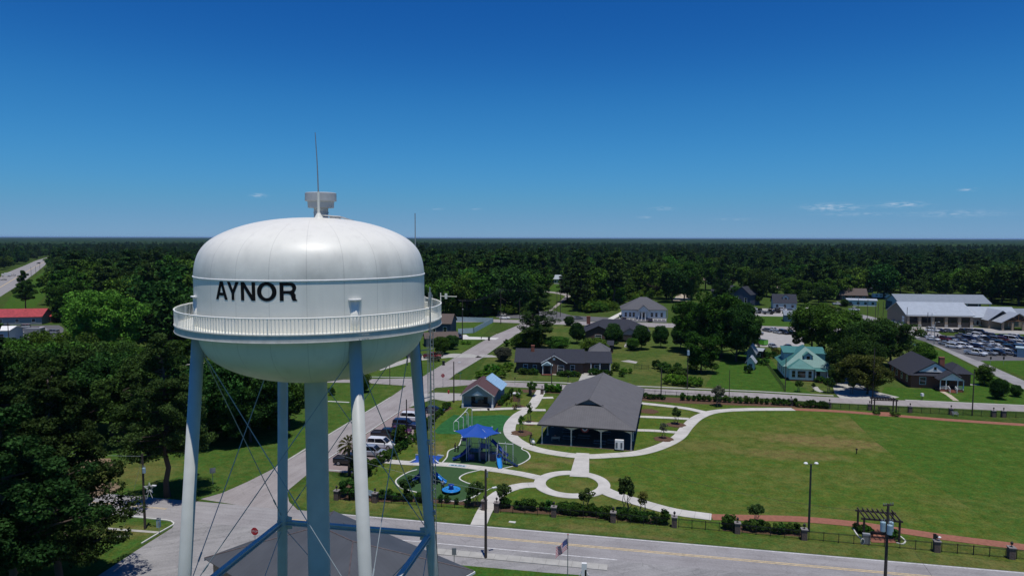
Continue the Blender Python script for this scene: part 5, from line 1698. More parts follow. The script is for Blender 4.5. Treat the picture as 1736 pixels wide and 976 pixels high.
def trunk_mesh(name, h, r0, cl, seed, m, n_limb=7, fork=.35, lean=.3, multi=0):
 r = random.Random(seed)
 mb = MB()
 def wob(p, q, n, amp):
  pts = []
  for i in range(n + 1):
   u = i / n
   pts.append(Vector(p).lerp(Vector(q), u) + Vector((r.uniform(-amp, amp), r.uniform(-amp, amp), 0)) * math.sin(PI * u))
  return pts
 if multi:
  for k in range(multi):
   c = cl[k % len(cl)]
   pts = wob((.12 * math.cos(k * 2.4), .12 * math.sin(k * 2.4), 0), (c[0] * .8, c[1] * .8, c[2]), 5, .08)
   mb.path(pts, [r0 * (1 - .75 * i / 5) for i in range(6)], 5)
 else:
  top = Vector((r.uniform(-lean, lean), r.uniform(-lean, lean), h))
  pts = wob((0, 0, -.1), top, 8, lean * .5)
  mb.path(pts, [r0 * (1.35 if i == 0 else 1 - .80 * i / 8) for i in range(9)], 8)
  idx = list(range(len(cl)))
  r.shuffle(idx)
  for i in idx[:n_limb]:
   c = Vector(cl[i])
   u = min(.85, max(fork, c.z / h * .65))
   b = pts[int(u * 8)]
   e = b.lerp(c, .9)
   e.z = max(e.z, b.z)
   lp = wob(b, e, 4, .25)
   mb.path(lp, [r0 * .5 * (1 - .75 * j / 4) for j in range(5)], 5)
 return mb.mesh(name, m, smooth=True)
PROTO = {}
def make_tree(key, name, crown_mesh, tr_mesh, label='tree'):
 PROTO[key] = (name, crown_mesh, tr_mesh)
USED = {}
def tree(key, loc, h, label, fm='oak', group=None, wide=1.0, rz_=None, name=None, cat='tree'):
 nm, cm_, tm_ = PROTO[key]
 t = thing(name or nm, label, cat, (loc[0], loc[1], 0), random.uniform(0, 2 * PI) if rz_ is None else rz_, group, (h * wide, h * wide, h))
 c = link('crown', cm_, t)
 if cm_.materials[0] is not F[fm]:
  paint(c, F[fm])
 if tm_:
  link('trunk', tm_, t)
 return t
# all prototypes are one unit high; a tree is scaled to its height in metres
def proto_broad(key, name, seed, n_cl, n_per, size, rx=.42, rz_=.40, cz=.60, rmin=.09, rmax=.17, bottom=-.75, fm='oak', lobes=.16, bark='bark', tr=.022, limb=8, hollow=.35):
 c, q = clumps_ellipsoid(n_cl, rx, rz_, cz, rmin, rmax, bottom, seed, hollow, lobes)
 Q = leaves(c, q, n_per, size)
 me = leaf_mesh(name + '_crown', Q, F[fm])
 tm_ = trunk_mesh(name + '_trunk', cz + rz_ * .3, tr, c, seed, M[bark], limb, lean=.02)
 make_tree(key, name, me, tm_)
def proto_pine(key, name, seed, n_lv, n_br, n_per, size, h0=.38, spread=.24, fm='pine', top=1.0):
 r = np.random.default_rng(seed)
 c, q = [], []
 for i in range(n_lv):
  u = i / (n_lv - 1)
  z = h0 + (top - .03 - h0) * u
  w = spread * (1 - .78 * u ** 1.5) * (.72 if i == 0 else 1) * r.uniform(.8, 1.15)
  a0 = r.random() * 6.28
  for k in range(max(2, int(n_br * (1 - .5 * u)))):
   a = a0 + 6.28 * k / n_br + r.normal() * .35
   for f_ in (.4, .8, 1.0):
    rr = w * f_ * r.uniform(.75, 1.1)
    c.append((rr * math.cos(a), rr * math.sin(a), z + .025 * f_ + r.normal() * .012))
    q.append((.030 + .028 * r.random()) * (1.25 - .45 * u))
 c, q = np.array(c), np.array(q)
 Q = leaves(c, q, n_per, size, flat=.55, up=.6, rnd=.8, out_=.6)
 me = leaf_mesh(name + '_crown', Q, F[fm])
 mb = MB()
 pts = [(.012 * math.sin(3.1 * i + seed), .012 * math.cos(2.3 * i + seed), -.01 + 1.0 * i / 10) for i in range(11)]
 pts[0] = (0, 0, -.005)
 mb.path(pts, [.018 * (1.25 if i == 0 else 1 - .085 * i) for i in range(11)], 8)
 for j in range(0, len(c), 3):
  e = Vector(c[j + 2])
  b = Vector(pts[min(10, max(1, int(e.z * 10)))])
  b.z = e.z - .04
  mb.path([b, b.lerp(e, .5) + Vector((0, 0, -.008)), e], [.006, .004, .0015], 4)
 make_tree(key, name, me, mb.mesh(name + '_trunk', M['bark'], True))
# near, detailed
proto_broad('oakA', 'oak_tree', 1, 70, 480, .0115, cz=.56, rz_=.44, rmin=.06, rmax=.17, bottom=-.95, lobes=.36, hollow=.25)
proto_broad('oakB', 'oak_tree', 2, 75, 460, .0115, rx=.50, rz_=.42, cz=.57, rmin=.06, rmax=.17, bottom=-.9, lobes=.42, hollow=.25)
proto_broad('oakC', 'oak_tree', 3, 60, 420, .0125, rx=.40, rz_=.46, cz=.53, rmin=.06, rmax=.165, bottom=-.95, lobes=.36, hollow=.25)
proto_pine('pineA', 'pine_tree', 5, 15, 6, 250, .0052, .29, .28)
proto_pine('pineB', 'pine_tree', 6, 17, 7, 250, .0052, .20, .29)
proto_pine('pineC', 'pine_tree', 8, 12, 6, 240, .0058, .46, .28)
proto_broad('round', 'ornamental_tree', 9, 75, 260, .015, rx=.40, rz_=.43, cz=.55, rmin=.11, rmax=.17, bottom=-.95, lobes=.05, hollow=.55)
proto_broad('dense', 'bushy_tree', 12, 80, 300, .015, rx=.46, rz_=.48, cz=.50, rmin=.11, rmax=.19, bottom=-1, lobes=.12, hollow=.5)
# middle distance
for k, (a, b) in enumerate(((.40, .42), (.46, .40), (.34, .45))):
 proto_broad('mid%d' % k, 'broadleaf_tree', 20 + k, 40, 160, .021, rx=a, rz_=b, cz=.55, rmin=.07, rmax=.18, bottom=-.95, lobes=.4, limb=3, hollow=.3)
proto_pine('midp0', 'pine_tree', 30, 11, 5, 40, .016, .40, .22)
proto_pine('midp1', 'pine_tree', 31, 12, 5, 40, .016, .28, .22)
# small park trees on several stems
def proto_myrtle(key, seed, n_cl=18, n_per=110, size=.027, rx=.30):
 c, q = clumps_ellipsoid(n_cl, rx, .30, .68, .08, .14, -.7, seed, .3, .2)
 me = leaf_mesh('crape_myrtle_crown', leaves(c, q, n_per, size), F['myrtle'])
 make_tree(key, 'crape_myrtle', me, trunk_mesh('crape_myrtle_trunk', 1, .016, c, seed, M['bark_pale'], multi=5))
proto_myrtle('myrA', 40); proto_myrtle('myrB', 41, 22, 110, .026, .36); proto_myrtle('myrC', 42, 13, 60, .026, .24)
# shrubs: one mesh, unit height
SHR = {}
def proto_shrub(key, seed, rx, n_cl, n_per, size, fm, rz_=.5):
 c, q = clumps_ellipsoid(n_cl, rx, rz_, .5, .14, .24, -1, seed, .45, .1)
 Q = leaves(c, q, n_per, size)
 Q[..., 2] = np.maximum(Q[..., 2], 0.0)
 SHR[key] = leaf_mesh('shrub_leaves', Q, F[fm])
proto_shrub('tall', 50, .34, 20, 84, 0.041, 'shrub')
proto_shrub('tall2', 51, .38, 20, 84, 0.041, 'shrub')
proto_shrub('round', 52, .62, 26, 120, 0.037, 'shrub')
proto_shrub('wide', 53, .95, 34, 140, 0.041, 'bright')
proto_shrub('wisp', 54, .45, 12, 52, 0.041, 'grey')
def shrub(key, loc, h, label, group=None, fm=None, name='shrub', cat='shrub', wide=1.0):
 o = link(name, SHR[key])
 o.location = (loc[0], loc[1], -.02)
 o.rotation_euler = (0, 0, random.uniform(0, 6.28))
 o.scale = (h * wide, h * wide, h)
 if fm and SHR[key].materials[0] is not F[fm]:
  paint(o, F[fm])
 return tag(o, label, cat, group)
def T(key, px, py, top, label, fm='oak', wide=1.0, group=None, **k):
 """tree whose foot stands at a surveyed ground point and whose crown reaches sight row `top`"""
 p = g(px, py)
 return tree(key, p, max(1.0, zat(p, top)), label, fm, group, wide, **k)
# ---- big trees of the left foreground
LN = [
 ('pineA', 284, 842, 575, 'tall pine with a bare trunk beside the road, just left of the tower', 'pine', 1.0),
 ('pineB', 100, 1010, 640, 'dark bushy pine in the near bottom left corner, its edge over the road island', 'pine', 1.0),
 ('pineB', 20, 960, 600, 'dark pine at the left edge in front of the road', 'pine', 1.0),
 ('pineC', 25, 1140, 700, 'nearest pine in the bottom left corner', 'pine', 1.1),
 ('pineB', -70, 1010, 620, 'dark pine cut by the left edge of the picture', 'pine', 1.1),
 ('oakA', 40, 735, 590, 'dense dark oak at far left behind the near pines', 'dark', 1.2),
 ('oakB', 150, 700, 578, 'dark spreading oak on the left lawn', 'dark', 1.15),
 ('oakA', 236, 756, 600, 'dark oak on the left lawn, just behind the bare trunked pine', 'dark', 1.0),
 ('oakB', 90, 668, 562, 'broad dark oak in the middle of the left tree mass', 'oak', 1.2),
 ('oakA', -40, 690, 575, 'dark oak cut by the left picture edge', 'dark', 1.2),
 ('oakC', 300, 648, 575, 'dark oak behind the left tower leg', 'oak', 1.2),
 ('oakA', 205, 655, 572, 'rounded dark oak behind the left lawn', 'oak', 1.2),
 ('oakB', 172, 612, 490, 'great pale green oak with visible limbs beside the red roofed store', 'light', 1.15),
 ('pineC', 45, 545, 462, 'dark tree standing beside the highway verge', 'dark', .8),
 ('oakC', 112, 545, 478, 'green tree right of the red roofed store', 'oak', 1.0),
 ('oakA', 352, 755, 600, 'dark oak seen through the tower legs on the left', 'dark', .95),
 ('oakB', 425, 748, 618, 'dark oak beside the riser pipe with a pool of shade below', 'dark', 1.05),
 ('oakA', 490, 722, 625, 'dark oak behind the rear tower leg', 'dark', .9),
 ('oakC', 122, 745, 590, 'dark oak filling the gap in the middle of the left tree mass', 'dark', 1.1),
 ('oakB', 190, 738, 596, 'dark low branching oak at the back of the left lawn', 'dark', 1.15),
 ('oakC', 268, 742, 600, 'dark oak at the back of the left lawn, nearest the tower leg', 'dark', .95),
 ('oakB', 60, 712, 578, 'dark oak with a wide crown behind the leftmost pines', 'oak', 1.2),
 ('dense', 332, 740, 640, 'dark leafy tree right behind the left tower leg', 'dark', 1.1),
 ('dense', 392, 742, 640, 'dark leafy tree low between the left leg and the rear leg', 'dark', 1.3),
 ('dense', 456, 726, 632, 'dark leafy tree at the back between the rear leg and the riser', 'oak', 1.2),
 ('oakC', 20, 668, 570, 'dark oak at the far left above the near pines', 'oak', 1.1),
 ('oakA', 395, 668, 590, 'oak behind the shaded oaks, framed by tower legs', 'oak', 1.0),
]
for key, px, py, top, lb, fm, w in LN:
 T(key, px, py, top, lb, fm, w)
# ---- trees between the streets
MID = [
 ('pineA', 912, 592, 486, 'tall loose pine at the street corner, left of the round trees', 'pine', 1.15),
 ('dense', 888, 590, 562, 'bushy dark tree at the foot of the corner pine, on its left', 'oak', 1.5),
 ('dense', 905, 592, 560, 'bushy tree right under the corner pine', 'oak', 1.4),
 ('dense', 944, 594, 568, 'leafy green tree behind the brick ranch house chimney', 'oak', 1.8),
 ('dense', 1008, 600, 570, 'leafy green tree behind the right half of the brick ranch house', 'oak', 1.7),
 ('round', 978, 582, 545, 'round clipped tree, leftmost of the row in front of the wide dark roof', 'dark', .95),
 ('round', 1040, 590, 546, 'round clipped tree, second from left in the row before the wide dark roof', 'dark', .95),
 ('round', 1087, 592, 549, 'round clipped tree, third from left in the row, beside the carport', 'dark', .95),
 ('round', 1120, 589, 550, 'round clipped tree, fourth from left in the row, standing alone on grass', 'dark', .9),
 ('round', 1154, 591, 548, 'round clipped tree at the right end of the row by the tall oaks', 'dark', 1.0),
 ('dense', 1072, 594, 570, 'small loose tree in front of the carport', 'oak', 1.0),
 ('oakC', 1188, 632, 563, 'leafy oak standing in front of the tall oak group, beside the grey transformer pole', 'oak', 1.15),
 ('oakA', 1180, 600, 505, 'tall dark oak, left of the tall group in mid picture', 'oak', .95),
 ('oakC', 1222, 606, 492, 'tallest dark oak of the group in mid picture', 'oak', .95),
 ('oakA', 1248, 612, 508, 'tall dark oak on the right of the group in mid picture', 'dark', .9),
 ('oakA', 1270, 600, 535, 'dark tree tucked at the right end of the mid picture group', 'dark', .7),
 ('oakB', 1375, 602, 512, 'broad dark oak behind the teal roofed house', 'oak', 1.05),
 ('oakA', 1420, 610, 520, 'broad dark oak right behind the teal roofed house, over the gravel lot', 'oak', 1.1),
 ('oakB', 1470, 628, 538, 'dark oak right of the broad oaks, above the driveway', 'dark', 1.05),
 ('oakA', 1508, 622, 535, 'dark oak at the right end of the big tree mass near the car park road', 'dark', 1.05),
 ('oakB', 1446, 648, 572, 'dark leafy oak over the driveway beside the teal roofed house', 'dark', 1.15),
 ('oakA', 1470, 668, 596, 'yellowish magnolia beside the street, right of the teal roofed house', 'magnolia', 1.45),
 ('oakB', 1418, 655, 618, 'small dark tree at the right corner of the teal roofed house', 'dark', .9),
 ('round', 1566, 620, 578, 'round green tree behind the red brick house', 'oak', 1.2),
 ('oakC', 1668, 653, 616, 'young spreading tree on the corner lawn', 'oak', 1.15),
 ('dense', 1692, 676, 637, 'lopsided dark evergreen on the corner lawn by the street', 'dark', .8),
 ('dense', 1722, 672, 648, 'thin grey green shrub tree by the station road', 'shrub', .9),
 ('oakC', 1280, 516, 455, 'single dark oak on the lawn left of the pale blue cottage', 'dark', .95),
 ('oakA', 1345, 512, 468, 'spreading oak behind the pale blue cottage', 'oak', 1.2),
 ('oakB', 1364, 517, 496, 'low spreading tree right of the pale blue cottage', 'dark', 1.3),
 ('pineA', 1222, 510, 440, 'slim dark pine left of the navy house', 'pine', .8),
 ('oakC', 1160, 508, 440, 'tall green oak above the sandy yard', 'oak', .95),
 ('oakC', 1172, 508, 450, 'green oak just right of the tall oak above the sandy yard', 'oak', .8),
 ('dense', 1180, 560, 535, 'low dark tree left of the tall oak group', 'dark', 1.0),
 ('dense', 965, 552, 534, 'small round dark tree by the white car on the far street', 'dark', 1.1),
 ('dense', 748, 600, 568, 'dark bushy tree beside the navy house, right of the tower', 'oak', 1.0),
 ('dense', 765, 592, 566, 'dark bushy tree in front of the navy house porch', 'dark', 1.0),
 ('dense', 853, 612, 586, 'grey leafed shrubby tree left of the brick ranch house', 'grey', 1.1),
 ('oakC', 1386, 548, 520, 'dark tree beside the workshop', 'oak', 1.0),
 ('dense', 1432, 520, 505, 'low dark bush tree left of the white annex', 'dark', 1.0),
 ('dense', 615, 665, 620, 'thin young tree on the corner lawn left of the front right leg', 'oak', .6),
]
for key, px, py, top, lb, fm, w in MID:
 T(key, px, py, top, lb, fm, w)
for i, (px, py, top, key, fm) in enumerate(((1130, 507, 436, 'mid0', 'oak'), (1140, 512, 446, 'mid2', 'dark'), (1196, 492, 436, 'mid1', 'oak'), (1241, 490, 440, 'mid0', 'dark'), (1262, 492, 446, 'mid2', 'oak'), (1300, 503, 452, 'mid1', 'dark'), (1296, 488, 434, 'midp0', 'pine'),
  (1330, 489, 440, 'midp1', 'pine'), (1366, 500, 448, 'mid0', 'dark'), (1376, 508, 440, 'midp0', 'pine'), (1385, 506, 438, 'midp1', 'pine'), (1395, 500, 442, 'mid1', 'dark'), (1404, 508, 436, 'midp0', 'pine'), (1412, 500, 450, 'mid2', 'oak'), (1418, 508, 462, 'mid0', 'oak'), (1455, 500, 452, 'mid1', 'light'),
  (1488, 502, 446, 'mid0', 'dark'), (1498, 506, 440, 'mid2', 'dark'), (1510, 502, 450, 'mid1', 'oak'), (1350, 486, 440, 'mid0', 'oak'), (1435, 500, 460, 'mid2', 'dark'), (1475, 492, 440, 'midp1', 'pine'), (1224, 505, 470, 'mid1', 'dark'), (1252, 508, 480, 'mid0', 'oak'), (1310, 496, 455, 'mid0', 'oak'), (1322, 492, 448, 'mid2', 'dark'), (1400, 512, 470, 'mid1', 'oak'), (1388, 516, 478, 'mid0', 'dark'), (1445, 488, 446, 'mid1', 'dark'), (1425, 492, 448, 'mid0', 'oak'), (1380, 488, 444, 'mid2', 'oak'), (1465, 498, 466, 'mid0', 'dark'), (1356, 494, 462, 'mid1', 'oak'), (1410, 486, 440, 'midp1', 'pine'))):
 o_ = T(key, px, py, top, {'oak': 'green broadleaf tree among the scattered houses right of the middle', 'dark': 'dark broadleaf tree among the scattered houses right of the middle', 'light': 'bright yellow green tree above the long brown roofed house', 'pine': 'dark pine among the scattered houses right of the middle'}[fm], fm, 1.1)
 o_['group'] = fm + ' trees among the houses'
# ---- crape myrtles and young trees of the park
MYR = [
 ('myrA', 691, 846, 806, 'dark crape myrtle by the front fence, left of the ladder', 'myrtle', 1.2),
 ('myrB', 806, 858, 815, 'crape myrtle in the front hedge, left of the walk gate', 'myrtle', 1.0),
 ('myrB', 853, 858, 819, 'crape myrtle in the front hedge, right of the walk gate', 'myrtle', 1.0),
 ('myrA', 993, 866, 826, 'crape myrtle in the hedge below the circular path', 'myrtle', 1.15),
 ('myrA', 1062, 868, 805, 'tallest crape myrtle by the front hedge, with two tufted tops', 'myrtle', .85),
 ('myrC', 1090, 872, 832, 'sparse reddish crape myrtle beside the curved walk', 'magnolia', 1.15),
 ('myrB', 1282, 886, 852, 'round crape myrtle on stems in the hedge along the brick path', 'myrtle', 1.05),
 ('myrC', 884, 733, 703, 'young tree in a mulch ring inside the loop path, lower one', 'oak', .9),
 ('myrC', 897, 716, 682, 'thin young tree in a mulch ring by the pavilion, upper one', 'oak', .8),
 ('myrC', 880, 691, 657, 'thin yellowish young tree near the brick bin', 'light', .8),
 ('myrA', 1146, 719, 689, 'crape myrtle in the middle mulch ring right of the pavilion', 'myrtle', 1.0),
 ('myrC', 1125, 743, 715, 'sparse myrtle in the lower mulch ring right of the pavilion', 'grey', 1.1),
 ('myrB', 902, 671, 646, 'dark feathery young tree by the upper walk entrance', 'dark', 1.1),
 ('myrB', 1218, 688, 652, 'open feathery tree in the rear hedge right of the pavilion', 'grey', .95),
 ('myrA', 1444, 668, 640, 'small dark tree on the street front left of the magnolia', 'dark', .9),
 ('myrA', 1379, 663, 647, 'small dark tree on the lawn of the teal roofed house', 'dark', .9),
 ('myrB', 1354, 664, 643, 'bushy small tree in front of the bay of the teal roofed house', 'shrub', .9),
 ('myrB', 1405, 666, 638, 'small dark tree by the driveway of the teal roofed house', 'dark', .9),
]
for key, px, py, top, lb, fm, w in MYR:
 T(key, px, py, top, lb, fm, w, name='small_tree' if 'young' in lb or 'small' in lb else None, cat='small tree')
# ---- palmetto by the parking bays
pp = g(592, 806)
pl = thing('palmetto', 'palmetto with a fan crown beside the parked black pickup', 'palm tree', pp)
ph = zat(pp, 752)
mb = MB(); mb.path([(0, 0, -.1), (.05, 0, ph * .5), (0, 0, ph)], [.26, .22, .2], 8); mb.build('trunk', M['bark'], pl)
mb = MB()
for k in range(44):
 a = k * 2.399
 el_ = R(75 - 125 * (k / 44))
 ln = random.uniform(1.4, 1.9)
 d = Vector((math.cos(a) * math.cos(el_), math.sin(a) * math.cos(el_), math.sin(el_)))
 c0 = Vector((0, 0, ph - .1)); c1 = c0 + d * ln * .55
 for j in range(7):
  b2 = a + (j - 3) * .27
  e = c1 + Vector((math.cos(b2) * math.cos(el_), math.sin(b2) * math.cos(el_), math.sin(el_) - .35)) * ln * .6
  sd = Vector((-math.sin(b2), math.cos(b2), 0)) * .05
  mb.add([c1 - sd, c1 + sd, (c1 + e) / 2 + sd + Vector((0, 0, .06)), e, (c1 + e) / 2 - sd + Vector((0, 0, .06))], [(0, 1, 2, 3, 4)])
 mb.path([c0, c1], .02, 3)
mb.build('crown', F['palm'], pl)
# ---- hedges, one plant at a time
def hedge(pts, n, h, label, group, keys=('tall', 'tall2'), jitter=.25, fm=None, hv=.2, name='hedge_shrub', wide=1.0):
 P = [g(*p) for p in pts]
 seg = [(P[i + 1] - P[i]).length for i in range(len(P) - 1)]
 tot = sum(seg)
 for k in range(n):
  d = tot * (k + .5) / n
  i = 0
  while i < len(seg) - 1 and d > seg[i]:
   d -= seg[i]; i += 1
  p = P[i].lerp(P[i + 1], min(1, d / seg[i])) + Vector((random.uniform(-jitter, jitter), random.uniform(-jitter, jitter), 0))
  shrub(random.choice(keys), p, h * random.uniform(1 - hv, 1 + hv), label, group, fm, name, 'hedge shrub', wide)
hedge([(645, 846), (720, 850.5)], 8, 1.5, 'upright dark shrub in the front hedge left of the walk gate', 'shrubs in the front hedge left of the gate', fm='shrub')
hedge([(738, 850), (800, 856)], 4, 1.3, 'upright dark shrub in the front hedge left of the walk gate', 'shrubs in the front hedge left of the gate', fm='shrub')
hedge([(848, 859), (866, 861), (934, 866)], 8, 1.5, 'dark shrub in the front hedge just right of the walk gate', 'shrubs in the front hedge right of the gate', fm='shrub', wide=1.1)
hedge([(946, 868), (1032, 876.5)], 15, 1.45, 'leafy shrub in the solid run of hedge below the circular path', 'shrubs in the hedge below the circular path', ('round', 'tall'), .35, 'shrub')
hedge([(1046, 878.5), (1100, 883.5)], 9, 1.45, 'leafy shrub in the hedge under the tallest crape myrtle', 'shrubs under the tallest crape myrtle', ('round', 'tall'), .3, 'shrub')
hedge([(1113, 886), (1128, 887.5)], 2, 1.8, 'slim shrub at the right end of the hedge by the curved walk', 'slim shrubs by the curved walk', fm='shrub')
hedge([(1230, 895), (1246, 896.5)], 2, 1.8, 'dark shrub beside the brick pillar at the start of the brick path', 'shrubs at the start of the brick path', fm='shrub')
hedge([(1263, 897), (1352, 905)], 10, 1.45, 'dark shrub in the hedge between two pillars along the brick path', 'shrubs along the brick path', ('tall', 'tall2', 'round'), fm='shrub')
hedge([(598, 815), (624, 798), (648, 782), (673, 767), (707, 742), (735, 713), (761, 689)], 44, 1.55, 'green shrub in the long hedge between the parking bays and the playground', 'shrubs in the parking hedge', ('tall', 'tall2', 'round'), .2, 'shrub')
hedge([(608, 824), (656, 788), (727, 733)], 14, .55, 'low brownish plant in the mulch along the playground side of the parking hedge', 'low plants in the parking mulch bed', ('wisp',), .5, 'magnolia')
hedge([(846, 688), (869, 667)], 14, 1.5, 'green shrub in the short hedge beside the maroon roofed shed', 'shrubs in the shed hedge', ('tall', 'tall2'), .25, 'shrub')
hedge([(855, 690), (874, 674)], 7, .6, 'low plant in the mulch beside the shed hedge', 'low plants in the shed bed', ('wisp',), .4, 'magnolia')
hedge([(926, 664), (950, 665)], 7, 1.9, 'upright green shrub in the small hedge at the upper walk entrance', 'shrubs at the upper walk entrance', ('tall',), .15, 'bright')
hedge([(1092, 675), (1128, 677)], 5, 1.2, 'dark shrub in the rear bed just right of the pavilion roof', 'shrubs in the rear bed by the pavilion', ('round',), .3, 'dark')
hedge([(1154, 678), (1300, 685), (1352, 688)], 22, 1.75, 'upright shrub in the evenly spaced rear hedge along the cross street', 'shrubs in the rear hedge', ('tall', 'tall2'), .12, 'shrub')
hedge([(1352, 689), (1405, 692)], 7, 1.5, 'rounded shrub at the end of the rear hedge near the pergola', 'shrubs at the end of the rear hedge', ('round',), .3, 'shrub')
hedge([(1085, 692), (1083, 705)], 4, 1.6, 'shrub against the right side of the pavilion', 'shrubs against the pavilion', ('tall',), .2, 'dark')
# house-front shrubs
hedge([(880, 634), (912, 635)], 6, 1.7, 'clipped shrub left of the porch of the brick ranch house', 'shrubs left of the ranch porch', ('round',), .2, 'shrub', name='foundation_shrub')
hedge([(946, 637), (982, 638.5)], 7, 1.6, 'clipped shrub under the big window of the brick ranch house', 'shrubs right of the ranch porch', ('round',), .25, 'shrub', name='foundation_shrub')
hedge([(950, 636), (980, 637.5)], 3, 1.5, 'reddish shrub under the big window of the brick ranch house', 'reddish shrubs of the ranch house', ('round',), .25, 'red', name='foundation_shrub')
hedge([(1002, 635), (1036, 635.5)], 7, 1.6, 'clipped shrub before the right wing of the brick ranch house', 'shrubs by the right wing of the ranch house', ('round',), .25, 'shrub', name='foundation_shrub')
for i, (px, py, h, key, fm, lb, w) in enumerate([
 (822, 640, 2.2, 'wide', 'bright', 'wide bright green hedge mound by the street, nearest the shed', 1.3),
 (842, 640, 2.1, 'wide', 'bright', 'bright green hedge mound left of the brick ranch house lawn', 1.3),
 (834, 630, 2.2, 'wide', 'bright', 'bright green hedge mound behind the nearest mounds', 1.3),
 (853, 629, 2.2, 'wide', 'bright', 'bright green mound at the left end of the ranch house', 1.2),
 (862, 623, 1.7, 'wide', 'bright', 'small bright mound against the ranch house wall', 1.0),
 (868, 586, 2.6, 'wide', 'oak', 'dark green bush at the street corner under the tall pine', 1.2),
 (846, 600, 2.0, 'wide', 'grey', 'grey green bush left of the ranch house roof', 1.0),
 (1044, 628, 2.4, 'round', 'shrub', 'round green shrub at the right corner of the ranch house', 1.0),
 (1062, 632, 1.6, 'wide', 'bright', 'bright green shrub right of the ranch house', 1.1),
 (1054, 638, 1.8, 'round', 'shrub', 'conical dark shrub on the lawn right of the ranch house', 1.0),
 (1114, 625, 2.6, 'round', 'dark', 'dark bush on the lawn left of the transformer pole', 1.1),
 (1135, 630, 3.0, 'wide', 'shrub', 'green shrub bed on the lawn, behind the bright mounds', 1.2),
 (1148, 638, 2.8, 'wide', 'shrub', 'mixed green shrub on the lawn left of the transformer pole', 1.2),
 (1140, 650, 2.6, 'wide', 'bright', 'low bright green mound by the street, left', 1.1),
 (1155, 652, 2.6, 'wide', 'bright', 'low bright green mound by the street, middle', 1.1),
 (1170, 654, 2.6, 'wide', 'bright', 'low bright green mound by the street, right', 1.0),
 (1187, 655, 2.7, 'tall', 'bright', 'slim green conifer shrub right of the transformer pole', .8),
 (1268, 632, 2.2, 'round', 'dark', 'dark shrub in front of the white garden shed', 1.0),
 (1292, 618, 2.2, 'wide', 'shrub', 'rough hedge along the fence left of the teal roofed house, near', 1.0),
 (1304, 606, 2.2, 'wide', 'shrub', 'rough hedge along the fence left of the teal roofed house, middle', 1.2),
 (1318, 600, 2.2, 'wide', 'magnolia', 'brownish shrub behind the left wall of the teal roofed house', 1.0),
 (1346, 644, 1.3, 'round', 'shrub', 'low shrub at the left corner of the bay of the teal roofed house', 1.0),
 (1390, 648, 1.7, 'round', 'oak', 'rounded shrub beside the porch steps of the teal roofed house', 1.2),
 (1486, 702, .9, 'wide', 'shrub', 'low shrub left of the bench under the rear pergola', 1.0),
 (1517, 705, .9, 'wide', 'shrub', 'low shrub right of the bench under the rear pergola', 1.2),
 (1398, 692, 1.6, 'round', 'dark', 'large rounded shrub by the rear fence pillar', 1.0),
 (1452, 897, .9, 'round', 'shrub', 'small ball shrub on the left edge of the front pergola bed', 1.0),
 (1464, 903, 1.2, 'round', 'shrub', 'leafy shrub left of the front pergola bench', 1.1),
 (1472, 905, 1.1, 'round', 'bright', 'light green shrub behind the left posts of the front pergola', 1.0),
 (1502, 907, 1.1, 'round', 'shrub', 'leafy shrub right of the front pergola bench, rear', 1.0),
 (1514, 911, 1.2, 'round', 'shrub', 'leafy shrub right of the front pergola bench, front', 1.1),
 (592, 842, 2.6, 'round', 'dark', 'large dark shrub by the corner pillar of the park fence', 1.1),
 (612, 806, 3.2, 'round', 'dark', 'dark bush at the end of the parking hedge near the black pickup', .9),
 (678, 758, 4.4, 'tall', 'dark', 'dark bush among the parked cars at the hedge', 1.0),
 (873, 694, 1.3, 'wisp', 'palm', 'spiky pale grass tuft beside the shed porch', 1.0),
 (756, 690, 1.3, 'wisp', 'palm', 'spiky grass tuft left of the shed porch', 1.0),
 (742, 604, 1.8, 'wide', 'grey', 'grey green grassy bush below the navy house', 1.2),
 (736, 612, 1.8, 'wide', 'grey', 'silvery bush behind the tower ladder', 1.2),
 (790, 583, 1.3, 'wide', 'bright', 'low bright planting between the two driveways', 1.6),
 (1420, 545, 2.4, 'wide', 'shrub', 'leafy shrub near the white annex', 1.2),
 (562, 669, 1.8, 'round', 'dark', 'small dark shrub in a round bed on the corner lawn', 1.0),
 (1585, 624, 1.6, 'wide', 'shrub', 'low shrub behind the brick house by the station road', 1.3),
 (1402, 526, 3, 'wide', 'magnolia', 'reddish brown hedge along the lot behind the pale cottage', 1.6),
 (1415, 530, 3, 'wide', 'shrub', 'green hedge along the lot right of the pale cottage', 1.4),
]):
 shrub(key, g(px, py), h, lb, None, fm, 'shrub', 'shrub', w)
# ------------------------------------------------------------------ woods
def inside(pt, poly):
 x, y = pt
 r = False
 n = len(poly)
 for i in range(n):
  x1, y1 = poly[i]; x2, y2 = poly[(i + 1) % n]
  if (y1 > y) != (y2 > y) and x < (x2 - x1) * (y - y1) / (y2 - y1) + x1:
   r = not r
 return r
def wpoly(px):
 return [tuple(g(*p)[:2]) for p in px]
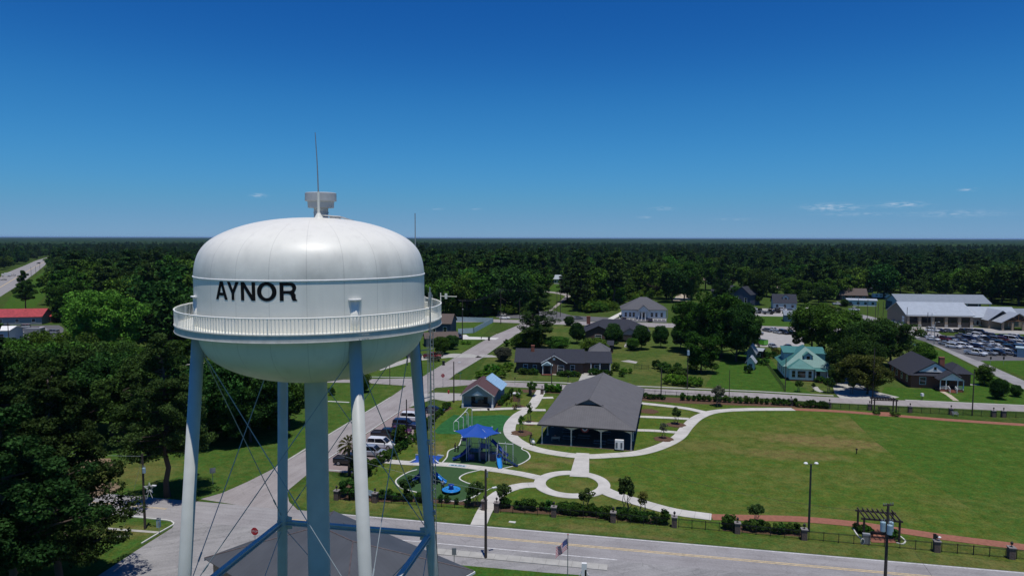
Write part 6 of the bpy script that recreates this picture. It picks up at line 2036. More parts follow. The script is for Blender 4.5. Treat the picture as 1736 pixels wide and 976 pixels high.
# where the woods stand, as outlines on the ground (surveyed from the same viewpoint)
FAR = 407.6
WOODS = [wpoly(p) for p in (
 [(560, 536), (838, 536), (880, 532), (908, 520), (926, 505), (922, 494), (930, 482), (978, 481), (982, 500), (960, 512), (985, 530), (1042, 524), (1060, 506), (1140, 497), (1180, 480), (1186, 468), (1230, 468), (1300, 474), (1420, 470), (1500, 480), (1600, 490), (1900, 498), (2300, 480), (2300, FAR), (300, FAR), (300, 536)],
 [(98, 530), (92, 512), (98, 478), (84, 452), (100, 434), (130, 425), (300, FAR), (560, FAR), (560, 600), (330, 605), (250, 598), (235, 560), (110, 540)],
 [(-500, FAR), (300, FAR), (128, 424), (94, 433), (70, 437), (40, 446), (12, 457), (-60, 485), (-300, 540), (-900, 640)],
 [(1400, 498), (1440, 492), (1500, 497), (1520, 505), (1600, 509), (1680, 515), (1760, 522), (1900, 530), (2200, 560), (2200, 481), (1900, 499), (1600, 491), (1500, 481), (1420, 471), (1395, 482)],
 [(-600, 840), (-30, 840), (-30, 700), (-20, 640), (-600, 660)],
)]
CLEAR = [wpoly(p) for p in ([(926, 500), (982, 502), (978, 480), (938, 480)], [(1182, 478), (1226, 478), (1226, 466), (1182, 466)], [(1300, 492), (1326, 492), (1322, 476), (1306, 476)], [(1418, 482), (1456, 482), (1456, 474), (1418, 474)], [(1510, 488), (1546, 488), (1546, 480), (1510, 480)],
       [(1655, 480), (1705, 481), (1705, 472), (1655, 472)], [(770, 418), (806, 418), (806, 415), (770, 415)], [(1190, 488), (1218, 488), (1218, 478), (1190, 478)], [(60, 600), (215, 600), (215, 545), (110, 540), (60, 545)])]
HX = CAM_H
cand = []
rr = random.Random(5)
def ok_wood(x, y):
 if not any(inside((x, y), w) for w in WOODS):
  return False
 return not any(inside((x, y), c) for c in CLEAR)
grid = {}
def far_enough(x, y, s):
 gx, gy = int(x // 6), int(y // 6)
 k = int(s // 6) + 1
 for i in range(gx - k, gx + k + 1):
  for j in range(gy - k, gy + k + 1):
   for (a, b) in grid.get((i, j), ()):
    if (a - x) ** 2 + (b - y) ** 2 < s * s:
     return False
 return True
pts = []
for ring, (d0, d1, s, n) in enumerate(((90, 420, 6.6, 5200), (420, 800, 8.5, 8500), (800, 1500, 9.5, 19000), (1500, 2600, 13.0, 20000))):
 for _ in range(n):
  d = math.sqrt(rr.uniform(d0 * d0, d1 * d1))
  a = rr.uniform(R(-47), R(47))
  x, y = d * math.sin(a), d * math.cos(a)
  if ok_wood(x, y) and far_enough(x, y, s):
   grid.setdefault((int(x // 6), int(y // 6)), []).append((x, y))
   pts.append((x, y, d, a))
pts.sort(key=lambda p: p[2] + (4000 if abs(p[3]) > R(36.9) or (R(-25) < p[3] < R(-7.6) and p[2] > 215) else 0))
# those hidden behind the tank from here rank last among the individuals
WLAB = {
 'wo': ('broadleaf tree in the edge of the woods beyond the streets', 'broadleaf trees at the edge of the woods'),
 'wd': ('dark green broadleaf tree in the edge of the woods', 'dark broadleaf trees at the edge of the woods'),
 'wl': ('light green broadleaf tree standing out of the darker woods', 'light green trees in the woods'),
 'wp': ('dark pine rising from the woods beyond the streets', 'pines in the woods'),
}
NIND = 290
for (x, y, d, a) in pts[:NIND]:
 pinezone = rr.random() < (.30 if x < 0 else .35)
 if pinezone:
  lb, gr = WLAB['wp']
  tree(rr.choice(('midp0', 'midp1')), (x, y), rr.uniform(21, 30), lb, 'pine', gr, rr.uniform(.95, 1.25))
 else:
  fm = rr.choices(('oak', 'dark', 'light'), (.48, .45, .07))[0]
  lb, gr = WLAB['w' + fm[0]]
  tree(rr.choice(('mid0', 'mid1', 'mid2')), (x, y), rr.uniform(15, 27) * (1 if rr.random() < .75 else .75), lb, fm, gr, rr.uniform(.85, 1.2))
# the remaining woods read as one mass: instanced crowns
def inst_forest(name, P, crown_src, hmin, hmax, fmat, label):
 me = bpy.data.meshes.new(name)
 me.from_pydata([(x, y, 0) for (x, y, d, a) in P], [], [])
 sc = me.attributes.new('tree_h', 'FLOAT', 'POINT')
 ro_ = me.attributes.new('tree_rot', 'FLOAT_VECTOR', 'POINT')
 sc.data.foreach_set('value', [rr.uniform(hmin, hmax) * (1.18 if rr.random() < .07 and p[2] < 700 else (.86 if p[2] > 900 else 1)) for p in P])
 ro_.data.foreach_set('vector', [v for p in P for v in (0, 0, rr.uniform(0, 6.28))])
 o = link(name, me)
 ng = bpy.data.node_groups.new(name + '_scatter', 'GeometryNodeTree')
 ng.interface.new_socket('Geometry', in_out='INPUT', socket_type='NodeSocketGeometry')
 ng.interface.new_socket('Geometry', in_out='OUTPUT', socket_type='NodeSocketGeometry')
 gi = ng.nodes.new('NodeGroupInput'); go = ng.nodes.new('NodeGroupOutput')
 ip = ng.nodes.new('GeometryNodeInstanceOnPoints')
 ob = ng.nodes.new('GeometryNodeObjectInfo')
 ob.inputs['Object'].default_value = crown_src
 ob.inputs['As Instance'].default_value = True
 na = ng.nodes.new('GeometryNodeInputNamedAttribute'); na.data_type = 'FLOAT'; na.inputs['Name'].default_value = 'tree_h'
 nb_ = ng.nodes.new('GeometryNodeInputNamedAttribute'); nb_.data_type = 'FLOAT_VECTOR'; nb_.inputs['Name'].default_value = 'tree_rot'
 cx_ = ng.nodes.new('ShaderNodeCombineXYZ')
 for i in range(3):
  ng.links.new(na.outputs[0], cx_.inputs[i])
 ng.links.new(gi.outputs[0], ip.inputs['Points'])
 ng.links.new(ob.outputs['Geometry'], ip.inputs['Instance'])
 ng.links.new(cx_.outputs[0], ip.inputs['Scale'])
 ng.links.new(nb_.outputs[0], ip.inputs['Rotation'])
 ng.links.new(ip.outputs[0], go.inputs[0])
 md = o.modifiers.new('scatter', 'NODES'); md.node_group = ng
 o['label'] = label; o['category'] = 'woods'; o['kind'] = 'stuff'
 return o
def src(key, fm, thin=1):
 """a bare crown kept out of the scene, for the scatter to repeat"""
 cm_ = PROTO[key][1].copy()
 cm_.materials.clear(); cm_.materials.append(F[fm])
 return bpy.data.objects.new('crown_source', cm_)
rest = pts[NIND:]
rr.shuffle(rest)
kinds = [('mid0', 'oak', .20, 12, 21), ('mid1', 'dark', .26, 12, 22), ('mid2', 'oak', .12, 12, 23), ('mid1', 'light', .035, 11, 19), ('midp0', 'pine', .20, 17, 26), ('midp1', 'pine', .185, 17, 26)]
i0 = 0
for n_, (key, fm, sh_, a, b) in enumerate(kinds):
 k = int(len(rest) * sh_) if n_ < len(kinds) - 1 else len(rest) - i0
 inst_forest('woods', rest[i0:i0 + k], src(key, fm), a, b, fm, 'dense woods of mixed pines and broadleaf trees stretching away behind the town')
 i0 += k
# far canopy out to the horizon: a rolling, knobbly roof of crowns
mb = MB()
M['canopy'] = foliage('far_canopy', (.008, .020, .008), (.030, .052, .016), .02, 0, 0)
ths = np.linspace(R(-48), R(48), 420)
ds = 2450 * np.exp(np.linspace(0, math.log(32000 / 2450), 150))
n_t, n_d = len(ths), len(ds)
r3 = np.random.default_rng(3)
hgt = 13 + 6.5 * r3.random((n_d, n_t)) + 2.5 * np.sin(ths * 37)[None, :] * np.sin(np.arange(n_d) * .9)[:, None]
hgt[-1] += 1
hgt[0] = 0
vs = np.stack([ds[:, None] * np.sin(ths)[None, :], ds[:, None] * np.cos(ths)[None, :], hgt], -1).reshape(-1, 3)
vs[:, :2] += r3.normal(size=(len(vs), 2)) * 4
mb.v = [tuple(v) for v in vs]
mb.f = [(j * n_t + i, j * n_t + i + 1, (j + 1) * n_t + i + 1, (j + 1) * n_t + i) for j in range(n_d - 1) for i in range(n_t - 1)]
mb.m = [0] * len(mb.f)
o = mb.build('woods', M['canopy'])
o['kind'] = 'stuff'; o['label'] = 'far wooded plain reaching the horizon'; o['category'] = 'woods'
# low tangle at the edge of the woods along the far street
u = []
for (a, b, n_) in (((764, 537), (905, 533), 60), ((985, 531), (1045, 527), 30), ((1060, 512), (1150, 500), 30), ((100, 532), (300, 556), 40)):
 p, q = g(*a), g(*b)
 for k in range(n_):
  c = p.lerp(q, rr.random()); u.append((c.x + rr.uniform(-3, 3), c.y + rr.uniform(-1, 7), 0, 0))
inst_forest('undergrowth', u, src('mid1', 'light'), 3.0, 6.0, 'light', 'light green tangle of bushes along the foot of the woods')
# ------------------------------------------------------------------ vehicles
CARP = {}
M['tyre'] = mat('tyre_rubber', (.014, .014, .015), .85, .1, 5)
M['rim'] = mat('wheel_rim', (.35, .36, .37), .35, .1, 5, metal=.6)
M['lamp_clear'] = mat('headlamp_lens', (.62, .64, .66), .15, .05, 3, spec=.6)
M['lamp_red'] = mat('tail_lamp_red', (.25, .010, .012), .25, .1, 3, spec=.5)
M['car_glass'] = glass('car_glass', (.010, .012, .015), .06)
M['trim_black'] = mat('black_trim', (.016, .016, .018), .6, .1, 4)
PAINT = {}
for nm, c, mt in (('white', (.72, .73, .73), 0), ('silver', (.36, .39, .42), .3), ('grey', (.13, .14, .155), .2), ('black', (.012, .013, .016), 0), ('navy', (.014, .020, .055), .1), ('maroon', (.10, .012, .016), .1), ('red', (.19, .012, .018), 0), ('blue', (.03, .06, .16), .1), ('tan', (.24, .20, .14), .1), ('green', (.10, .42, .02), 0)):
 PAINT[nm] = mat('car_paint_' + nm, c, .28, .03, 2, metal=mt, spec=.5, coat=.6)
def loft(mb, rings, mi=0, cap=True):
 n = len(rings[0])
 vs = [p for r in rings for p in r]
 fs = []
 for i in range(len(rings) - 1):
  for k in range(n):
   k2 = (k + 1) % n
   fs.append((i * n + k, i * n + k2, (i + 1) * n + k2, (i + 1) * n + k))
 if cap:
  fs.append(tuple(range(n - 1, -1, -1))); fs.append(tuple((len(rings) - 1) * n + k for k in range(n)))
 mb.add(vs, fs, mi)
def section(x, hw, z0, z1, sh=.12, tuck=.06):
 """one cross-section of a body shell, rounded at sill and shoulder"""
 return [(x, -hw + tuck, z0), (x, -hw, z0 + .18), (x, -hw, z1 - sh), (x, -hw + sh * .8, z1), (x, hw - sh * .8, z1), (x, hw, z1 - sh), (x, hw, z0 + .18), (x, hw - tuck, z0)]
def make_car(kind):
 t = thing('parked_' + kind, 'prototype', kind)
 spec_ = {
  'suv': dict(L=4.85, W=1.95, st=[(-2.42, .86, .42, .95), (-2.36, .94, .32, 1.08), (-1.2, .975, .28, 1.10), (.9, .975, .28, 1.08), (1.75, .95, .28, 1.02), (2.25, .90, .32, .92), (2.43, .80, .42, .78)],
     cab=[(-2.30, .82, 1.06, 1.62), (-1.95, .86, 1.06, 1.76), (0.1, .86, 1.06, 1.80), (.55, .84, 1.06, 1.72), (1.25, .80, 1.02, 1.09)], roof=(-2.08, .42, 1.80, .74), wb=1.45, wr=.37),
  'car': dict(L=4.6, W=1.80, st=[(-2.30, .74, .42, .82), (-2.22, .84, .30, .94), (-1.4, .90, .24, .97), (.9, .90, .24, .93), (1.7, .87, .24, .85), (2.15, .80, .28, .74), (2.30, .70, .38, .64)],
     cab=[(-1.75, .74, .94, 1.00), (-1.15, .76, .94, 1.36), (-.4, .77, .94, 1.43), (.25, .76, .94, 1.40), (1.15, .72, .90, .96)], roof=(-1.05, .15, 1.44, .62), wb=1.35, wr=.33),
  'pickup': dict(L=5.5, W=1.95, st=[(-2.75, .92, .45, 1.02), (-2.70, .96, .42, 1.10), (-.55, .975, .36, 1.10), (1.2, .975, .36, 1.10), (2.1, .96, .36, 1.06), (2.6, .90, .38, .98), (2.75, .84, .45, .85)],
                       cab=[(-.72, .84, 1.06, 1.72), (-.55, .85, 1.06, 1.82), (.5, .86, 1.06, 1.86), (.85, .84, 1.06, 1.78), (1.55, .80, 1.05, 1.12)], roof=(-.55, .72, 1.86, .74), wb=1.75, wr=.40),
  'van': dict(L=5.4, W=2.0, st=[(-2.68, .92, .42, 1.15), (-2.62, .97, .34, 1.22), (0, .98, .30, 1.22), (1.6, .97, .30, 1.14), (2.35, .92, .32, 1.02), (2.65, .82, .42, .86)],
     cab=[(-2.62, .90, 1.18, 2.05), (-2.5, .92, 1.18, 2.18), (.5, .92, 1.18, 2.20), (1.0, .90, 1.16, 2.08), (1.95, .84, 1.06, 1.14)], roof=(-2.5, .9, 2.20, .84), wb=1.7, wr=.38),
 }[kind]
 mb = MB()
 loft(mb, [section(*s) for s in spec_['st']])
 if kind == 'pickup':      # open bed
  mb.box(-2.66, -.78, 1.085, -.80, .78, 1.112, 1)
  for s_ in (-1, 1):
   mb.box(-2.72, s_ * .92 - .06, 1.08, -.72, s_ * .92 + .06, 1.22)
  mb.box(-2.74, -.9, 1.08, -2.66, .9, 1.22)
 mb.box(-spec_['L'] / 2 + .02, -spec_['W'] * .40, .30, spec_['L'] / 2 - .04, spec_['W'] * .40, .40, 1)
 mb.box(spec_['L'] / 2 - .1, -.55, .52, spec_['L'] / 2 + .015, .55, .68, 1)
 b = mb.build('body', [PAINT['white'], M['trim_black']], t, smooth=False)
 mb = MB()
 loft(mb, [section(x, hw, z0, z1, .14, .0) for (x, hw, z0, z1) in spec_['cab']])
 mb.build('window_glass', M['car_glass'], t)
 r0, r1, rzz, rw = spec_['roof']
 mb = MB()
 loft(mb, [[(r0 - .12, -rw, rzz - .12), (r0, -rw - .03, rzz - .02), (r0, -rw * .7, rzz + .025), (r0, rw * .7, rzz + .025), (r0, rw + .03, rzz - .02), (r0 - .12, rw, rzz - .12)],
              [(r1 + .12, -rw, rzz - .10), (r1, -rw - .03, rzz - .02), (r1, -rw * .7, rzz + .025), (r1, rw * .7, rzz + .025), (r1, rw + .03, rzz - .02), (r1 + .12, rw, rzz - .10)]])
 cb = spec_['cab']
 for s_ in (-1, 1):          # pillars
  mb.bar((cb[-1][0] - .02, s_ * (cb[-1][1] + .03), cb[-1][3] - .04), (r1 + .05, s_ * (rw + .05), rzz - .06), .09, .06)
  xm_ = (r0 + r1) / 2
  mb.bar((xm_ - .05, s_ * (cb[2][1] + .035), 1.0), (xm_ - .05, s_ * (rw + .06), rzz - .04), .10, .05)
  mb.bar((cb[0][0] + .12, s_ * (cb[0][1] + .03), cb[0][2]), (r0 + .02, s_ * (rw + .05), rzz - .06), .18 if kind != 'car' else .12, .06)
 mb.build('roof', PAINT['white'], t)
 wr = spec_['wr']
 for sx in (-1, 1):
  for sy in (-1, 1):
   x, y = sx * spec_['wb'], sy * (spec_['W'] / 2 - .08)
   mb = MB(); mb.tube((x, y - sy * .14, wr), (x, y + sy * .10, wr), wr, n=18)
   w = mb.build('wheel', M['tyre'], t)
   mb = MB(); mb.tube((x, y + sy * .09, wr), (x, y + sy * .115, wr), wr * .62, n=12); mb.build('rim', M['rim'], w)
 for s_ in (-1, 1):
  xe = spec_['L'] / 2
  fz = spec_['st'][-2][3] - .12
  mb = MB(); mb.box(xe - .30, s_ * .70 - .13, fz - .10, xe - .06, s_ * .70 + .13, fz + .06); mb.build('headlight', M['lamp_clear'], t)
  bz = spec_['st'][1][3] - .16
  mb = MB(); mb.box(-xe - .015, s_ * .76 - .1, bz - .16, -xe + .14, s_ * .76 + .1, bz + .08); mb.build('tail_light', M['lamp_red'], t)
  mb = MB(); mb.box(cb[-1][0] - .45, s_ * (spec_['W'] / 2 + .02) - .09, 1.0 * (1 if kind != 'car' else .9), cb[-1][0] - .30, s_ * (spec_['W'] / 2 + .02) + .09, 1.18 * (1 if kind != 'car' else .9)); mb.build('mirror', M['trim_black'], t)
 return t
for k in ('suv', 'car', 'pickup', 'van'):
 CARP[k] = [make_car(k), False]
def car(kind, px, py, heading, colour, label, group=None, scale=1.0, name=None):
 """heading: compass on the ground, 0 = away from us up the picture, 90 = to the right"""
 root, used = CARP[kind]
 p = g(px, py)
 if not used:
  o = root; CARP[kind][1] = True
  o.location = p; o.rotation_euler = (0, 0, R(90 - heading)); o['label'] = label
  if group: o['group'] = group
  o.scale = (scale,) * 3
 else:
  o = dup(root, p, R(90 - heading), label, group, scale)
 o.location.z = .03
 for nm in ('body', 'roof'):
  for c in kid(o, nm):
   paint(c, PAINT[colour], 0)
 return o
# parking bays by the hedge: noses to the hedge
NB = 100
car('pickup', 595, 787, NB, 'black', 'black pickup parked nearest us in the bays, by the palmetto', None)
car('suv', 631, 772, NB, 'silver', 'silver SUV between the black pickup and the white SUV in the bays', None)
car('suv', 647, 759, NB, 'white', 'white SUV with dark windows, nearest white one in the bays', None, 1.05)
car('pickup', 655, 742, NB, 'black', 'black pickup with an open bed beside the nearest white SUV', None)
car('car', 677, 735, NB, 'maroon', 'maroon car half hidden by a bush in the bays', None)
car('suv', 687, 725, NB, 'navy', 'dark navy SUV next to the far white SUV in the bays', None)
car('suv', 700, 713.5, NB, 'white', 'white SUV at the far end of the bays, partly behind the tower leg', None, 1.03)
car('car', 735, 699.5, NB, 'navy', 'dark blue car standing alone at the far end of the hedge, behind the ladder', None)
# houses and streets
car('pickup', 733, 607, 95, 'red', 'dark red pickup in the drive right of the tower ladder')
car('suv', 778, 574, 160, 'navy', 'dark SUV parked beside the navy house')
car('suv', 702, 606, 90, 'black', 'dark SUV half hidden behind the tower leg in the drive')
car('suv', 856, 541, 90, 'white', 'white SUV at the left end of the clinic car park')
car('suv', 851, 535, 90, 'black', 'black SUV at the left end of the clinic car park, behind the white one')
car('car', 980, 541, 80, 'grey', 'grey car beside the kerb in the clinic car park')
car('suv', 1057, 543, 0, 'navy', 'dark SUV parked before the left half of the clinic')
car('suv', 1101, 545, 0, 'navy', 'dark SUV parked before the right half of the clinic')
# gravel lot behind the teal house
for px, py, c, k, h, lb in ((1301, 562, 'grey', 'car', 160, 'grey car, leftmost of the row at the back of the gravel lot'), (1312, 561, 'white', 'car', 160, 'white car second from left at the back of the gravel lot'), (1318, 565, 'silver', 'car', 165, 'silver car third from left at the back of the gravel lot'),
       (1329, 566, 'black', 'suv', 165, 'black SUV at the back of the gravel lot, next to the oaks'), (1342, 567, 'navy', 'car', 165, 'dark car under the oak edge at the back of the gravel lot'), (1310, 589.5, 'silver', 'car', 180, 'pale car at the front edge of the gravel lot behind the teal roofed house'), (1337, 591, 'black', 'car', 180, 'dark car at the front edge of the gravel lot'),
       (1283, 567, 'black', 'suv', 120, 'dark SUV at the left corner of the gravel lot')):
 car(k, px, py, h, c, lb)
# equipment yard
for px, py, c, k, h, lb in ((1270, 527, 'silver', 'suv', 80, 'silver SUV at the left end of the equipment yard'), (1281, 526, 'white', 'car', 150, 'white car beside the silver SUV in the equipment yard'), (1328, 527, 'white', 'suv', 150, 'white SUV in front of the pale blue cottage'), (1340, 528, 'grey', 'car', 150, 'grey car right of the white SUV by the pale blue cottage'),
       (1318, 526.5, 'black', 'car', 100, 'dark car left of the white SUV by the pale blue cottage')):
 car(k, px, py, h, c, lb)
# lot by the annex
for px, py, c, k, h, lb in ((1420, 517, 'white', 'pickup', 90, 'white pickup at the left end of the row by the annex'), (1430, 519, 'navy', 'car', 95, 'dark car beside the white pickup by the annex'), (1438, 518, 'black', 'suv', 95, 'black SUV in front of the low white annex'), (1448, 527, 'white', 'pickup', 80, 'white pickup on the lane in front of the annex'),
       (1519, 548, 'white', 'pickup', 100, 'white pickup left of the fire station, behind'), (1528, 550.5, 'white', 'pickup', 100, 'white pickup left of the fire station, in front'), (1535, 553, 'white', 'car', 100, 'white car beside the left end wall of the fire station'),
       (1528, 582, 'white', 'pickup', 140, 'white pickup half hidden at the right edge of the oaks'), (1541, 588, 'black', 'suv', 140, 'dark SUV half hidden behind the round green tree')):
 car(k, px, py, h, c, lb)
# station forecourt and the packed car park, row by row
for i, (px, py, c, k) in enumerate(((1581, 562, 'white', 'suv'), (1594, 562.5, 'navy', 'car'), (1607, 563, 'grey', 'car'), (1630, 564, 'black', 'pickup'), (1645, 564.5, 'grey', 'suv'), (1662, 565.5, 'navy', 'suv'))):
 car(k, px, py, 140, c, '%s %s, %s in the row on the fire station apron' % (c, k, ('leftmost', 'second from left', 'third from left', 'fourth from left', 'fifth from left', 'rightmost')[i]))
LOT = {
 'back row': [(1573, 572.5, 'white', 'car'), (1582, 577, 'white', 'car'), (1598, 577, 'maroon', 'pickup'), (1631, 571.5, 'grey', 'car'), (1645, 571.5, 'white', 'car'), (1659, 571.5, 'white', 'suv'), (1680, 572, 'black', 'suv'), (1700, 573, 'navy', 'car'), (1722, 574, 'white', 'suv')],
 'second row': [(1614, 578, 'navy', 'car'), (1628, 577, 'grey', 'car'), (1643, 576.5, 'navy', 'suv'), (1656, 577, 'silver', 'car'), (1671, 578, 'black', 'pickup'), (1688, 578, 'grey', 'suv'), (1701, 579, 'maroon', 'suv'), (1716, 579, 'white', 'van'), (1732, 579, 'navy', 'suv')],
 'third row': [(1603, 585, 'silver', 'car'), (1621, 582.5, 'white', 'car'), (1635, 583, 'black', 'car'), (1653, 584, 'white', 'car'), (1670, 585, 'silver', 'car'), (1684, 585, 'white', 'car'), (1698, 586, 'black', 'suv'), (1714, 586, 'grey', 'pickup'), (1730, 585, 'white', 'suv')],
 'fourth row': [(1617, 590, 'white', 'suv'), (1635, 590, 'white', 'suv'), (1655, 589, 'navy', 'car'), (1680, 593, 'silver', 'car'), (1697, 593, 'white', 'car'), (1711, 593, 'black', 'suv'), (1730, 593, 'navy', 'suv')],
 'front row': [(1654, 602, 'white', 'pickup'), (1674, 601, 'silver', 'pickup'), (1692, 601.5, 'black', 'suv'), (1710, 601.5, 'silver', 'pickup'), (1729, 602.5, 'black', 'pickup')],
}
ORD = ['leftmost', 'second from left', 'third from left', 'fourth from left', 'fifth from left', 'sixth from left', 'seventh from left', 'eighth from left', 'ninth from left']
for row, L_ in LOT.items():
 for i, (px, py, c, k) in enumerate(L_):
  car(k, px, py, 152 + random.uniform(-4, 4), c, '%s %s, %s in the %s of the packed car park' % (c, 'SUV' if k == 'suv' else k, ORD[i], row), 'vehicles in the packed car park', 1.15 if (k == 'pickup' and row == 'front row' and i == 0) else 1.0)
# store and highway
for px, py, c, k, h, lb in ((40, 557, 'silver', 'suv', 250, 'silver SUV by the front of the red roofed store'), (34, 566, 'silver', 'car', 250, 'silver car left of the grey trailer'), (89, 566, 'silver', 'suv', 275, 'silver SUV right of the grey trailer'), (8, 556, 'black', 'car', 270, 'dark car at the front of the red roofed store'), (20, 565, 'grey', 'suv', 260, 'dark grey SUV behind the low pale blue building'),
       (71, 562, 'white', 'pickup', 300, 'white pickup at the right end of the grey trailer'),
       (6, 475, 'navy', 'car', 235, 'dark car coming down the highway, nearest'), (22, 467.5, 'navy', 'car', 235, 'dark car further along the highway'), (65, 447, 'black', 'suv', 225, 'dark vehicle far up the highway'), (84, 439, 'white', 'van', 225, 'white van at the far end of the highway')):
 car(k, px, py, h, c, lb)
# trailer, tractor unit, camper, boat-like machinery
p = g(58, 568)
tr = thing('cargo_trailer', 'grey box trailer parked in front of the red roofed store', 'trailer', p, R(4))
mb = MB(); mb.box(-2.9, -1.1, .5, 2.9, 1.1, 2.7); mb.build('box_body', M['siding_grey'], tr)
for x in (-.5, .5):
 for y in (-1.1, 1.1):
  mb = MB(); mb.tube((x, y - .1, .36), (x, y + .1, .36), .36, n=12); mb.build('wheel', M['tyre'], tr)
mb = MB(); mb.bar((2.9, 0, .5), (4.2, 0, .5), .12); mb.build('drawbar', M['black_metal'], tr)
p = g(10, 469)
tk = thing('lorry', 'white lorry cab and load on the highway behind the nearest dark car', 'lorry', p, R(-145))
mb = MB(); mb.box(-4, -1.2, .9, 1.2, 1.2, 3.6); mb.build('load_box', M['white_paint'], tk)
mb = MB(); mb.box(1.4, -1.15, .6, 3.2, 1.15, 2.9); mb.build('cab', M['white_paint'], tk)
mb = MB(); mb.box(3.15, -1.0, 1.7, 3.23, 1.0, 2.6); mb.build('windscreen', M['car_glass'], tk)
for x in (-3, -1.8, 2.2):
 for y in (-1.1, 1.1):
  mb = MB(); mb.tube((x, y - .12, .5), (x, y + .12, .5), .5, n=12); mb.build('wheel', M['tyre'], tk)
p = g(1493, 505.5)
cv = thing('camper', 'white camper trailer parked left of the long metal shed', 'camper', p, R(-4))
mb = MB()
loft(mb, [[(-5, -1.2, .6), (-5, -1.2, 2.9), (-5, 1.2, 2.9), (-5, 1.2, .6)], [(3.6, -1.2, .6), (3.6, -1.2, 3.1), (3.6, 1.2, 3.1), (3.6, 1.2, .6)], [(5, -1.1, 1.2), (5, -1.1, 2.2), (5, 1.1, 2.2), (5, 1.1, 1.2)]])
mb.build('body', M['white_paint'], cv)
for x in (-3, -.5, 2):
 mb = MB(); mb.box(x - .6, -1.23, 1.5, x + .6, -1.2, 2.2); mb.build('window', M['dark_glass'], cv)
for x in (-.8, .2):
 mb = MB(); mb.tube((x, -1.25, .4), (x, -1.0, .4), .4, n=12); mb.build('wheel', M['tyre'], cv)
def digger(px, py, rz_, label, m):
 p = g(px, py)
 t = thing('farm_machine', label, 'farm machine', p, rz_)
 mb = MB(); loft(mb, [[(-2, -.9, .5), (-2, -.9, 1.3), (-2, .9, 1.3), (-2, .9, .5)], [(.6, -.9, .5), (.6, -.9, 1.5), (.6, .9, 1.5), (.6, .9, .5)], [(2.6, -.6, .6), (2.6, -.6, 1.2), (2.6, .6, 1.2), (2.6, .6, .6)]]); mb.build('chassis', m, t)
 mb = MB(); mb.box(-1.4, -.7, 1.3, .2, .7, 2.5); mb.build('cab', M['car_glass'], t)
 for x, r in ((-1.3, .75), (1.8, .5)):
  for y in (-1, 1):
   mb = MB(); mb.tube((x, y - .2, r), (x, y + .2, r), r, n=14); mb.build('wheel', M['tyre'], t)
 mb = MB(); mb.path([(2.2, 0, 1.2), (3.6, 0, 2.4), (4.6, 0, 1.0)], .14, 6); mb.build('loader_arm', m, t)
digger(1290, 531, R(10), 'pale machine with a raised arm, left in the equipment yard', PAINT['silver'])
digger(1303, 532.5, R(170), 'grey machine with a raised arm, middle of the equipment yard', PAINT['grey'])
digger(1315, 530.5, R(190), 'dark machine with a raised arm, right in the equipment yard', PAINT['black'])
# lime skip
p = g(1289, 584)
sk_ = thing('skip', 'lime green skip on the left edge of the gravel lot', 'skip', p, R(-60))
mb = MB(); loft(mb, [[(-2.6, -1.1, .3), (-2.6, -1.1, 1.9), (-2.6, 1.1, 1.9), (-2.6, 1.1, .3)], [(2.4, -1.1, .3), (2.4, -1.1, 1.9), (2.4, 1.1, 1.9), (2.4, 1.1, .3)]]); mb.build('bin', PAINT['green'], sk_)
mb = MB(); mb.box(-2.5, -1.0, 1.905, 2.3, 1.0, 1.93); mb.build('opening', M['black_metal'], sk_)
for x in (-2, 1.8):
 mb = MB(); mb.bar((x, -1.15, .15), (x, 1.15, .15), .3); mb.build('skid', M['black_metal'], sk_)
# ------------------------------------------------------------------ poles, lamps and wires
def pole(px, py, top, label, r=.14, m='pole_wood', arms=(), name='utility_pole', cat='utility pole', lean=0.0, extra=None, h=None):
 p = g(px, py)
 h = h or zat(p, top)
 t = thing(name, label, cat, p)
 mb = MB(); mb.tube((0, 0, -.3), (lean, 0, h), r, r * .72, 10); mb.build('pole', M[m], t)
 for (z, w, ang) in arms:
  d = Vector((math.cos(R(ang)), math.sin(R(ang)), 0)) * w / 2
  mb = MB(); mb.bar(Vector((0, 0, h - z)) - d, Vector((0, 0, h - z)) + d, .1, .12)
  a = mb.build('cross_arm', M['pole_wood'], t)
  for u in (-.9, -.45, .45, .9):
   mb = MB(); q = Vector((0, 0, h - z + .06)) + d * u; mb.tube(q, q + Vector((0, 0, .18)), .05, n=6); mb.build('insulator', M['steel'], a)
 return t, h
M['can_blue'] = mat('transformer_pale_blue', (.30, .42, .48), .45, .08, 3)
def transformer(t, z, dx, dy, r=.28, hh=.95, m='can_blue'):
 mb = MB(); mb.lathe([(.01, z), (r, z), (r, z + hh), (r * .9, z + hh + .06), (.01, z + hh + .08)], 16, (dx, dy, 0)); c = mb.build('transformer', M[m], t)
 mb = MB()
 for s_ in (-.12, .12):
  mb.tube((dx + s_, dy, z + hh), (dx + s_, dy, z + hh + .35), .05, n=6)
 mb.build('bushing', M['steel'], c)
def lamp_arm(t, z, dx, dy=0.0, ln=1.2, rise=.35):
 d = Vector((dx, dy, 0)).normalized()
 mb = MB(); mb.path([(0, 0, z), tuple(d * ln * .5 + Vector((0, 0, z + rise * .8))), tuple(d * ln + Vector((0, 0, z + rise)))], .03, 6); mb.build('lamp_arm', M['steel'], t)
 c = d * (ln + .22) + Vector((0, 0, z + rise))
 mb = MB(); mb.bar(c - d * .28, c + d * .28, .26, .12); mb.build('lamp_head', M['white_paint'], t)
t, h = pole(823.5, 946, 795, 'bare wooden pole with a small white lamp beside the road, right of the ladder', .17)
lamp_arm(t, h - 2.6, .9, .5, .9, .25)
mb = MB(); mb.box(.1, -.1, h - .9, .26, .1, h - .3); mb.build('bracket', M['steel'], t)
t, h = pole(246, 896, 770, 'pole with a wire star decoration at the road corner, left of the tower', .16)
transformer(t, h - 2.4, .25, -.2, .2, .6)
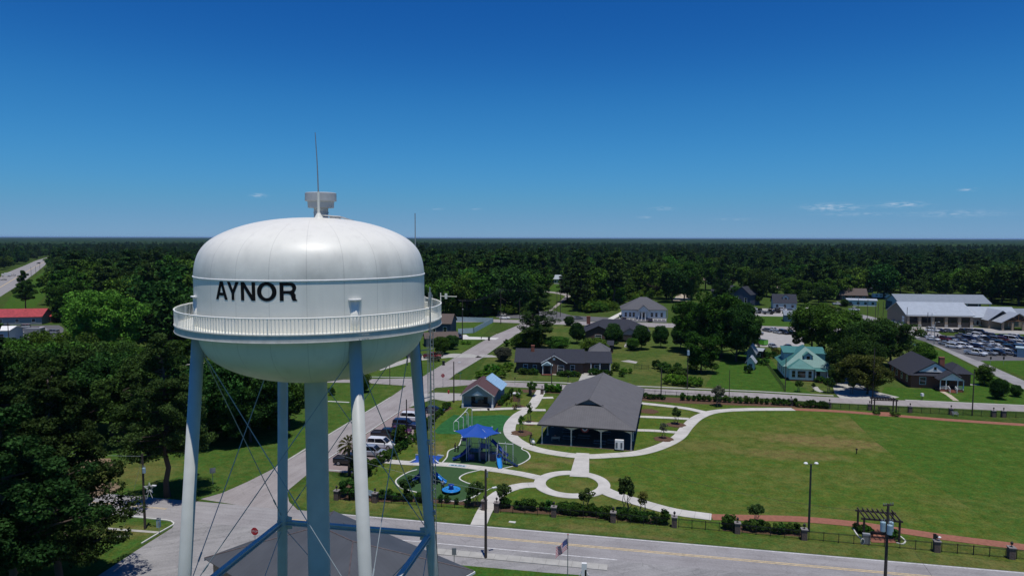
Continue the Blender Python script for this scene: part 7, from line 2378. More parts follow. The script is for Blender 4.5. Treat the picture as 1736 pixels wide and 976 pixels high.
lamp_arm(t, h - 4.2, 1, -.2, 1.3, .2)
sp_ = thing('star_decoration', 'white wire star decoration hung on the corner pole', 'decoration', g(246, 896) + Vector((.25, -.1, 0)))
mb = MB()
zc = zat(g(246, 896), 834)
for ring, (r0, r1) in enumerate(((.72, .30), (.5, .2))):
 P = []
 for k in range(11):
  rr_ = r0 if k % 2 == 0 else r1
  P.append((.55 + rr_ * math.sin(k * PI / 5), -.02, zc + .5 + rr_ * math.cos(k * PI / 5)))
 mb.path(P, .03, 5)
mb.path([(.2, 0, zc - .9), (.35, 0, zc - .3), (.5, 0, zc + .1)], .03, 5); mb.path([(.9, 0, zc - .8), (.7, 0, zc - .3), (.6, 0, zc + .1)], .03, 5)
mb.bar((-.1, 0, zc + .5), (.3, 0, zc + .5), .03); mb.bar((-.1, 0, zc - .5), (.3, 0, zc - .5), .03)
mb.build('wire_outline', M['white_paint'], sp_)
pB = g(1500, 995)
t, h = pole(1500, 995, 852, 'dark utility pole with transformers in front of the front pergola', .17, arms=((.15, 1.2, 10),))
transformer(t, h - 3.0, -.42, .1, .27, .95); transformer(t, h - 3.0, .42, .1, .27, .95); transformer(t, h - 3.1, 0, -.45, .27, .95)
t, h = pole(1371, 901, 785, 'dark lamp post with two white heads by the brick path', .15, 'dark_green_pole', name='street_lamp', cat='street lamp')
for s_ in (-1, 1):
 mb = MB(); mb.path([(0, 0, h - .1), (s_ * .35, 0, h + .05), (s_ * .6, 0, h + .1)], .035, 6); a_ = mb.build('lamp_arm', M['dark_green_pole'], t)
 mb = MB(); mb.lathe([(.01, .12), (.16, .10), (.26, -.02), (.24, -.06), (.01, -.06)], 14, (s_ * .66, 0, h + .12)); mb.build('lamp_head', M['white_paint'], a_)
pole(1648, 704, 627, 'tall dark slim pole by the rear fence at the corner lawn', .13, 'pole_wood')
t, h = pole(1120.5, 676, 622, 'dark pole at the rear hedge right of the pavilion roof', .14, 'pole_wood')
t, h = pole(1165, 659, 590, 'pole with a pale transformer near its top beside the leafy oak', .13); transformer(t, h - 1.6, 0, -.35, .3, 1.1)
pole(1236, 675, 626, 'slim grey pole in the rear hedge by the feathery tree', .09, 'pole_wood')
pole(935, 663, 604, 'slim pole at the upper walk entrance in front of the ranch house', .12)
t, h = pole(769.5, 682, 613, 'street corner pole with a lamp arm left of the maroon roofed shed', .15); lamp_arm(t, h - .5, 1, .3, 1.1, .3)
t, h = pole(784, 580, 508, 'pole with one cross arm by the navy house', .17, arms=((.3, 2.6, 5),)); lamp_arm(t, h - 3.5, .2, -1, .8, .2)
t, h = pole(849, 549, 489, 'pole with two cross arms at the far street in front of the woods', .17, arms=((.3, 2.8, 20), (1.3, 2.4, 20)))
pole(893, 579, 520, 'pole beside the street corner pine', .14)
pole(950, 537, 478, 'pole beside the woodland lane, right side', .15)
pole(944, 538, 494, 'second pole beside the woodland lane', .14, arms=((.3, 2.0, 0),))
pole(881, 541, 505, 'pole with a lamp at the far street left of the pine', .13)
pole(689.5, 739, 677, 'black pole in front of the parked cars', .13, 'black_metal')
pole(1331, 663.5, 606, 'pole at the left corner of the teal roofed house', .12)
pole(1479.5, 673, 589, 'pole in front of the magnolia', .14)
pole(1536.5, 560, 519, 'slim pole at the left corner of the fire station', .13)
t, h = pole(1578.5, 566, 529, 'grey lamp post in front of the fire station, with its head to the right', .12, 'steel', name='street_lamp', cat='street lamp'); lamp_arm(t, h - .3, 1, 0, 1.4, .4)
pole(1571.5, 566, 528, 'bare pole left of the lamp post in front of the fire station', .14)
t, h = pole(1583.5, 584, 544, 'lamp post at the car park corner in front of the fire station', .12, 'steel', name='street_lamp', cat='street lamp'); lamp_arm(t, h - .3, 1, .1, 1.2, .3)
for px, py, top in ((1454, 541, 505), (1470, 546, 506), (1484, 540, 510), (1488, 545, 512), (1497, 536, 509)):
 pole(px, py, top, 'bare pole in the lane group between the annex and the fire station', .13)
for o_ in list(COL.objects):
 if o_.get('label') == 'bare pole in the lane group between the annex and the fire station':
  o_['group'] = 'poles between the annex and the fire station'
pole(102, 535, 491, 'pole with cross arms right of the red roofed store', .16, arms=((.4, 2.6, 0), (1.5, 2.2, 0)))
pole(15, 582, 548, 'dark pole at the corner of the low pale blue building', .15)
for px, py, top in ((53, 469, 454), (61, 467, 453), (68, 462, 448)):
 t, h = pole(px, py, top, 'pole in the row along the highway verge', .16)
 t['group'] = 'poles along the highway'
pole(713, 650, 612, 'slim pole beside the corner lawn behind the tower leg', .10)
pole(661, 652, 618, 'slim dark pole at the cross street, left of the front right leg', .10)
pole(691, 619, 578, 'slim dark pole in the drive behind the tower leg', .12)
pole(1306, 500, 470, 'pole on the lawn behind the pale blue cottage', .14)
pole(1389, 503, 478, 'pole by the lot right of the pale blue cottage', .14)
pole(215, 596, 570, 'grey pole with a box under the pale green oak', .13)
def wire(a, b, sag, n, label, r=.022, m='black_cable'):
 mb = MB()
 a, b = Vector(a), Vector(b)
 mb.path([a.lerp(b, i / n) - Vector((0, 0, sag * 4 * (i / n) * (1 - i / n))) for i in range(n + 1)], r, 4)
 return tag(mb.build('power_line', M[m]), label, 'power line')
pA, pC = g(784, 580), g(849, 549)
hA, hC = zat(pA, 510), zat(pC, 491)
for k, s_ in enumerate((-1.1, 0, 1.1)):
 wire((pA.x + s_, pA.y, hA), (pC.x + s_, pC.y, hC), 1.4, 12, 'sagging wire between the navy house pole and the far street pole', .03)['group'] = 'wires by the far street'
for k, s_ in enumerate((-1.1, 1.1)):
 wire((pC.x + s_, pC.y, hC), (g(1000, 520).x, g(1000, 520).y, 12 + k), 2.0, 12, 'wire running right from the far street pole to the woods', .03)['group'] = 'wires running to the woods'
pP, pQ = g(246, 896), g(823.5, 946)
wire((pP.x, pP.y, zat(pP, 774)), (pP.x - 26, pP.y + 6, 9.5), .5, 10, 'thin wire running left from the corner pole', .014, 'rod')
wire((pQ.x, pQ.y, zat(pQ, 830)), (pQ.x - 24, pQ.y + 16, zat(pQ, 830)), .5, 10, 'thin wire running left from the bare wooden pole across the play area', .012, 'rod')
wire((pP.x, pP.y, zat(pP, 776)), (pP.x - 3.2, pP.y + 1.0, .1), 0, 2, 'guy wire of the corner pole', .014, 'rod')
wire((pB.x, pB.y, zat(pB, 868)), (pB.x - 24, pB.y + 17.5, 7.5), 1.0, 12, 'thin wire from the transformer pole towards the park lamp', .014)
wire((pB.x, pB.y, zat(pB, 870)), (pB.x + 3.5, pB.y - 9, .1), 0, 2, 'guy wire of the transformer pole', .014)
a_, b_ = g(272, 655), g(560, 628)
wire((a_.x, a_.y, 5), (b_.x, b_.y, 7.5), .8, 14, 'pale wire crossing behind the left tower leg', .03, 'steel')
# ------------------------------------------------------------------ street furniture
def sign_post(px, py, h, label, board, m, shape='rect', rz_=0.0, name='road_sign', cat='sign', text=None):
 p = g(px, py)
 t = thing(name, label, cat, p, rz_)
 mb = MB(); mb.tube((0, 0, -.1), (0, 0, h), .04, n=6); mb.build('post', M['steel'], t)
 w, hh = board
 mb = MB()
 if shape == 'oct':
  P = [(w / 2 * math.cos(R(22.5 + 45 * k)), -.05, h - w / 2 + w / 2 * math.sin(R(22.5 + 45 * k))) for k in range(8)]
  mb.add(P + [(x, -.03, z) for (x, y, z) in P], [tuple(range(8)), tuple(range(15, 7, -1))] + [(i, (i + 1) % 8, 8 + (i + 1) % 8, 8 + i) for i in range(8)])
 else:
  mb.box(-w / 2, -.06, h - hh, w / 2, -.04, h)
 mb.build('sign_face', m, t)
 if text:
  cu = bpy.data.curves.new('t', 'FONT'); cu.body = text; cu.size = w * .34; cu.align_x = 'CENTER'; cu.align_y = 'CENTER'
  ob = bpy.data.objects.new('t', cu); COL.objects.link(ob)
  dg = bpy.context.evaluated_depsgraph_get()
  me = bpy.data.meshes.new_from_object(ob.evaluated_get(dg))
  bpy.data.objects.remove(ob)
  me.transform(Matrix.Translation((0, -.055 if shape == 'oct' else -.065, h - w / 2)) @ Matrix.Rotation(R(90), 4, 'X'))
  me.materials.clear(); me.materials.append(M['frame_white'])
  link('sign_text', me, t)
 return t
M['stop_red'] = mat('stop_sign_red', (.42, .02, .03), .5, .05, 3)
sign_post(751, 656, 3.4, 'red STOP sign at the cross street corner right of the tower ladder', (.95, .95), M['stop_red'], 'oct', 0, text='STOP')
sign_post(433, 938, 3.2, 'red STOP sign in front of the low grey roofed building', (.95, .95), M['stop_red'], 'oct', R(-10), text='STOP')
sign_post(1552, 569, 2.6, 'small red sign at the car park entrance before the fire station', (.9, .9), M['stop_red'], 'oct', 0)
sign_post(361, 820, 2.5, 'grey back of a diamond sign on the lawn left of the tower', (.8, .8), M['steel'], 'rect', R(30))
for px, py, lb in ((1679, 618, 'small dark sign on a post at the car park front edge, left'), (1701, 618, 'small dark sign on a post at the car park front edge, right'), (1589, 577, 'slim sign post between the lamp post and the parked cars')):
 sign_post(px, py, 2.4, lb, (.5, .8), M['black_metal'])
sign_post(780, 651, 3.0, 'street name sign on a slim post at the cross street corner', (1.0, .22), mat('street_sign_green', (.03, .16, .08), .5), 'rect')
sign_post(770, 957, 2.0, 'small grey sign on the footway beside the low building', (.5, .8), M['siding_grey'])
sign_post(270, 905, 1.6, 'slim grey marker post beside the corner pole', (.2, .5), M['steel'])
sign_post(873, 652, 1.9, 'dark post sign near the shed hedge', (.3, .4), M['black_metal'])
p = g(760.5, 667)
t = thing('fire_hydrant', 'red fire hydrant on the pavement left of the maroon roofed shed', 'hydrant', p, 0, None, 1.3)
mb = MB(); mb.lathe([(.01, 0), (.16, 0), (.16, .05), (.11, .07), (.11, .5), (.14, .52), (.13, .6), (.06, .68), (.01, .72)], 14); mb.build('barrel', M['stop_red'], t)
mb = MB(); mb.tube((-.2, 0, .4), (.2, 0, .4), .06, n=8); mb.build('outlet', M['stop_red'], t)
mb = MB(); mb.tube((0, -.2, .35), (0, 0, .35), .07, n=8); mb.build('outlet', M['stop_red'], t)
def wheelie(px, py, label, m='black_metal'):
 t = thing('wheeled_bin', label, 'bin', g(px, py))
 mb = MB(); loft(mb, [[(-.3, -.32, .1), (.3, -.32, .1), (.3, .32, .1), (-.3, .32, .1)], [(-.38, -.4, 1.15), (.38, -.4, 1.15), (.38, .4, 1.15), (-.38, .4, 1.15)]]); mb.build('body', M[m], t)
 mb = MB(); mb.box(-.41, -.44, 1.15, .41, .42, 1.24); mb.build('lid', M[m], t)
 for s_ in (-1, 1):
  mb = MB(); mb.tube((s_ * .3, .34, .13), (s_ * .38, .34, .13), .13, n=10); mb.build('wheel', M['tyre'], t)
wheelie(829, 577, 'black wheeled bin at the end of the house drive')
wheelie(752, 619, 'black wheeled bin by the side street near the red pickup')
t = thing('mailbox', 'small mailbox on a post by the house drive', 'mailbox', g(816, 578))
mb = MB(); mb.bar((0, 0, 0), (0, 0, 1.1), .1); mb.build('post', M['dark_wood'], t)
mb = MB(); mb.box(-.15, -.3, 1.1, .15, .3, 1.4); mb.build('box', M['black_metal'], t)
t = thing('mailbox', 'dark mailbox on a post at the drive of the ranch house', 'mailbox', g(963, 647.5))
mb = MB(); mb.bar((0, 0, 0), (0, 0, 1.2), .12); mb.build('post', M['dark_wood'], t)
mb = MB(); mb.box(-.15, -.3, 1.2, .15, .3, 1.55); mb.build('box', M['black_metal'], t)
t = thing('mailbox', 'pale mailbox by the footway before the brick house on the right', 'mailbox', g(1563, 678))
mb = MB(); mb.bar((0, 0, 0), (0, 0, 1.0), .1); mb.build('post', M['dark_wood'], t)
mb = MB(); mb.box(-.25, -.3, 1.0, .25, .3, 1.6); mb.build('box', M['white_paint'], t)
t = thing('utility_box', 'small grey blue utility box on the road island', 'utility box', g(269, 893))
mb = MB(); mb.box(-.2, -.2, 0, .2, .2, 1.1); mb.build('cabinet', M['can_blue'], t)
mb = MB(); mb.box(-.24, -.24, 1.1, .24, .24, 1.16); mb.build('lid', M['steel'], t)
# brick bin store with a white top, by the shed
p = g(876, 680)
t = thing('brick_pillar', 'brick enclosure with a white slab top near the small yellowish tree', 'enclosure', p, R(-12))
mb = MB(); mb.box(-.75, -.5, 0, .75, .5, 1.75); mb.build('brick_body', mat('orange_brick', (.27, .15, .09), .9, .3, 7), t)
mb = MB(); mb.box(-.85, -.6, 1.75, .85, .6, 1.95); mb.build('cap', M['white_paint'], t)
# flagpole
p = g(962, 1010)
fl_h = zat(p, 906)
t = thing('flagpole', 'grey flagpole at the bottom edge beside the footway', 'flagpole', p)
mb = MB(); mb.tube((0, 0, -.2), (0, 0, fl_h), .06, .035, 10); mb.build('pole', M['steel'], t)
mb = MB(); mb.lathe([(.001, -.08), (.06, -.05), (.08, 0), (.06, .05), (.001, .08)], 12, (0, 0, fl_h + .06)); mb.build('finial', mat('finial_red_gold', (.35, .10, .05), .4), t)
fl = thing('flag', 'American flag hanging in folds from the flagpole', 'flag', p)
M['flag_red'] = mat('flag_red', (.55, .03, .05), .8, .06, 4); M['flag_white'] = mat('flag_white', (.85, .84, .84), .8, .05, 4); M['flag_blue'] = mat('flag_blue', (.03, .05, .22), .8, .1, 4)
mb = MB()
nx_, nz_ = 18, 13
Lf, Hf = 1.75, 1.15
def flagpt(u, v):
 # u along the fly, v down the hoist; the fly droops steeply to the left
 x = -.07 - u * Lf * .66 + .05 * math.sin(u * 9 + v * 2)
 z = fl_h - .35 - v * Hf - u * Lf * .62 + .12 * u * v + .04 * math.sin(u * 7)
 y = .22 * math.sin(u * 8.5 + v * 1.5) * (.3 + u)
 return (x, y, z)
V = [flagpt(i / nx_, j / nz_) for j in range(nz_ + 1) for i in range(nx_ + 1)]
for j in range(nz_):
 for i in range(nx_):
  a = j * (nx_ + 1) + i
  canton = i < 7 and j < 7
  mi_ = 2 if canton else (0 if j % 2 == 0 else 1)
  mb.add([V[a], V[a + 1], V[a + nx_ + 2], V[a + nx_ + 1]], [(0, 1, 2, 3)], mi_)
mb.build('flag_cloth', [M['flag_red'], M['flag_white'], M['flag_blue']], fl, smooth=True)
mb = MB()
for j in range(5):
 for i in range(6):
  q = Vector(flagpt((.03 + .055 * i + .02 * (j % 2)), .05 + .1 * j)); q.y -= .012
  mb.add([q + Vector((-.018, 0, 0)), q + Vector((0, 0, -.025)), q + Vector((.018, 0, 0)), q + Vector((0, 0, .025))], [(0, 1, 2, 3)])
mb.build('star', M['flag_white'], fl)['kind'] = 'stuff'
# white sign stand at the bottom edge
p = g(990, 1005)
t = thing('sign_stand', 'white square topped stand with splayed legs at the bottom edge, right of the flagpole', 'sign stand', p, R(-8))
hz_ = zat(p, 953)
mb = MB(); loft(mb, [[(-.30, -.3, hz_ - 1.6), (.30, -.3, hz_ - 1.6), (.30, .15, hz_ - 1.6), (-.30, .15, hz_ - 1.6)], [(-.26, -.2, hz_), (.26, -.2, hz_), (.26, .12, hz_), (-.26, .12, hz_)]]); mb.build('housing', M['white_paint'], t)
for s_ in (-1, 1):
 mb = MB(); mb.path([(s_ * .2, 0, hz_ - .9), (s_ * .48, 0, hz_ - 1.3), (s_ * .52, 0, 0)], .06, 8); mb.build('leg', M['white_paint'], t)
mb = MB(); mb.box(.08, -.325, hz_ - 1.5, .26, -.29, hz_ - .6); mb.build('panel', M['dark_glass'], t)
# ------------------------------------------------------------------ park pillars, fences, pergolas, benches
M['pillar_brick'] = stripes(mat('pillar_brick', (.13, .095, .082), .9, .35, 8), 'Z', .16, .35, .15)
PIL = None
PTS_FRONT = [(571, 846.5), (636, 851), (821, 864), (842, 867.5), (939, 875), (1039.5, 884.5), (1143, 892.5), (1250, 903), (1363, 914), (1587.5, 934.5), (1714, 946)]
PTS_REAR = [(1341, 687), (1406, 692), (1474, 695), (1542.6, 699), (1612, 702.5), (1684, 706.5), (1701, 707)]
names = {}
def pillar(px, py, label, h=1.45):
 global PIL
 p = g(px, py)
 if PIL is None:
  t = thing('brick_pillar', label, 'pillar', p, R(-12))
  mb = MB(); mb.box(-.33, -.33, 0, .33, .33, 1.3); mb.build('shaft', M['pillar_brick'], t)
  mb = MB(); mb.box(-.4, -.4, 1.3, .4, .4, 1.4); mb.build('cap', mat('pillar_cap', (.22, .20, .19), .9, .15, 3), t)
  mb = MB(); mb.lathe([(.12, 1.42), (.12, 1.46), (.04, 1.48), (.04, 1.66), (.13, 1.70), (.15, 1.92), (.16, 1.94), (.02, 2.08), (.01, 2.1)], 12); mb.build('lantern', M['black_metal'], t)
  PIL = t
  return t
 return dup(PIL, p, R(-12), label)
LBF = ['corner pillar with a lantern, first from left along the front fence', 'brick pillar beside the blue bench, second from left along the front fence', 'brick pillar on the left side of the walk gate', 'brick pillar on the right side of the walk gate', 'brick pillar in the hedge, next right of the walk gate',
       'brick pillar in the hedge under the circular path', 'brick pillar where the front hedge ends and bare fence begins', 'brick pillar at the left end of the brick path hedge', 'brick pillar beside the double park lamp', 'brick pillar next right of the front pergola, with small notices on top', 'brick pillar at the right end of the front fence']
for q, lb in zip(PTS_FRONT, LBF):
 pillar(*q, lb)
LBR = ['brick pillar in the rear hedge, leftmost along the cross street', 'brick pillar at the end of the rear hedge by the rounded shrub', 'brick pillar left of the rear pergola', 'brick pillar next right of the rear pergola', 'brick pillar beside the small rear bench', 'brick pillar, left one of the close pair at the rear right', 'brick pillar, right one of the close pair at the rear right']
for q, lb in zip(PTS_REAR, LBR):
 pillar(*q, lb)
pillar(919, 668, 'brick pillar at the upper walk entrance left of the pavilion')
pillar(899, 668, 'brick pillar beside the feathery tree at the upper walk entrance')
pillar(645, 785, 'brick pillar at the parking entrance walk, upper')
def fence(a, b, label, h=1.15, m='black_metal', gap=1.8, pick=.13):
 a, b = Vector(a), Vector(b)
 L = (b - a).length
 d = (b - a).normalized()
 t = thing('iron_fence', label, 'fence', a, math.atan2(d.y, d.x))
 mb = MB(); n = int(L / pick)
 for k in range(1, n):
  mb.bar((L * k / n, 0, .1), (L * k / n, 0, h - .04), .016)
 for z in (.15, h - .12, h - .02):
  mb.bar((0, 0, z), (L, 0, z), .03, .035)
 mb.build('picket_panel', M[m], t)
 n = max(1, round(L / gap))
 for k in range(n + 1):
  mb = MB(); mb.box(L * k / n - .035, -.035, 0, L * k / n + .035, .035, h + .06); mb.build('post', M[m], t)
 return t
fr = [g(*q) for q in PTS_FRONT]
for i in range(len(fr) - 1):
 if i == 2: continue
 d = (fr[i + 1] - fr[i]).normalized() * .55
 fence(fr[i] + d, fr[i + 1] - d, 'black iron front fence, ' + ['under the dark corner shrub', 'along the play area', '', 'first run right of the walk gate', 'second run right of the gate, below the circular path', 'run under the tallest crape myrtle', 'open run before the brick path', 'run in the brick path hedge', 'run passing the front pergola', 'last run at the front right'][i])
d = (fr[-1] - fr[-2]).normalized()
fence(fr[-1] + d * .55, fr[-1] + d * 22, 'black iron fence leaving the picture at the lower right')
rr_p = [g(*q) for q in PTS_REAR]
for i in range(len(rr_p) - 1):
 d = (rr_p[i + 1] - rr_p[i]).normalized() * .55
 fence(rr_p[i] + d, rr_p[i + 1] - d, 'black iron rear fence run ' + ['behind the end of the rear hedge', 'from the rounded shrub to the rear pergola', 'behind the rear pergola bench', 'between the pergola and the small bench', 'passing the tall slim pole', 'between the close pair of pillars'][i])
d = (rr_p[-1] - rr_p[-2]).normalized()
fence(rr_p[-1] + d * .55, rr_p[-1] + d * 30, 'black iron rear fence at the right picture edge')
fence(g(1092, 668.5), g(1341, 686), 'black iron fence behind the rear hedge', gap=2.4)
fence(g(1285, 598), g(1331, 664), 'dark fence along the left side of the teal roofed house', 1.2, 'dark_wood', 2.4, .3)
fence(g(1075, 625), g(1100, 626), 'low dark fence on the lawn behind the pavilion', 1.2)
fence(g(834, 676), g(866, 676.5), 'thin wire fence between the shed and the brick enclosure', 1.3, 'steel', 2.0, .3)
fence(g(1274, 571), g(1288, 592), 'dark fence at the left of the gravel lot', 1.6, 'dark_wood', 2.4, .2)
# pale blue board fence round the yard of the navy house
def board_fence(pts, label, h=2.0):
 P = [g(*q) for q in pts]
 t = thing('board_fence', label, 'fence', P[0])
 mb = MB()
 for a, b in zip(P[:-1], P[1:]):
  mb.bar(a - P[0] + Vector((0, 0, h / 2 + .05)), b - P[0] + Vector((0, 0, h / 2 + .05)), .06, h - .05)
 mb.build('board_panel', M['siding_pale_blue2'], t)
 for a, b in zip(P[:-1], P[1:]):
  n = max(1, int((b - a).length / 2.6))
  for k in range(n + 1):
   q = a.lerp(b, k / n) - P[0]
   mb = MB(); mb.box(q.x - .09, q.y - .09, 0, q.x + .09, q.y + .09, h + .12); mb.build('post', M['siding_pale_blue2'], t)
 return t
M['siding_pale_blue2'] = mat('pale_blue_board', (.42, .52, .56), .6, .06, 1)
board_fence([(766, 544.5), (836, 546.5), (803, 564.5), (777, 566)], 'pale blue board fence round the grassy yard beside the navy house')
# pergolas
def pergola(c, rz_, w, dpt, h, label, nr_):
 t = thing('pergola', label, 'pergola', c, rz_)
 for x in (-w / 2, w / 2):
  for y in (-dpt / 2, dpt / 2):
   mb = MB(); mb.box(x - .1, y - .1, 0, x + .1, y + .1, h); mb.build('post', M['dark_wood'], t)
 for y in (-dpt / 2, dpt / 2):
  mb = MB(); mb.box(-w / 2 - .35, y - .06, h, w / 2 + .35, y + .06, h + .22); mb.build('beam', M['dark_wood'], t)
 for k in range(nr_):
  x = -w / 2 + w * k / (nr_ - 1)
  mb = MB(); mb.box(x - .05, -dpt / 2 - .45, h + .222, x + .05, dpt / 2 + .45, h + .40); mb.build('rafter', M['dark_wood'], t)
def bench(c, rz_, label, m='black_metal', w=1.8):
 t = thing('park_bench', label, 'bench', c, rz_)
 mb = MB()
 for k in range(4): mb.box(-w / 2, -.1 + .12 * k, .43, w / 2, -.0 + .12 * k, .47)
 mb.build('seat', M[m], t)
 mb = MB()
 for k in range(3): mb.bar((-w / 2, .44 + .04 * k, .55 + .14 * k), (w / 2, .44 + .04 * k, .55 + .14 * k), .04, .1)
 mb.build('backrest', M[m], t)
 for s_ in (-1, 1):
  mb = MB(); mb.bar((s_ * w * .42, -.08, 0), (s_ * w * .42, -.08, .62), .06); mb.bar((s_ * w * .42, .4, 0), (s_ * w * .42, .56, .95), .06); mb.bar((s_ * w * .42, -.1, .62), (s_ * w * .42, .46, .66), .06); mb.build('leg', M[m], t)
 return t
pc = (g(1475, 915) + g(1519, 918)) / 2 + Vector((0, 1.2, 0))
pergola(pc, R(-12), 4.0, 2.6, 2.55, 'dark timber pergola over a bench beside the brick path at lower right', 8)
bench(pc + Vector((-.1, -.1, .05)), R(168), 'black bench under the front pergola')
pc2 = (g(1480, 696) + g(1516, 698)) / 2
pergola(pc2, R(-8), 4.4, 1.6, 2.5, 'dark timber pergola by the rear fence along the cross street', 9)
bench(pc2 + Vector((0, -.2, .05)), R(-8), 'dark bench under the rear pergola', 'black_metal', 2.2)
bench(g(1620, 705), R(-8), 'small grey bench beside the rear fence pillar', 'steel', 1.1)
bench(g(624, 843), R(-35), 'blue grey bench near the second front pillar', 'can_blue', 1.9)
t = thing('park_marker', 'grey marker board with a white rim left of the front pergola', 'marker', g(1468, 921), R(-12))
mb = MB(); mb.box(-.42, -.2, 0, .42, .2, 1.3); mb.build('board', M['siding_grey'], t)
mb = MB(); mb.path([(-.45 + .2 * math.cos(R(k * 20)), -.24, .35 + .35 * math.sin(R(k * 20))) for k in range(19)], .04, 5); mb.build('hoop', M['white_paint'], t)
t = thing('notice_board', 'pair of small notices on the pillar right of the front pergola', 'notice', g(1587.5, 934.5) + Vector((-.1, 0, 1.44)), R(-12))
mb = MB(); mb.box(-.35, -.05, .1, .0, .0, .75); mb.build('dark_notice', M['black_metal'], t)
mb = MB(); mb.lathe([(.01, 0), (.22, .0), (.22, .06), (.01, .06)], 14, (.3, 0, .35)); mb.bar((.3, 0, 0), (.3, 0, .4), .05); mb.build('white_notice', M['white_paint'], t)
kerb_pts = [g(*q) for q in ((1446, 894), (1452, 905), (1462, 915), (1475, 921))]
ribbon('bed_edging', kerb_pts, .16, 3 * Z, M['kerb'], h=.1)
ribbon('bed_edging', gp([(1520, 920), (1530, 922), (1535, 917), (1526, 909)]), .16, 3 * Z, M['kerb'], h=.1)
# lawn irrigation post, flower stakes, white bin by the path at right
t = thing('lawn_marker', 'small dark post standing on the big lawn', 'marker post', g(1452, 797) if False else g(1452, 769))
mb = MB(); mb.bar((0, 0, 0), (0, 0, .7), .12); mb.build('post', M['black_metal'], t)
mb = MB(); mb.box(-.12, -.12, .7, .12, .12, .95); mb.build('head', M['black_metal'], t)
# ------------------------------------------------------------------ playground
M['play_blue'] = mat('play_blue_plastic', (.012, .045, .24), .35, .06, 2, spec=.5)
M['play_sky'] = mat('play_sky_blue_plastic', (.02, .22, .58), .3, .05, 2, spec=.5)
M['play_navy'] = mat('play_navy_plastic', (.012, .020, .085), .4, .06, 2, spec=.4)
M['shade_blue'] = mat('shade_cloth_blue', (.008, .065, .33), .75, .05, 1.2)
M['play_post'] = mat('play_post_grey', (.32, .36, .42), .45, .05, 2)
M['play_black'] = mat('play_black', (.02, .022, .03), .5, .1, 3)
def slide(par, a, b, w=.55, m='play_blue', curve=0.0, run=.8):
 """open chute: curved trough from a (top) to b (foot), flattening at the foot"""
 a, b = Vector(a), Vector(b)
 d = b - a; d.z = 0
 dn = d.normalized()
 n = Vector((-dn.y, dn.x, 0))
 N = 14
 prof = [(-w / 2 - .06, .30), (-w / 2, .28), (-w / 2 + .02, .06), (-w * .25, 0), (w * .25, 0), (w / 2 - .02, .06), (w / 2, .28), (w / 2 + .06, .30)]
 prof = prof + [(x, z - .05) for x, z in reversed(prof)]
 rings = []
 for i in range(N + 1):
  u = i / N
  z = a.z + (b.z - a.z) * min(1, (u / run)) if u < run else b.z
  if u > run * .8:
   k = (u - run * .8) / (1 - run * .8)
   zl = a.z + (b.z - a.z) * .8
   z = zl + (b.z - zl) * (1 - (1 - k) ** 2)
  c = a.lerp(b, u) + n * curve * math.sin(PI * u)
  rings.append([(c.x + n.x * x, c.y + n.y * x, z + zz) for x, zz in prof])
 mb = MB(); loft(mb, rings)
 return mb.build('slide', M[m], par)
def hexcanopy(par, c, r, z0, z1, ns=6, rot=0.0, sag=.25):
 mb = MB()
 ap = Vector((c[0], c[1], z1))
 P = [Vector((c[0] + r * math.cos(rot + 2 * PI * k / ns), c[1] + r * math.sin(rot + 2 * PI * k / ns), z0)) for k in range(ns)]
 N = 8
 for k in range(ns):
  a, b = P[k], P[(k + 1) % ns]
  mid_ = (a + b) / 2
  rows = []
  for i in range(N + 1):
   u = i / N
   row = []
   for j in range(N + 1):
    v = j / N
    e = a.lerp(b, v)
    e = e.lerp(Vector((c[0], c[1], z0)), .16 * 4 * v * (1 - v))     # scalloped edge
    q = ap.lerp(e, u)
    q.z -= sag * math.sin(PI * u) * .6
    row.append(q)
   rows.append(row)
  for i in range(N):
   for j in range(N):
    mb.add([rows[i][j], rows[i][j + 1], rows[i + 1][j + 1], rows[i + 1][j]], [(0, 1, 2, 3)])
 cn = mb.build('shade_canopy', M['shade_blue'], par)
 for q in P:
  mb = MB(); mb.tube(q, q.lerp(ap, .06), .07, n=8); mb.build('corner_fitting', M['white_paint'], cn)
 return P, ap
c = g(815, 778)
pg = thing('play_structure', 'large blue climbing structure with slides under a blue pointed shade canopy', 'playground structure', c, R(-8))
P, ap = hexcanopy(pg, (-.6, .2), 4.0, 4.55, 6.0, 6, R(0))
for k, (x, y) in enumerate(((-2.2, -1.0), (-2.2, 1.3), (1.1, -1.0), (1.1, 1.3))):
 mb = MB(); mb.tube((x, y, 0), (x, y, 4.85), .085, n=10); mb.build('canopy_post', M['play_post'], pg)
 mb = MB(); mb.bar((x, y, 4.8), (-.6, .2, 5.8), .08); mb.build('canopy_beam', M['play_post'], pg)
decks = [(-1.9, -.9, .1, 1.2, 1.5, 'play_navy'), (-.1, -.9, 1.5, 1.2, 2.2, 'play_navy'), (1.6, -.6, 2.9, .9, 1.2, 'play_navy'), (3.0, -2.1, 4.0, -1.1, 1.0, 'play_navy')]
for (x0_, y0_, x1_, y1_, z, m_) in decks:
 mb = MB(); mb.box(x0_, y0_, z - .08, x1_, y1_, z); mb.build('deck', M[m_], pg)
 for (x, y) in ((x0_, y0_), (x1_, y0_), (x0_, y1_), (x1_, y1_)):
  mb = MB(); mb.tube((x, y, 0), (x, y, z + 1.7), .06, n=8); mb.build('post', M['play_post'], pg)
 for (xa, ya, xb, yb) in ((x0_, y0_, x1_, y0_), (x0_, y1_, x1_, y1_)):
  mb = MB(); n = 7
  for k in range(n + 1):
   mb.tube((xa + (xb - xa) * k / n, ya, z + .05), (xa + (xb - xa) * k / n, ya, z + .85), .022, n=5)
  mb.bar((xa, ya, z + .88), (xb, yb, z + .88), .05); mb.build('guard_rail', M['play_navy'], pg)
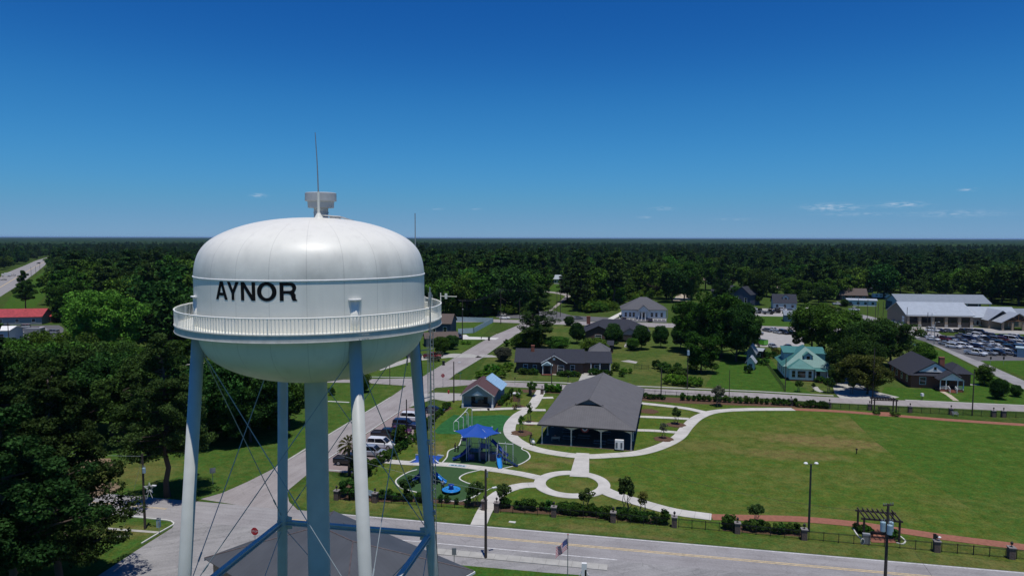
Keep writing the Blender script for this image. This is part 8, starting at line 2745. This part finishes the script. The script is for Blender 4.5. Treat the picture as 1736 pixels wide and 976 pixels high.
mb = MB(); mb.box(-2.0, -.97, .15, -.9, -.91, 1.1); mb.build('play_panel', M['play_blue'], pg)
mb = MB(); mb.box(.1, -.97, 2.25, 1.3, -.91, 3.0); mb.build('play_panel', M['play_blue'], pg)
mb = MB(); mb.box(.1, -.97, .3, 1.3, -.91, 1.5); mb.build('play_panel', M['play_navy'], pg)
mb = MB(); mb.box(1.7, -.66, .1, 2.8, -.60, 1.1); mb.build('play_panel', M['play_navy'], pg)
slide(pg, (-1.9, -.4, 1.5), (-4.4, -1.6, .22), .62, 'play_blue')
slide(pg, (-1.9, .8, 1.9), (-3.6, 1.6, .3), .6, 'play_blue', .3)
slide(pg, (1.6, 1.0, 3.0), (4.6, -.5, .9), .6, 'play_blue', .2)
slide(pg, (3.4, -2.1, 1.05), (4.0, -4.4, .16), .62, 'play_sky')
mb = MB(); mb.path([(3.1 + .45 + .45 * math.cos(R(k * 15)), -2.1, 1.1 + .62 * math.sin(R(k * 15))) for k in range(13)], .11, 8); mb.build('slide_hood', M['play_blue'], pg)
def ladder_(par, x, y, z, w=.6, tilt=.5):
 mb = MB()
 for s_ in (-1, 1):
  mb.tube((x + s_ * w / 2, y - tilt, 0), (x + s_ * w / 2, y, z + .7), .03, n=6)
 for k in range(1, 7):
  u = k / 7 * z / (z + .7)
  mb.tube((x - w / 2, y - tilt + tilt * u, z * k / 7), (x + w / 2, y - tilt + tilt * u, z * k / 7), .025, n=6)
 return mb.build('ladder', M['play_black'], par)
ladder_(pg, -.9, -.95, 1.5); ladder_(pg, 2.2, -.65, 1.2)
mb = MB()          # curved stair on the right with a hooped rail
for k in range(6):
 a = R(-30 + 20 * k); z = 1.0 - .17 * k
 mb.box(4.1 + .42 * k, -1.9 - .16 * k - .35, z - .05, 4.55 + .42 * k, -1.9 - .16 * k + .45, z)
mb.build('stair', M['play_navy'], pg)
for s_ in (-.4, .5):
 mb = MB(); mb.path([(4.1, -1.9 + s_, 1.1), (4.2, -1.9 + s_, 1.9), (5.2, -2.2 + s_, 1.75), (6.2, -2.5 + s_, 1.2), (6.6, -2.7 + s_, .05)], .03, 6)
 for k in range(5):
  mb.tube((4.4 + .42 * k, -1.98 - .14 * k + s_, .95 - .17 * k), (4.4 + .42 * k, -1.98 - .14 * k + s_, 1.85 - .16 * k), .018, n=5)
 mb.build('stair_rail', M['play_black'], pg)
mb = MB(); mb.tube((3.0, 0, 2.9), (5.5, -.3, 2.9), .05, n=8); mb.tube((5.5, -.3, 0), (5.5, -.3, 3.1), .05, n=8); mb.tube((4.2, -.15, 2.9), (4.2, -.15, 3.2), .05, n=8)
mb.build('overhead_bar', M['white_paint'], pg)
for (x, y) in ((3.1, -1.6), (4.5, -1.4)):
 mb = MB(); mb.tube((x, y, 0), (x, y, 3.0), .06, n=8); mb.build('post', M['white_paint'], pg)
mb = MB()          # hanging net between the decks
for k in range(6):
 mb.path([(1.5 + .03 * k, -.4 + .25 * k, 2.1), (2.0, -.5 + .27 * k, .8 + .1 * k), (2.4, -.4 + .25 * k, .1)], .02, 4)
mb.build('climbing_net', M['play_black'], pg)
# raked white arches behind
ar = thing('arch_climber', 'white stepped arch climber rising behind the large play structure', 'climber', g(783, 729), R(10))
def px3(px, py, base):
 p = g(*base)
 return Vector((g(px, base[1]).x - g(783, 729).x, p.y - g(783, 729).y, zat(p, py)))
st_ = [(774.5, 729, 711), (784, 722, 703), (793, 714, 694), (800, 706, 686)]
mb = MB()
base0 = g(783, 729)
arcs = [(-1.1, .0, 1.9), (-.1, .7, 2.5), (.9, 1.4, 3.2), (1.7, 2.0, 3.9)]
for (x, y, h_) in arcs:
 mb2 = MB(); r_ = .55
 mb2.path([(x - r_ * .9, y, 0), (x - r_ * .9, y, h_ - r_)] + [(x - r_ * .9 * math.cos(R(a)), y, h_ - r_ + r_ * math.sin(R(a))) for a in range(15, 166, 25)] + [(x + r_ * .9, y, h_ - r_), (x + r_ * .9, y, 0)], .055, 8)
 mb2.build('arch', M['white_paint'], ar)
mb = MB(); mb.path([(a - .3, b, c_ - .12) for a, b, c_ in arcs], .06, 8); mb.build('raking_bar', M['white_paint'], ar)
mb = MB(); mb.tube((-.6, .1, 1.0), (1.6, 1.9, 1.9), .035, n=6); mb.build('side_bar', M['play_black'], ar)
# swing-like black frame with a hanging panel, left of the structure
sw = thing('panel_frame', 'black framed play panel left of the large play structure', 'play panel', g(787, 756), R(-10))
for x in (-.6, .6):
 mb = MB(); mb.tube((x, 0, 0), (x * .8, .2, 2.6), .05, n=8); mb.build('post', M['play_black'], sw)
mb = MB(); mb.box(-.7, .1, 2.0, .7, .2, 2.75); mb.build('panel', M['play_black'], sw)
mb = MB(); mb.box(-.45, .08, .9, .45, .16, 1.5); mb.build('lower_panel', M['play_navy'], sw)
rk = thing('spring_rider', 'small blue play seat on the bright turf right of the canopy', 'play seat', g(839, 737), R(20))
mb = MB(); mb.lathe([(.14, 0), (.1, .1), (.14, .2), (.1, .3), (.14, .4)], 12); mb.build('spring', M['play_black'], rk)
mb = MB(); loft(mb, [[(-.5, -.14, .4), (-.5, .14, .4), (-.5, .12, 1.2), (-.5, -.12, 1.2)], [(0, -.2, .4), (0, .2, .4), (0, .18, .75), (0, -.18, .75)], [(.55, -.12, .5), (.55, .12, .5), (.6, .1, 1.35), (.6, -.1, 1.35)]]); mb.build('seat_body', M['play_blue'], rk)
# small structure under the second canopy
c = g(724, 816)
ps = thing('small_play_structure', 'smaller blue play structure with slides, behind the right tower leg', 'playground structure', c, R(-6))
mb = MB()
ap = Vector((0, 0, 4.2))
for k in range(4):
 a0, a1 = R(45 + 90 * k), R(135 + 90 * k)
 p_, q_ = Vector((3.0 * math.cos(a0), 2.4 * math.sin(a0), 3.45)), Vector((3.0 * math.cos(a1), 2.4 * math.sin(a1), 3.45))
 m_ = ((p_ + q_) / 2) * .86; m_.z = 3.5
 mb.add([ap, p_, m_], [(0, 1, 2)]); mb.add([ap, m_, q_], [(0, 1, 2)])
cn = mb.build('shade_canopy', M['shade_blue'], ps)
for k in range(4):
 a0 = R(45 + 90 * k)
 q_ = Vector((3.1 * math.cos(a0), 2.5 * math.sin(a0), 3.5))
 mb = MB(); mb.bar(ap * .35 + q_ * .65 + Vector((0, 0, .10)), q_ + Vector((0, 0, .06)), .14); mb.build('canopy_beam', M['white_paint'], cn)
for x in (-.9, .9):
 mb = MB(); mb.tube((x, .3, 0), (x, .3, 3.7), .07, n=8); mb.build('canopy_post', M['play_post'], ps)
mb = MB(); mb.box(-1.0, -.8, 1.02, 1.2, .7, 1.1); mb.build('deck', M['play_navy'], ps)
for (x, y) in ((-1, -.8), (1.2, -.8), (-1, .7), (1.2, .7)):
 mb = MB(); mb.tube((x, y, 0), (x, y, 2.4), .055, n=8); mb.build('post', M['play_post'], ps)
mb = MB(); mb.box(-1.0, -.86, 1.15, 1.2, -.8, 1.9); mb.build('play_panel', M['play_blue'], ps)
mb = MB(); mb.box(-1.0, -.86, .15, .2, -.8, .95); mb.build('play_panel', M['play_navy'], ps)
slide(ps, (-.9, -.5, 1.1), (-2.5, -2.3, .18), .6, 'play_blue')
slide(ps, (1.2, .2, 1.1), (3.0, -.6, .18), .6, 'play_sky')
mb = MB()
for k in range(4):
 mb.box(-2.2 + .3 * k, -.3, .22 * k, -1.9 + .3 * k, .6, .22 * k + .2)
mb.build('stair', M['play_black'], ps)
# spinner dish
sp2 = thing('spinner', 'round sky blue spinner dish with a hub in the middle of the lower play turf', 'spinner', g(765, 834), 0)
mb = MB(); mb.lathe([(.25, .0), (.3, .12), (1.1, .22), (1.32, .42), (1.36, .46), (1.30, .50), (1.18, .50), (.9, .40), (.5, .46), (.42, .5)], 40); mb.build('dish', M['play_sky'], sp2, smooth=True)
for k in range(10):
 a = 2 * PI * k / 10
 mb = MB(); mb.bar((.5 * math.cos(a), .5 * math.sin(a), .47), (1.15 * math.cos(a), 1.15 * math.sin(a), .52), .09, .06); mb.build('rib', mat('spinner_rib', (.10, .38, .70), .3) if k == 0 else bpy.data.materials['spinner_rib'], sp2)
mb = MB(); mb.lathe([(.42, .42), (.34, .62), (.30, 1.0), (.46, 1.06), (.46, 1.16), (.2, 1.18), (.01, 1.15)], 24); mb.build('hub', M['play_blue'], sp2, smooth=True)
# ------------------------------------------------------------------ people
SKIN = {'fair': mat('skin_fair', (.42, .25, .18), .6, .05, 4), 'dark': mat('skin_dark', (.10, .055, .035), .6, .05, 4)}
def clothc(n, c):
 return mat('cloth_' + n, c, .9, .12, 6)
CL = {'greywhite': clothc('greywhite', (.42, .43, .44)), 'black': clothc('black', (.015, .015, .018)), 'navy': clothc('navy', (.02, .025, .06)), 'green': clothc('green', (.03, .08, .05)), 'red': clothc('red', (.22, .04, .05)), 'white': clothc('white', (.6, .6, .6))}
def person(loc, rz_, h, label, skin, top, legs, hair, pose='stand'):
 """skin-modifier body in one mesh; shirt, trousers, shoes and hair are children"""
 t = thing('person', label, 'person', loc, rz_)
 k = h / 1.75
 def chain_body(J, E, Rd, name, m, par, sub=1):
  me = bpy.data.meshes.new(name)
  me.from_pydata([tuple(Vector(j) * k) for j in J], E, [])
  o = bpy.data.objects.new(name, me); COL.objects.link(o)
  md = o.modifiers.new('skin', 'SKIN'); md.use_smooth_shade = True
  for i, r in enumerate(Rd):
   me.skin_vertices[0].data[i].radius = ((r[0] if isinstance(r, tuple) else r) * k, (r[1] if isinstance(r, tuple) else r) * k)
   me.skin_vertices[0].data[i].use_root = (i == 0)
  sb = o.modifiers.new('sub', 'SUBSURF'); sb.levels = sub; sb.render_levels = sub
  dg = bpy.context.evaluated_depsgraph_get()
  m2 = bpy.data.meshes.new_from_object(o.evaluated_get(dg))
  bpy.data.objects.remove(o)
  m2.materials.clear(); m2.materials.append(m)
  m2.polygons.foreach_set('use_smooth', [True] * len(m2.polygons))
  return link(name, m2, par)
 # joints: pelvis origin; y forward is -y
 if pose == 'sit':
  hip = .50
  legsJ = [((.10, -.02, hip), (.11, -.42, hip + .02), (.11, -.46, .10), (.11, -.60, .05)), ((-.10, -.02, hip), (-.11, -.42, hip + .02), (-.11, -.46, .10), (-.11, -.60, .05))]
 elif pose == 'stride':
  hip = .92
  legsJ = [((.10, 0, hip), (.11, -.16, .52), (.11, -.08, .10), (.11, -.22, .05)), ((-.10, 0, hip), (-.11, .10, .50), (-.11, .30, .14), (-.11, .18, .05))]
 else:
  hip = .92
  legsJ = [((.10, 0, hip), (.12, -.02, .50), (.13, .02, .09), (.14, -.13, .04)), ((-.10, 0, hip), (-.12, -.02, .50), (-.13, .02, .09), (-.14, -.13, .04))]
 lean = -.06 if pose == 'stand' else (-.18 if pose == 'stride' else -.05)
 ch = hip + .30; nk = hip + .56
 J = [(0, 0, hip), (0, lean * .5, ch), (0, lean, nk - .06), (0, lean, nk + .04), (0, lean - .02, nk + .14), (0, lean - .01, nk + .25)]
 E = [(0, 1), (1, 2), (2, 3), (3, 4), (4, 5)]
 Rd = [(.145, .10), (.14, .10), (.13, .085), (.05, .055), (.075, .09), (.06, .075)]
 armspec = {'stand': [((.20, -.02, nk - .08), (.27, .02, nk - .36), (.26, -.10, nk - .60)), ((-.20, -.02, nk - .08), (-.27, .02, nk - .36), (-.26, -.10, nk - .60))],
               'stride': [((.20, -.16, nk - .08), (.24, -.22, nk - .36), (.16, -.46, nk - .42)), ((-.20, -.16, nk - .08), (-.24, -.22, nk - .36), (-.16, -.46, nk - .42))],
               'sit': [((.20, -.04, nk - .08), (.25, -.10, nk - .36), (.14, -.34, nk - .42)), ((-.20, -.04, nk - .08), (-.25, -.10, nk - .36), (-.14, -.34, nk - .42))]}[pose]
 arms = []
 for (s_, e_, w_) in armspec:
  i = len(J)
  s_v, e_v, w_v = Vector(s_), Vector(e_), Vector(w_)
  d = (w_v - e_v).normalized()
  side = Vector((1 if s_[0] > 0 else -1, 0, 0))
  pal = w_v + d * .07
  J += [s_, e_, w_, tuple(pal)]
  E += [(2, i), (i, i + 1), (i + 1, i + 2), (i + 2, i + 3)]
  Rd += [.052, .040, .028, (.036, .020)]
  lat = d.cross(side).normalized()
  for f in range(4):          # four fingers of unequal length, curled
   b0 = pal + lat * (.026 * (f - 1.5)) + d * .02
   ln = (.065, .078, .072, .055)[f]
   m1 = b0 + d * ln * .55; m2_ = m1 + (d * .7 - side * .6).normalized() * ln * .45
   n0 = len(J)
   J += [tuple(b0), tuple(m1), tuple(m2_)]; E += [(i + 3, n0), (n0, n0 + 1), (n0 + 1, n0 + 2)]; Rd += [.010, .009, .007]
  n0 = len(J)         # thumb from the side of the palm
  th = w_v + d * .03 + lat * .04
  J += [tuple(th), tuple(th + d * .035 + lat * .02 - side * .015)]; E += [(i + 2, n0), (n0, n0 + 1)]; Rd += [.011, .008]
  arms.append((s_v, e_v, w_v))
 for (a, b_, c_, d_) in legsJ:
  i = len(J)
  J += [a, b_, c_, d_]; E += [(0, i), (i, i + 1), (i + 1, i + 2), (i + 2, i + 3)]; Rd += [.085, .058, .042, (.045, .03)]
 body = chain_body(J, E, Rd, 'body', SKIN[skin], t)
 # face: nose, brow and ears as part of a small relief on the head
 hc = Vector((0, lean - .02, nk + .17)) * k
 mb = MB()
 mb.add([hc + Vector(v) * k for v in ((0, -.125, -.01), (-.014, -.092, -.02), (.014, -.092, -.02), (0, -.09, .035))], [(0, 1, 2), (0, 2, 3), (0, 3, 1)])
 for s_ in (-1, 1):
  mb.tube(hc + Vector((s_ * .075, 0, 0)) * k, hc + Vector((s_ * .09, .01, .01)) * k, .022 * k, n=6)
 mb.build('nose_and_ears', SKIN[skin], body)
 mb = MB()
 for s_ in (-1, 1):
  mb.tube(hc + Vector((s_ * .03, -.088, .025)) * k, hc + Vector((s_ * .03, -.097, .025)) * k, .011 * k, n=6)
 mb.tube(hc + Vector((-.025, -.090, -.055)) * k, hc + Vector((.025, -.090, -.055)) * k, .006 * k, n=4)
 mb.build('eyes_and_mouth', CL['black'], body)
 # shirt: torso and sleeves
 SJ = [(0, 0, hip - .02), (0, lean * .5, ch), (0, lean, nk - .07), (0, lean, nk - .02)]
 SE = [(0, 1), (1, 2), (2, 3)]; SR = [(.165, .125), (.16, .125), (.145, .105), (.075, .07)]
 for (s_v, e_v, w_v) in arms:
  i = len(SJ); mid_ = s_v.lerp(e_v, .75)
  SJ += [tuple(s_v), tuple(mid_)]; SE += [(2, i), (i, i + 1)]; SR += [.068, .060]
 chain_body(SJ, SE, SR, 'shirt', CL[top], t)
 TJ = [(0, 0, hip + .03)]; TE = []; TR = [(.16, .12)]
 for (a, b_, c_, d_) in legsJ:
  i = len(TJ); TJ += [a, b_, tuple(Vector(b_).lerp(Vector(c_), .92))]; TE += [(0, i), (i, i + 1), (i + 1, i + 2)]; TR += [.10, .075, .062]
 chain_body(TJ, TE, TR, 'trousers', CL[legs], t)
 for (a, b_, c_, d_) in legsJ:
  c2, d2 = Vector(c_) * k, Vector(d_) * k
  mb = MB(); mb.bar(Vector((c2.x, c2.y + .06 * k, .045 * k)), Vector((d2.x, d2.y - .04 * k, .04 * k)), .10 * k, .085 * k); mb.build('shoe', CL['black'], t)
 mb = MB(); mb.lathe([(.012 * k, .118 * k), (.06 * k, .105 * k), (.088 * k, .06 * k), (.094 * k, .0), (.085 * k, -.05 * k)], 14, tuple(hc + Vector((0, .022 * k, .01 * k)))); mb.build('hair', CL[hair] if hair in CL else CL['black'], t, smooth=True)
 return t
person(g(750.5, 832), R(20), 1.8, 'person in a grey and white top and black trousers standing left of the spinner', 'dark', 'greywhite', 'black', 'black')
person(g(771.5, 765), R(120), 1.55, 'person in dark clothes, left one of two by the left slide', 'dark', 'black', 'navy', 'black', 'stand')
person(g(776.5, 766), R(200), 1.4, 'person in a green top, right one of two by the left slide', 'dark', 'green', 'black', 'black', 'stand')
pp_ = g(899.5, 750)
person(pp_ + Vector((0, .3, .05)), R(35), 1.7, 'person in dark clothes leaning over a stroller on the loop path', 'dark', 'black', 'navy', 'black', 'stride')
so = thing('stroller', 'stroller with a white and green cover pushed along the loop path', 'stroller', g(903, 754) + Vector((0, 0, .06)), R(35))
mb = MB(); loft(mb, [[(-.22, -.45, .35), (.22, -.45, .35), (.22, -.45, .6), (-.22, -.45, .6)], [(-.25, .25, .42), (.25, .25, .42), (.25, .25, 1.0), (-.25, .25, 1.0)]]); mb.build('seat', CL['white'], so)
mb = MB(); mb.path([(-.26, .25 - .3 * math.sin(R(a)), .75 + .32 * math.cos(R(a))) for a in range(0, 91, 15)], .05, 6); mb.path([(.26, .25 - .3 * math.sin(R(a)), .75 + .32 * math.cos(R(a))) for a in range(0, 91, 15)], .05, 6); mb.box(-.26, -.05, .98, .26, .28, 1.05); mb.build('hood', CL['green'], so)
for x in (-.27, .27):
 for y in (-.4, .3):
  mb = MB(); mb.tube((x - .03, y, .15), (x + .03, y, .15), .15, n=12); mb.build('wheel', M['tyre'], so)
mb = MB(); mb.path([(-.22, .3, .5), (-.22, .75, 1.05), (.22, .75, 1.05), (.22, .3, .5)], .02, 6); mb.build('handle', M['black_metal'], so)
A, rz, W = frame(919, 752, 1070, 763)
person(loc2(A, rz, 2.0, 2.2, .06), rz + R(200), 1.7, 'person in a pale top sitting under the left front of the pavilion', 'fair', 'red', 'black', 'black', 'sit')
bench(loc2(A, rz, 2.0, 2.35, .06), rz + R(200), 'grey bench under the left front of the pavilion', 'steel', 1.6)
# ------------------------------------------------------------------ summer haze over the plain
hm = bpy.data.materials.new('haze')
hm.use_nodes = True
ht = hm.node_tree
ht.nodes.clear()
ho = nd(ht, 'ShaderNodeOutputMaterial')
hv_ = nd(ht, 'ShaderNodeVolumePrincipled')
hv_.inputs['Color'].default_value = (.45, .68, 1.0, 1)
hv_.inputs['Density'].default_value = 0.00003
hv_.inputs['Anisotropy'].default_value = .2
ht.links.new(hv_.outputs[0], ho.inputs['Volume'])
mb = MB()
mb.box(-46000, -400, -1.5, 46000, 61000, 47)
hz = mb.build('haze', hm)
hz['kind'] = 'stuff'
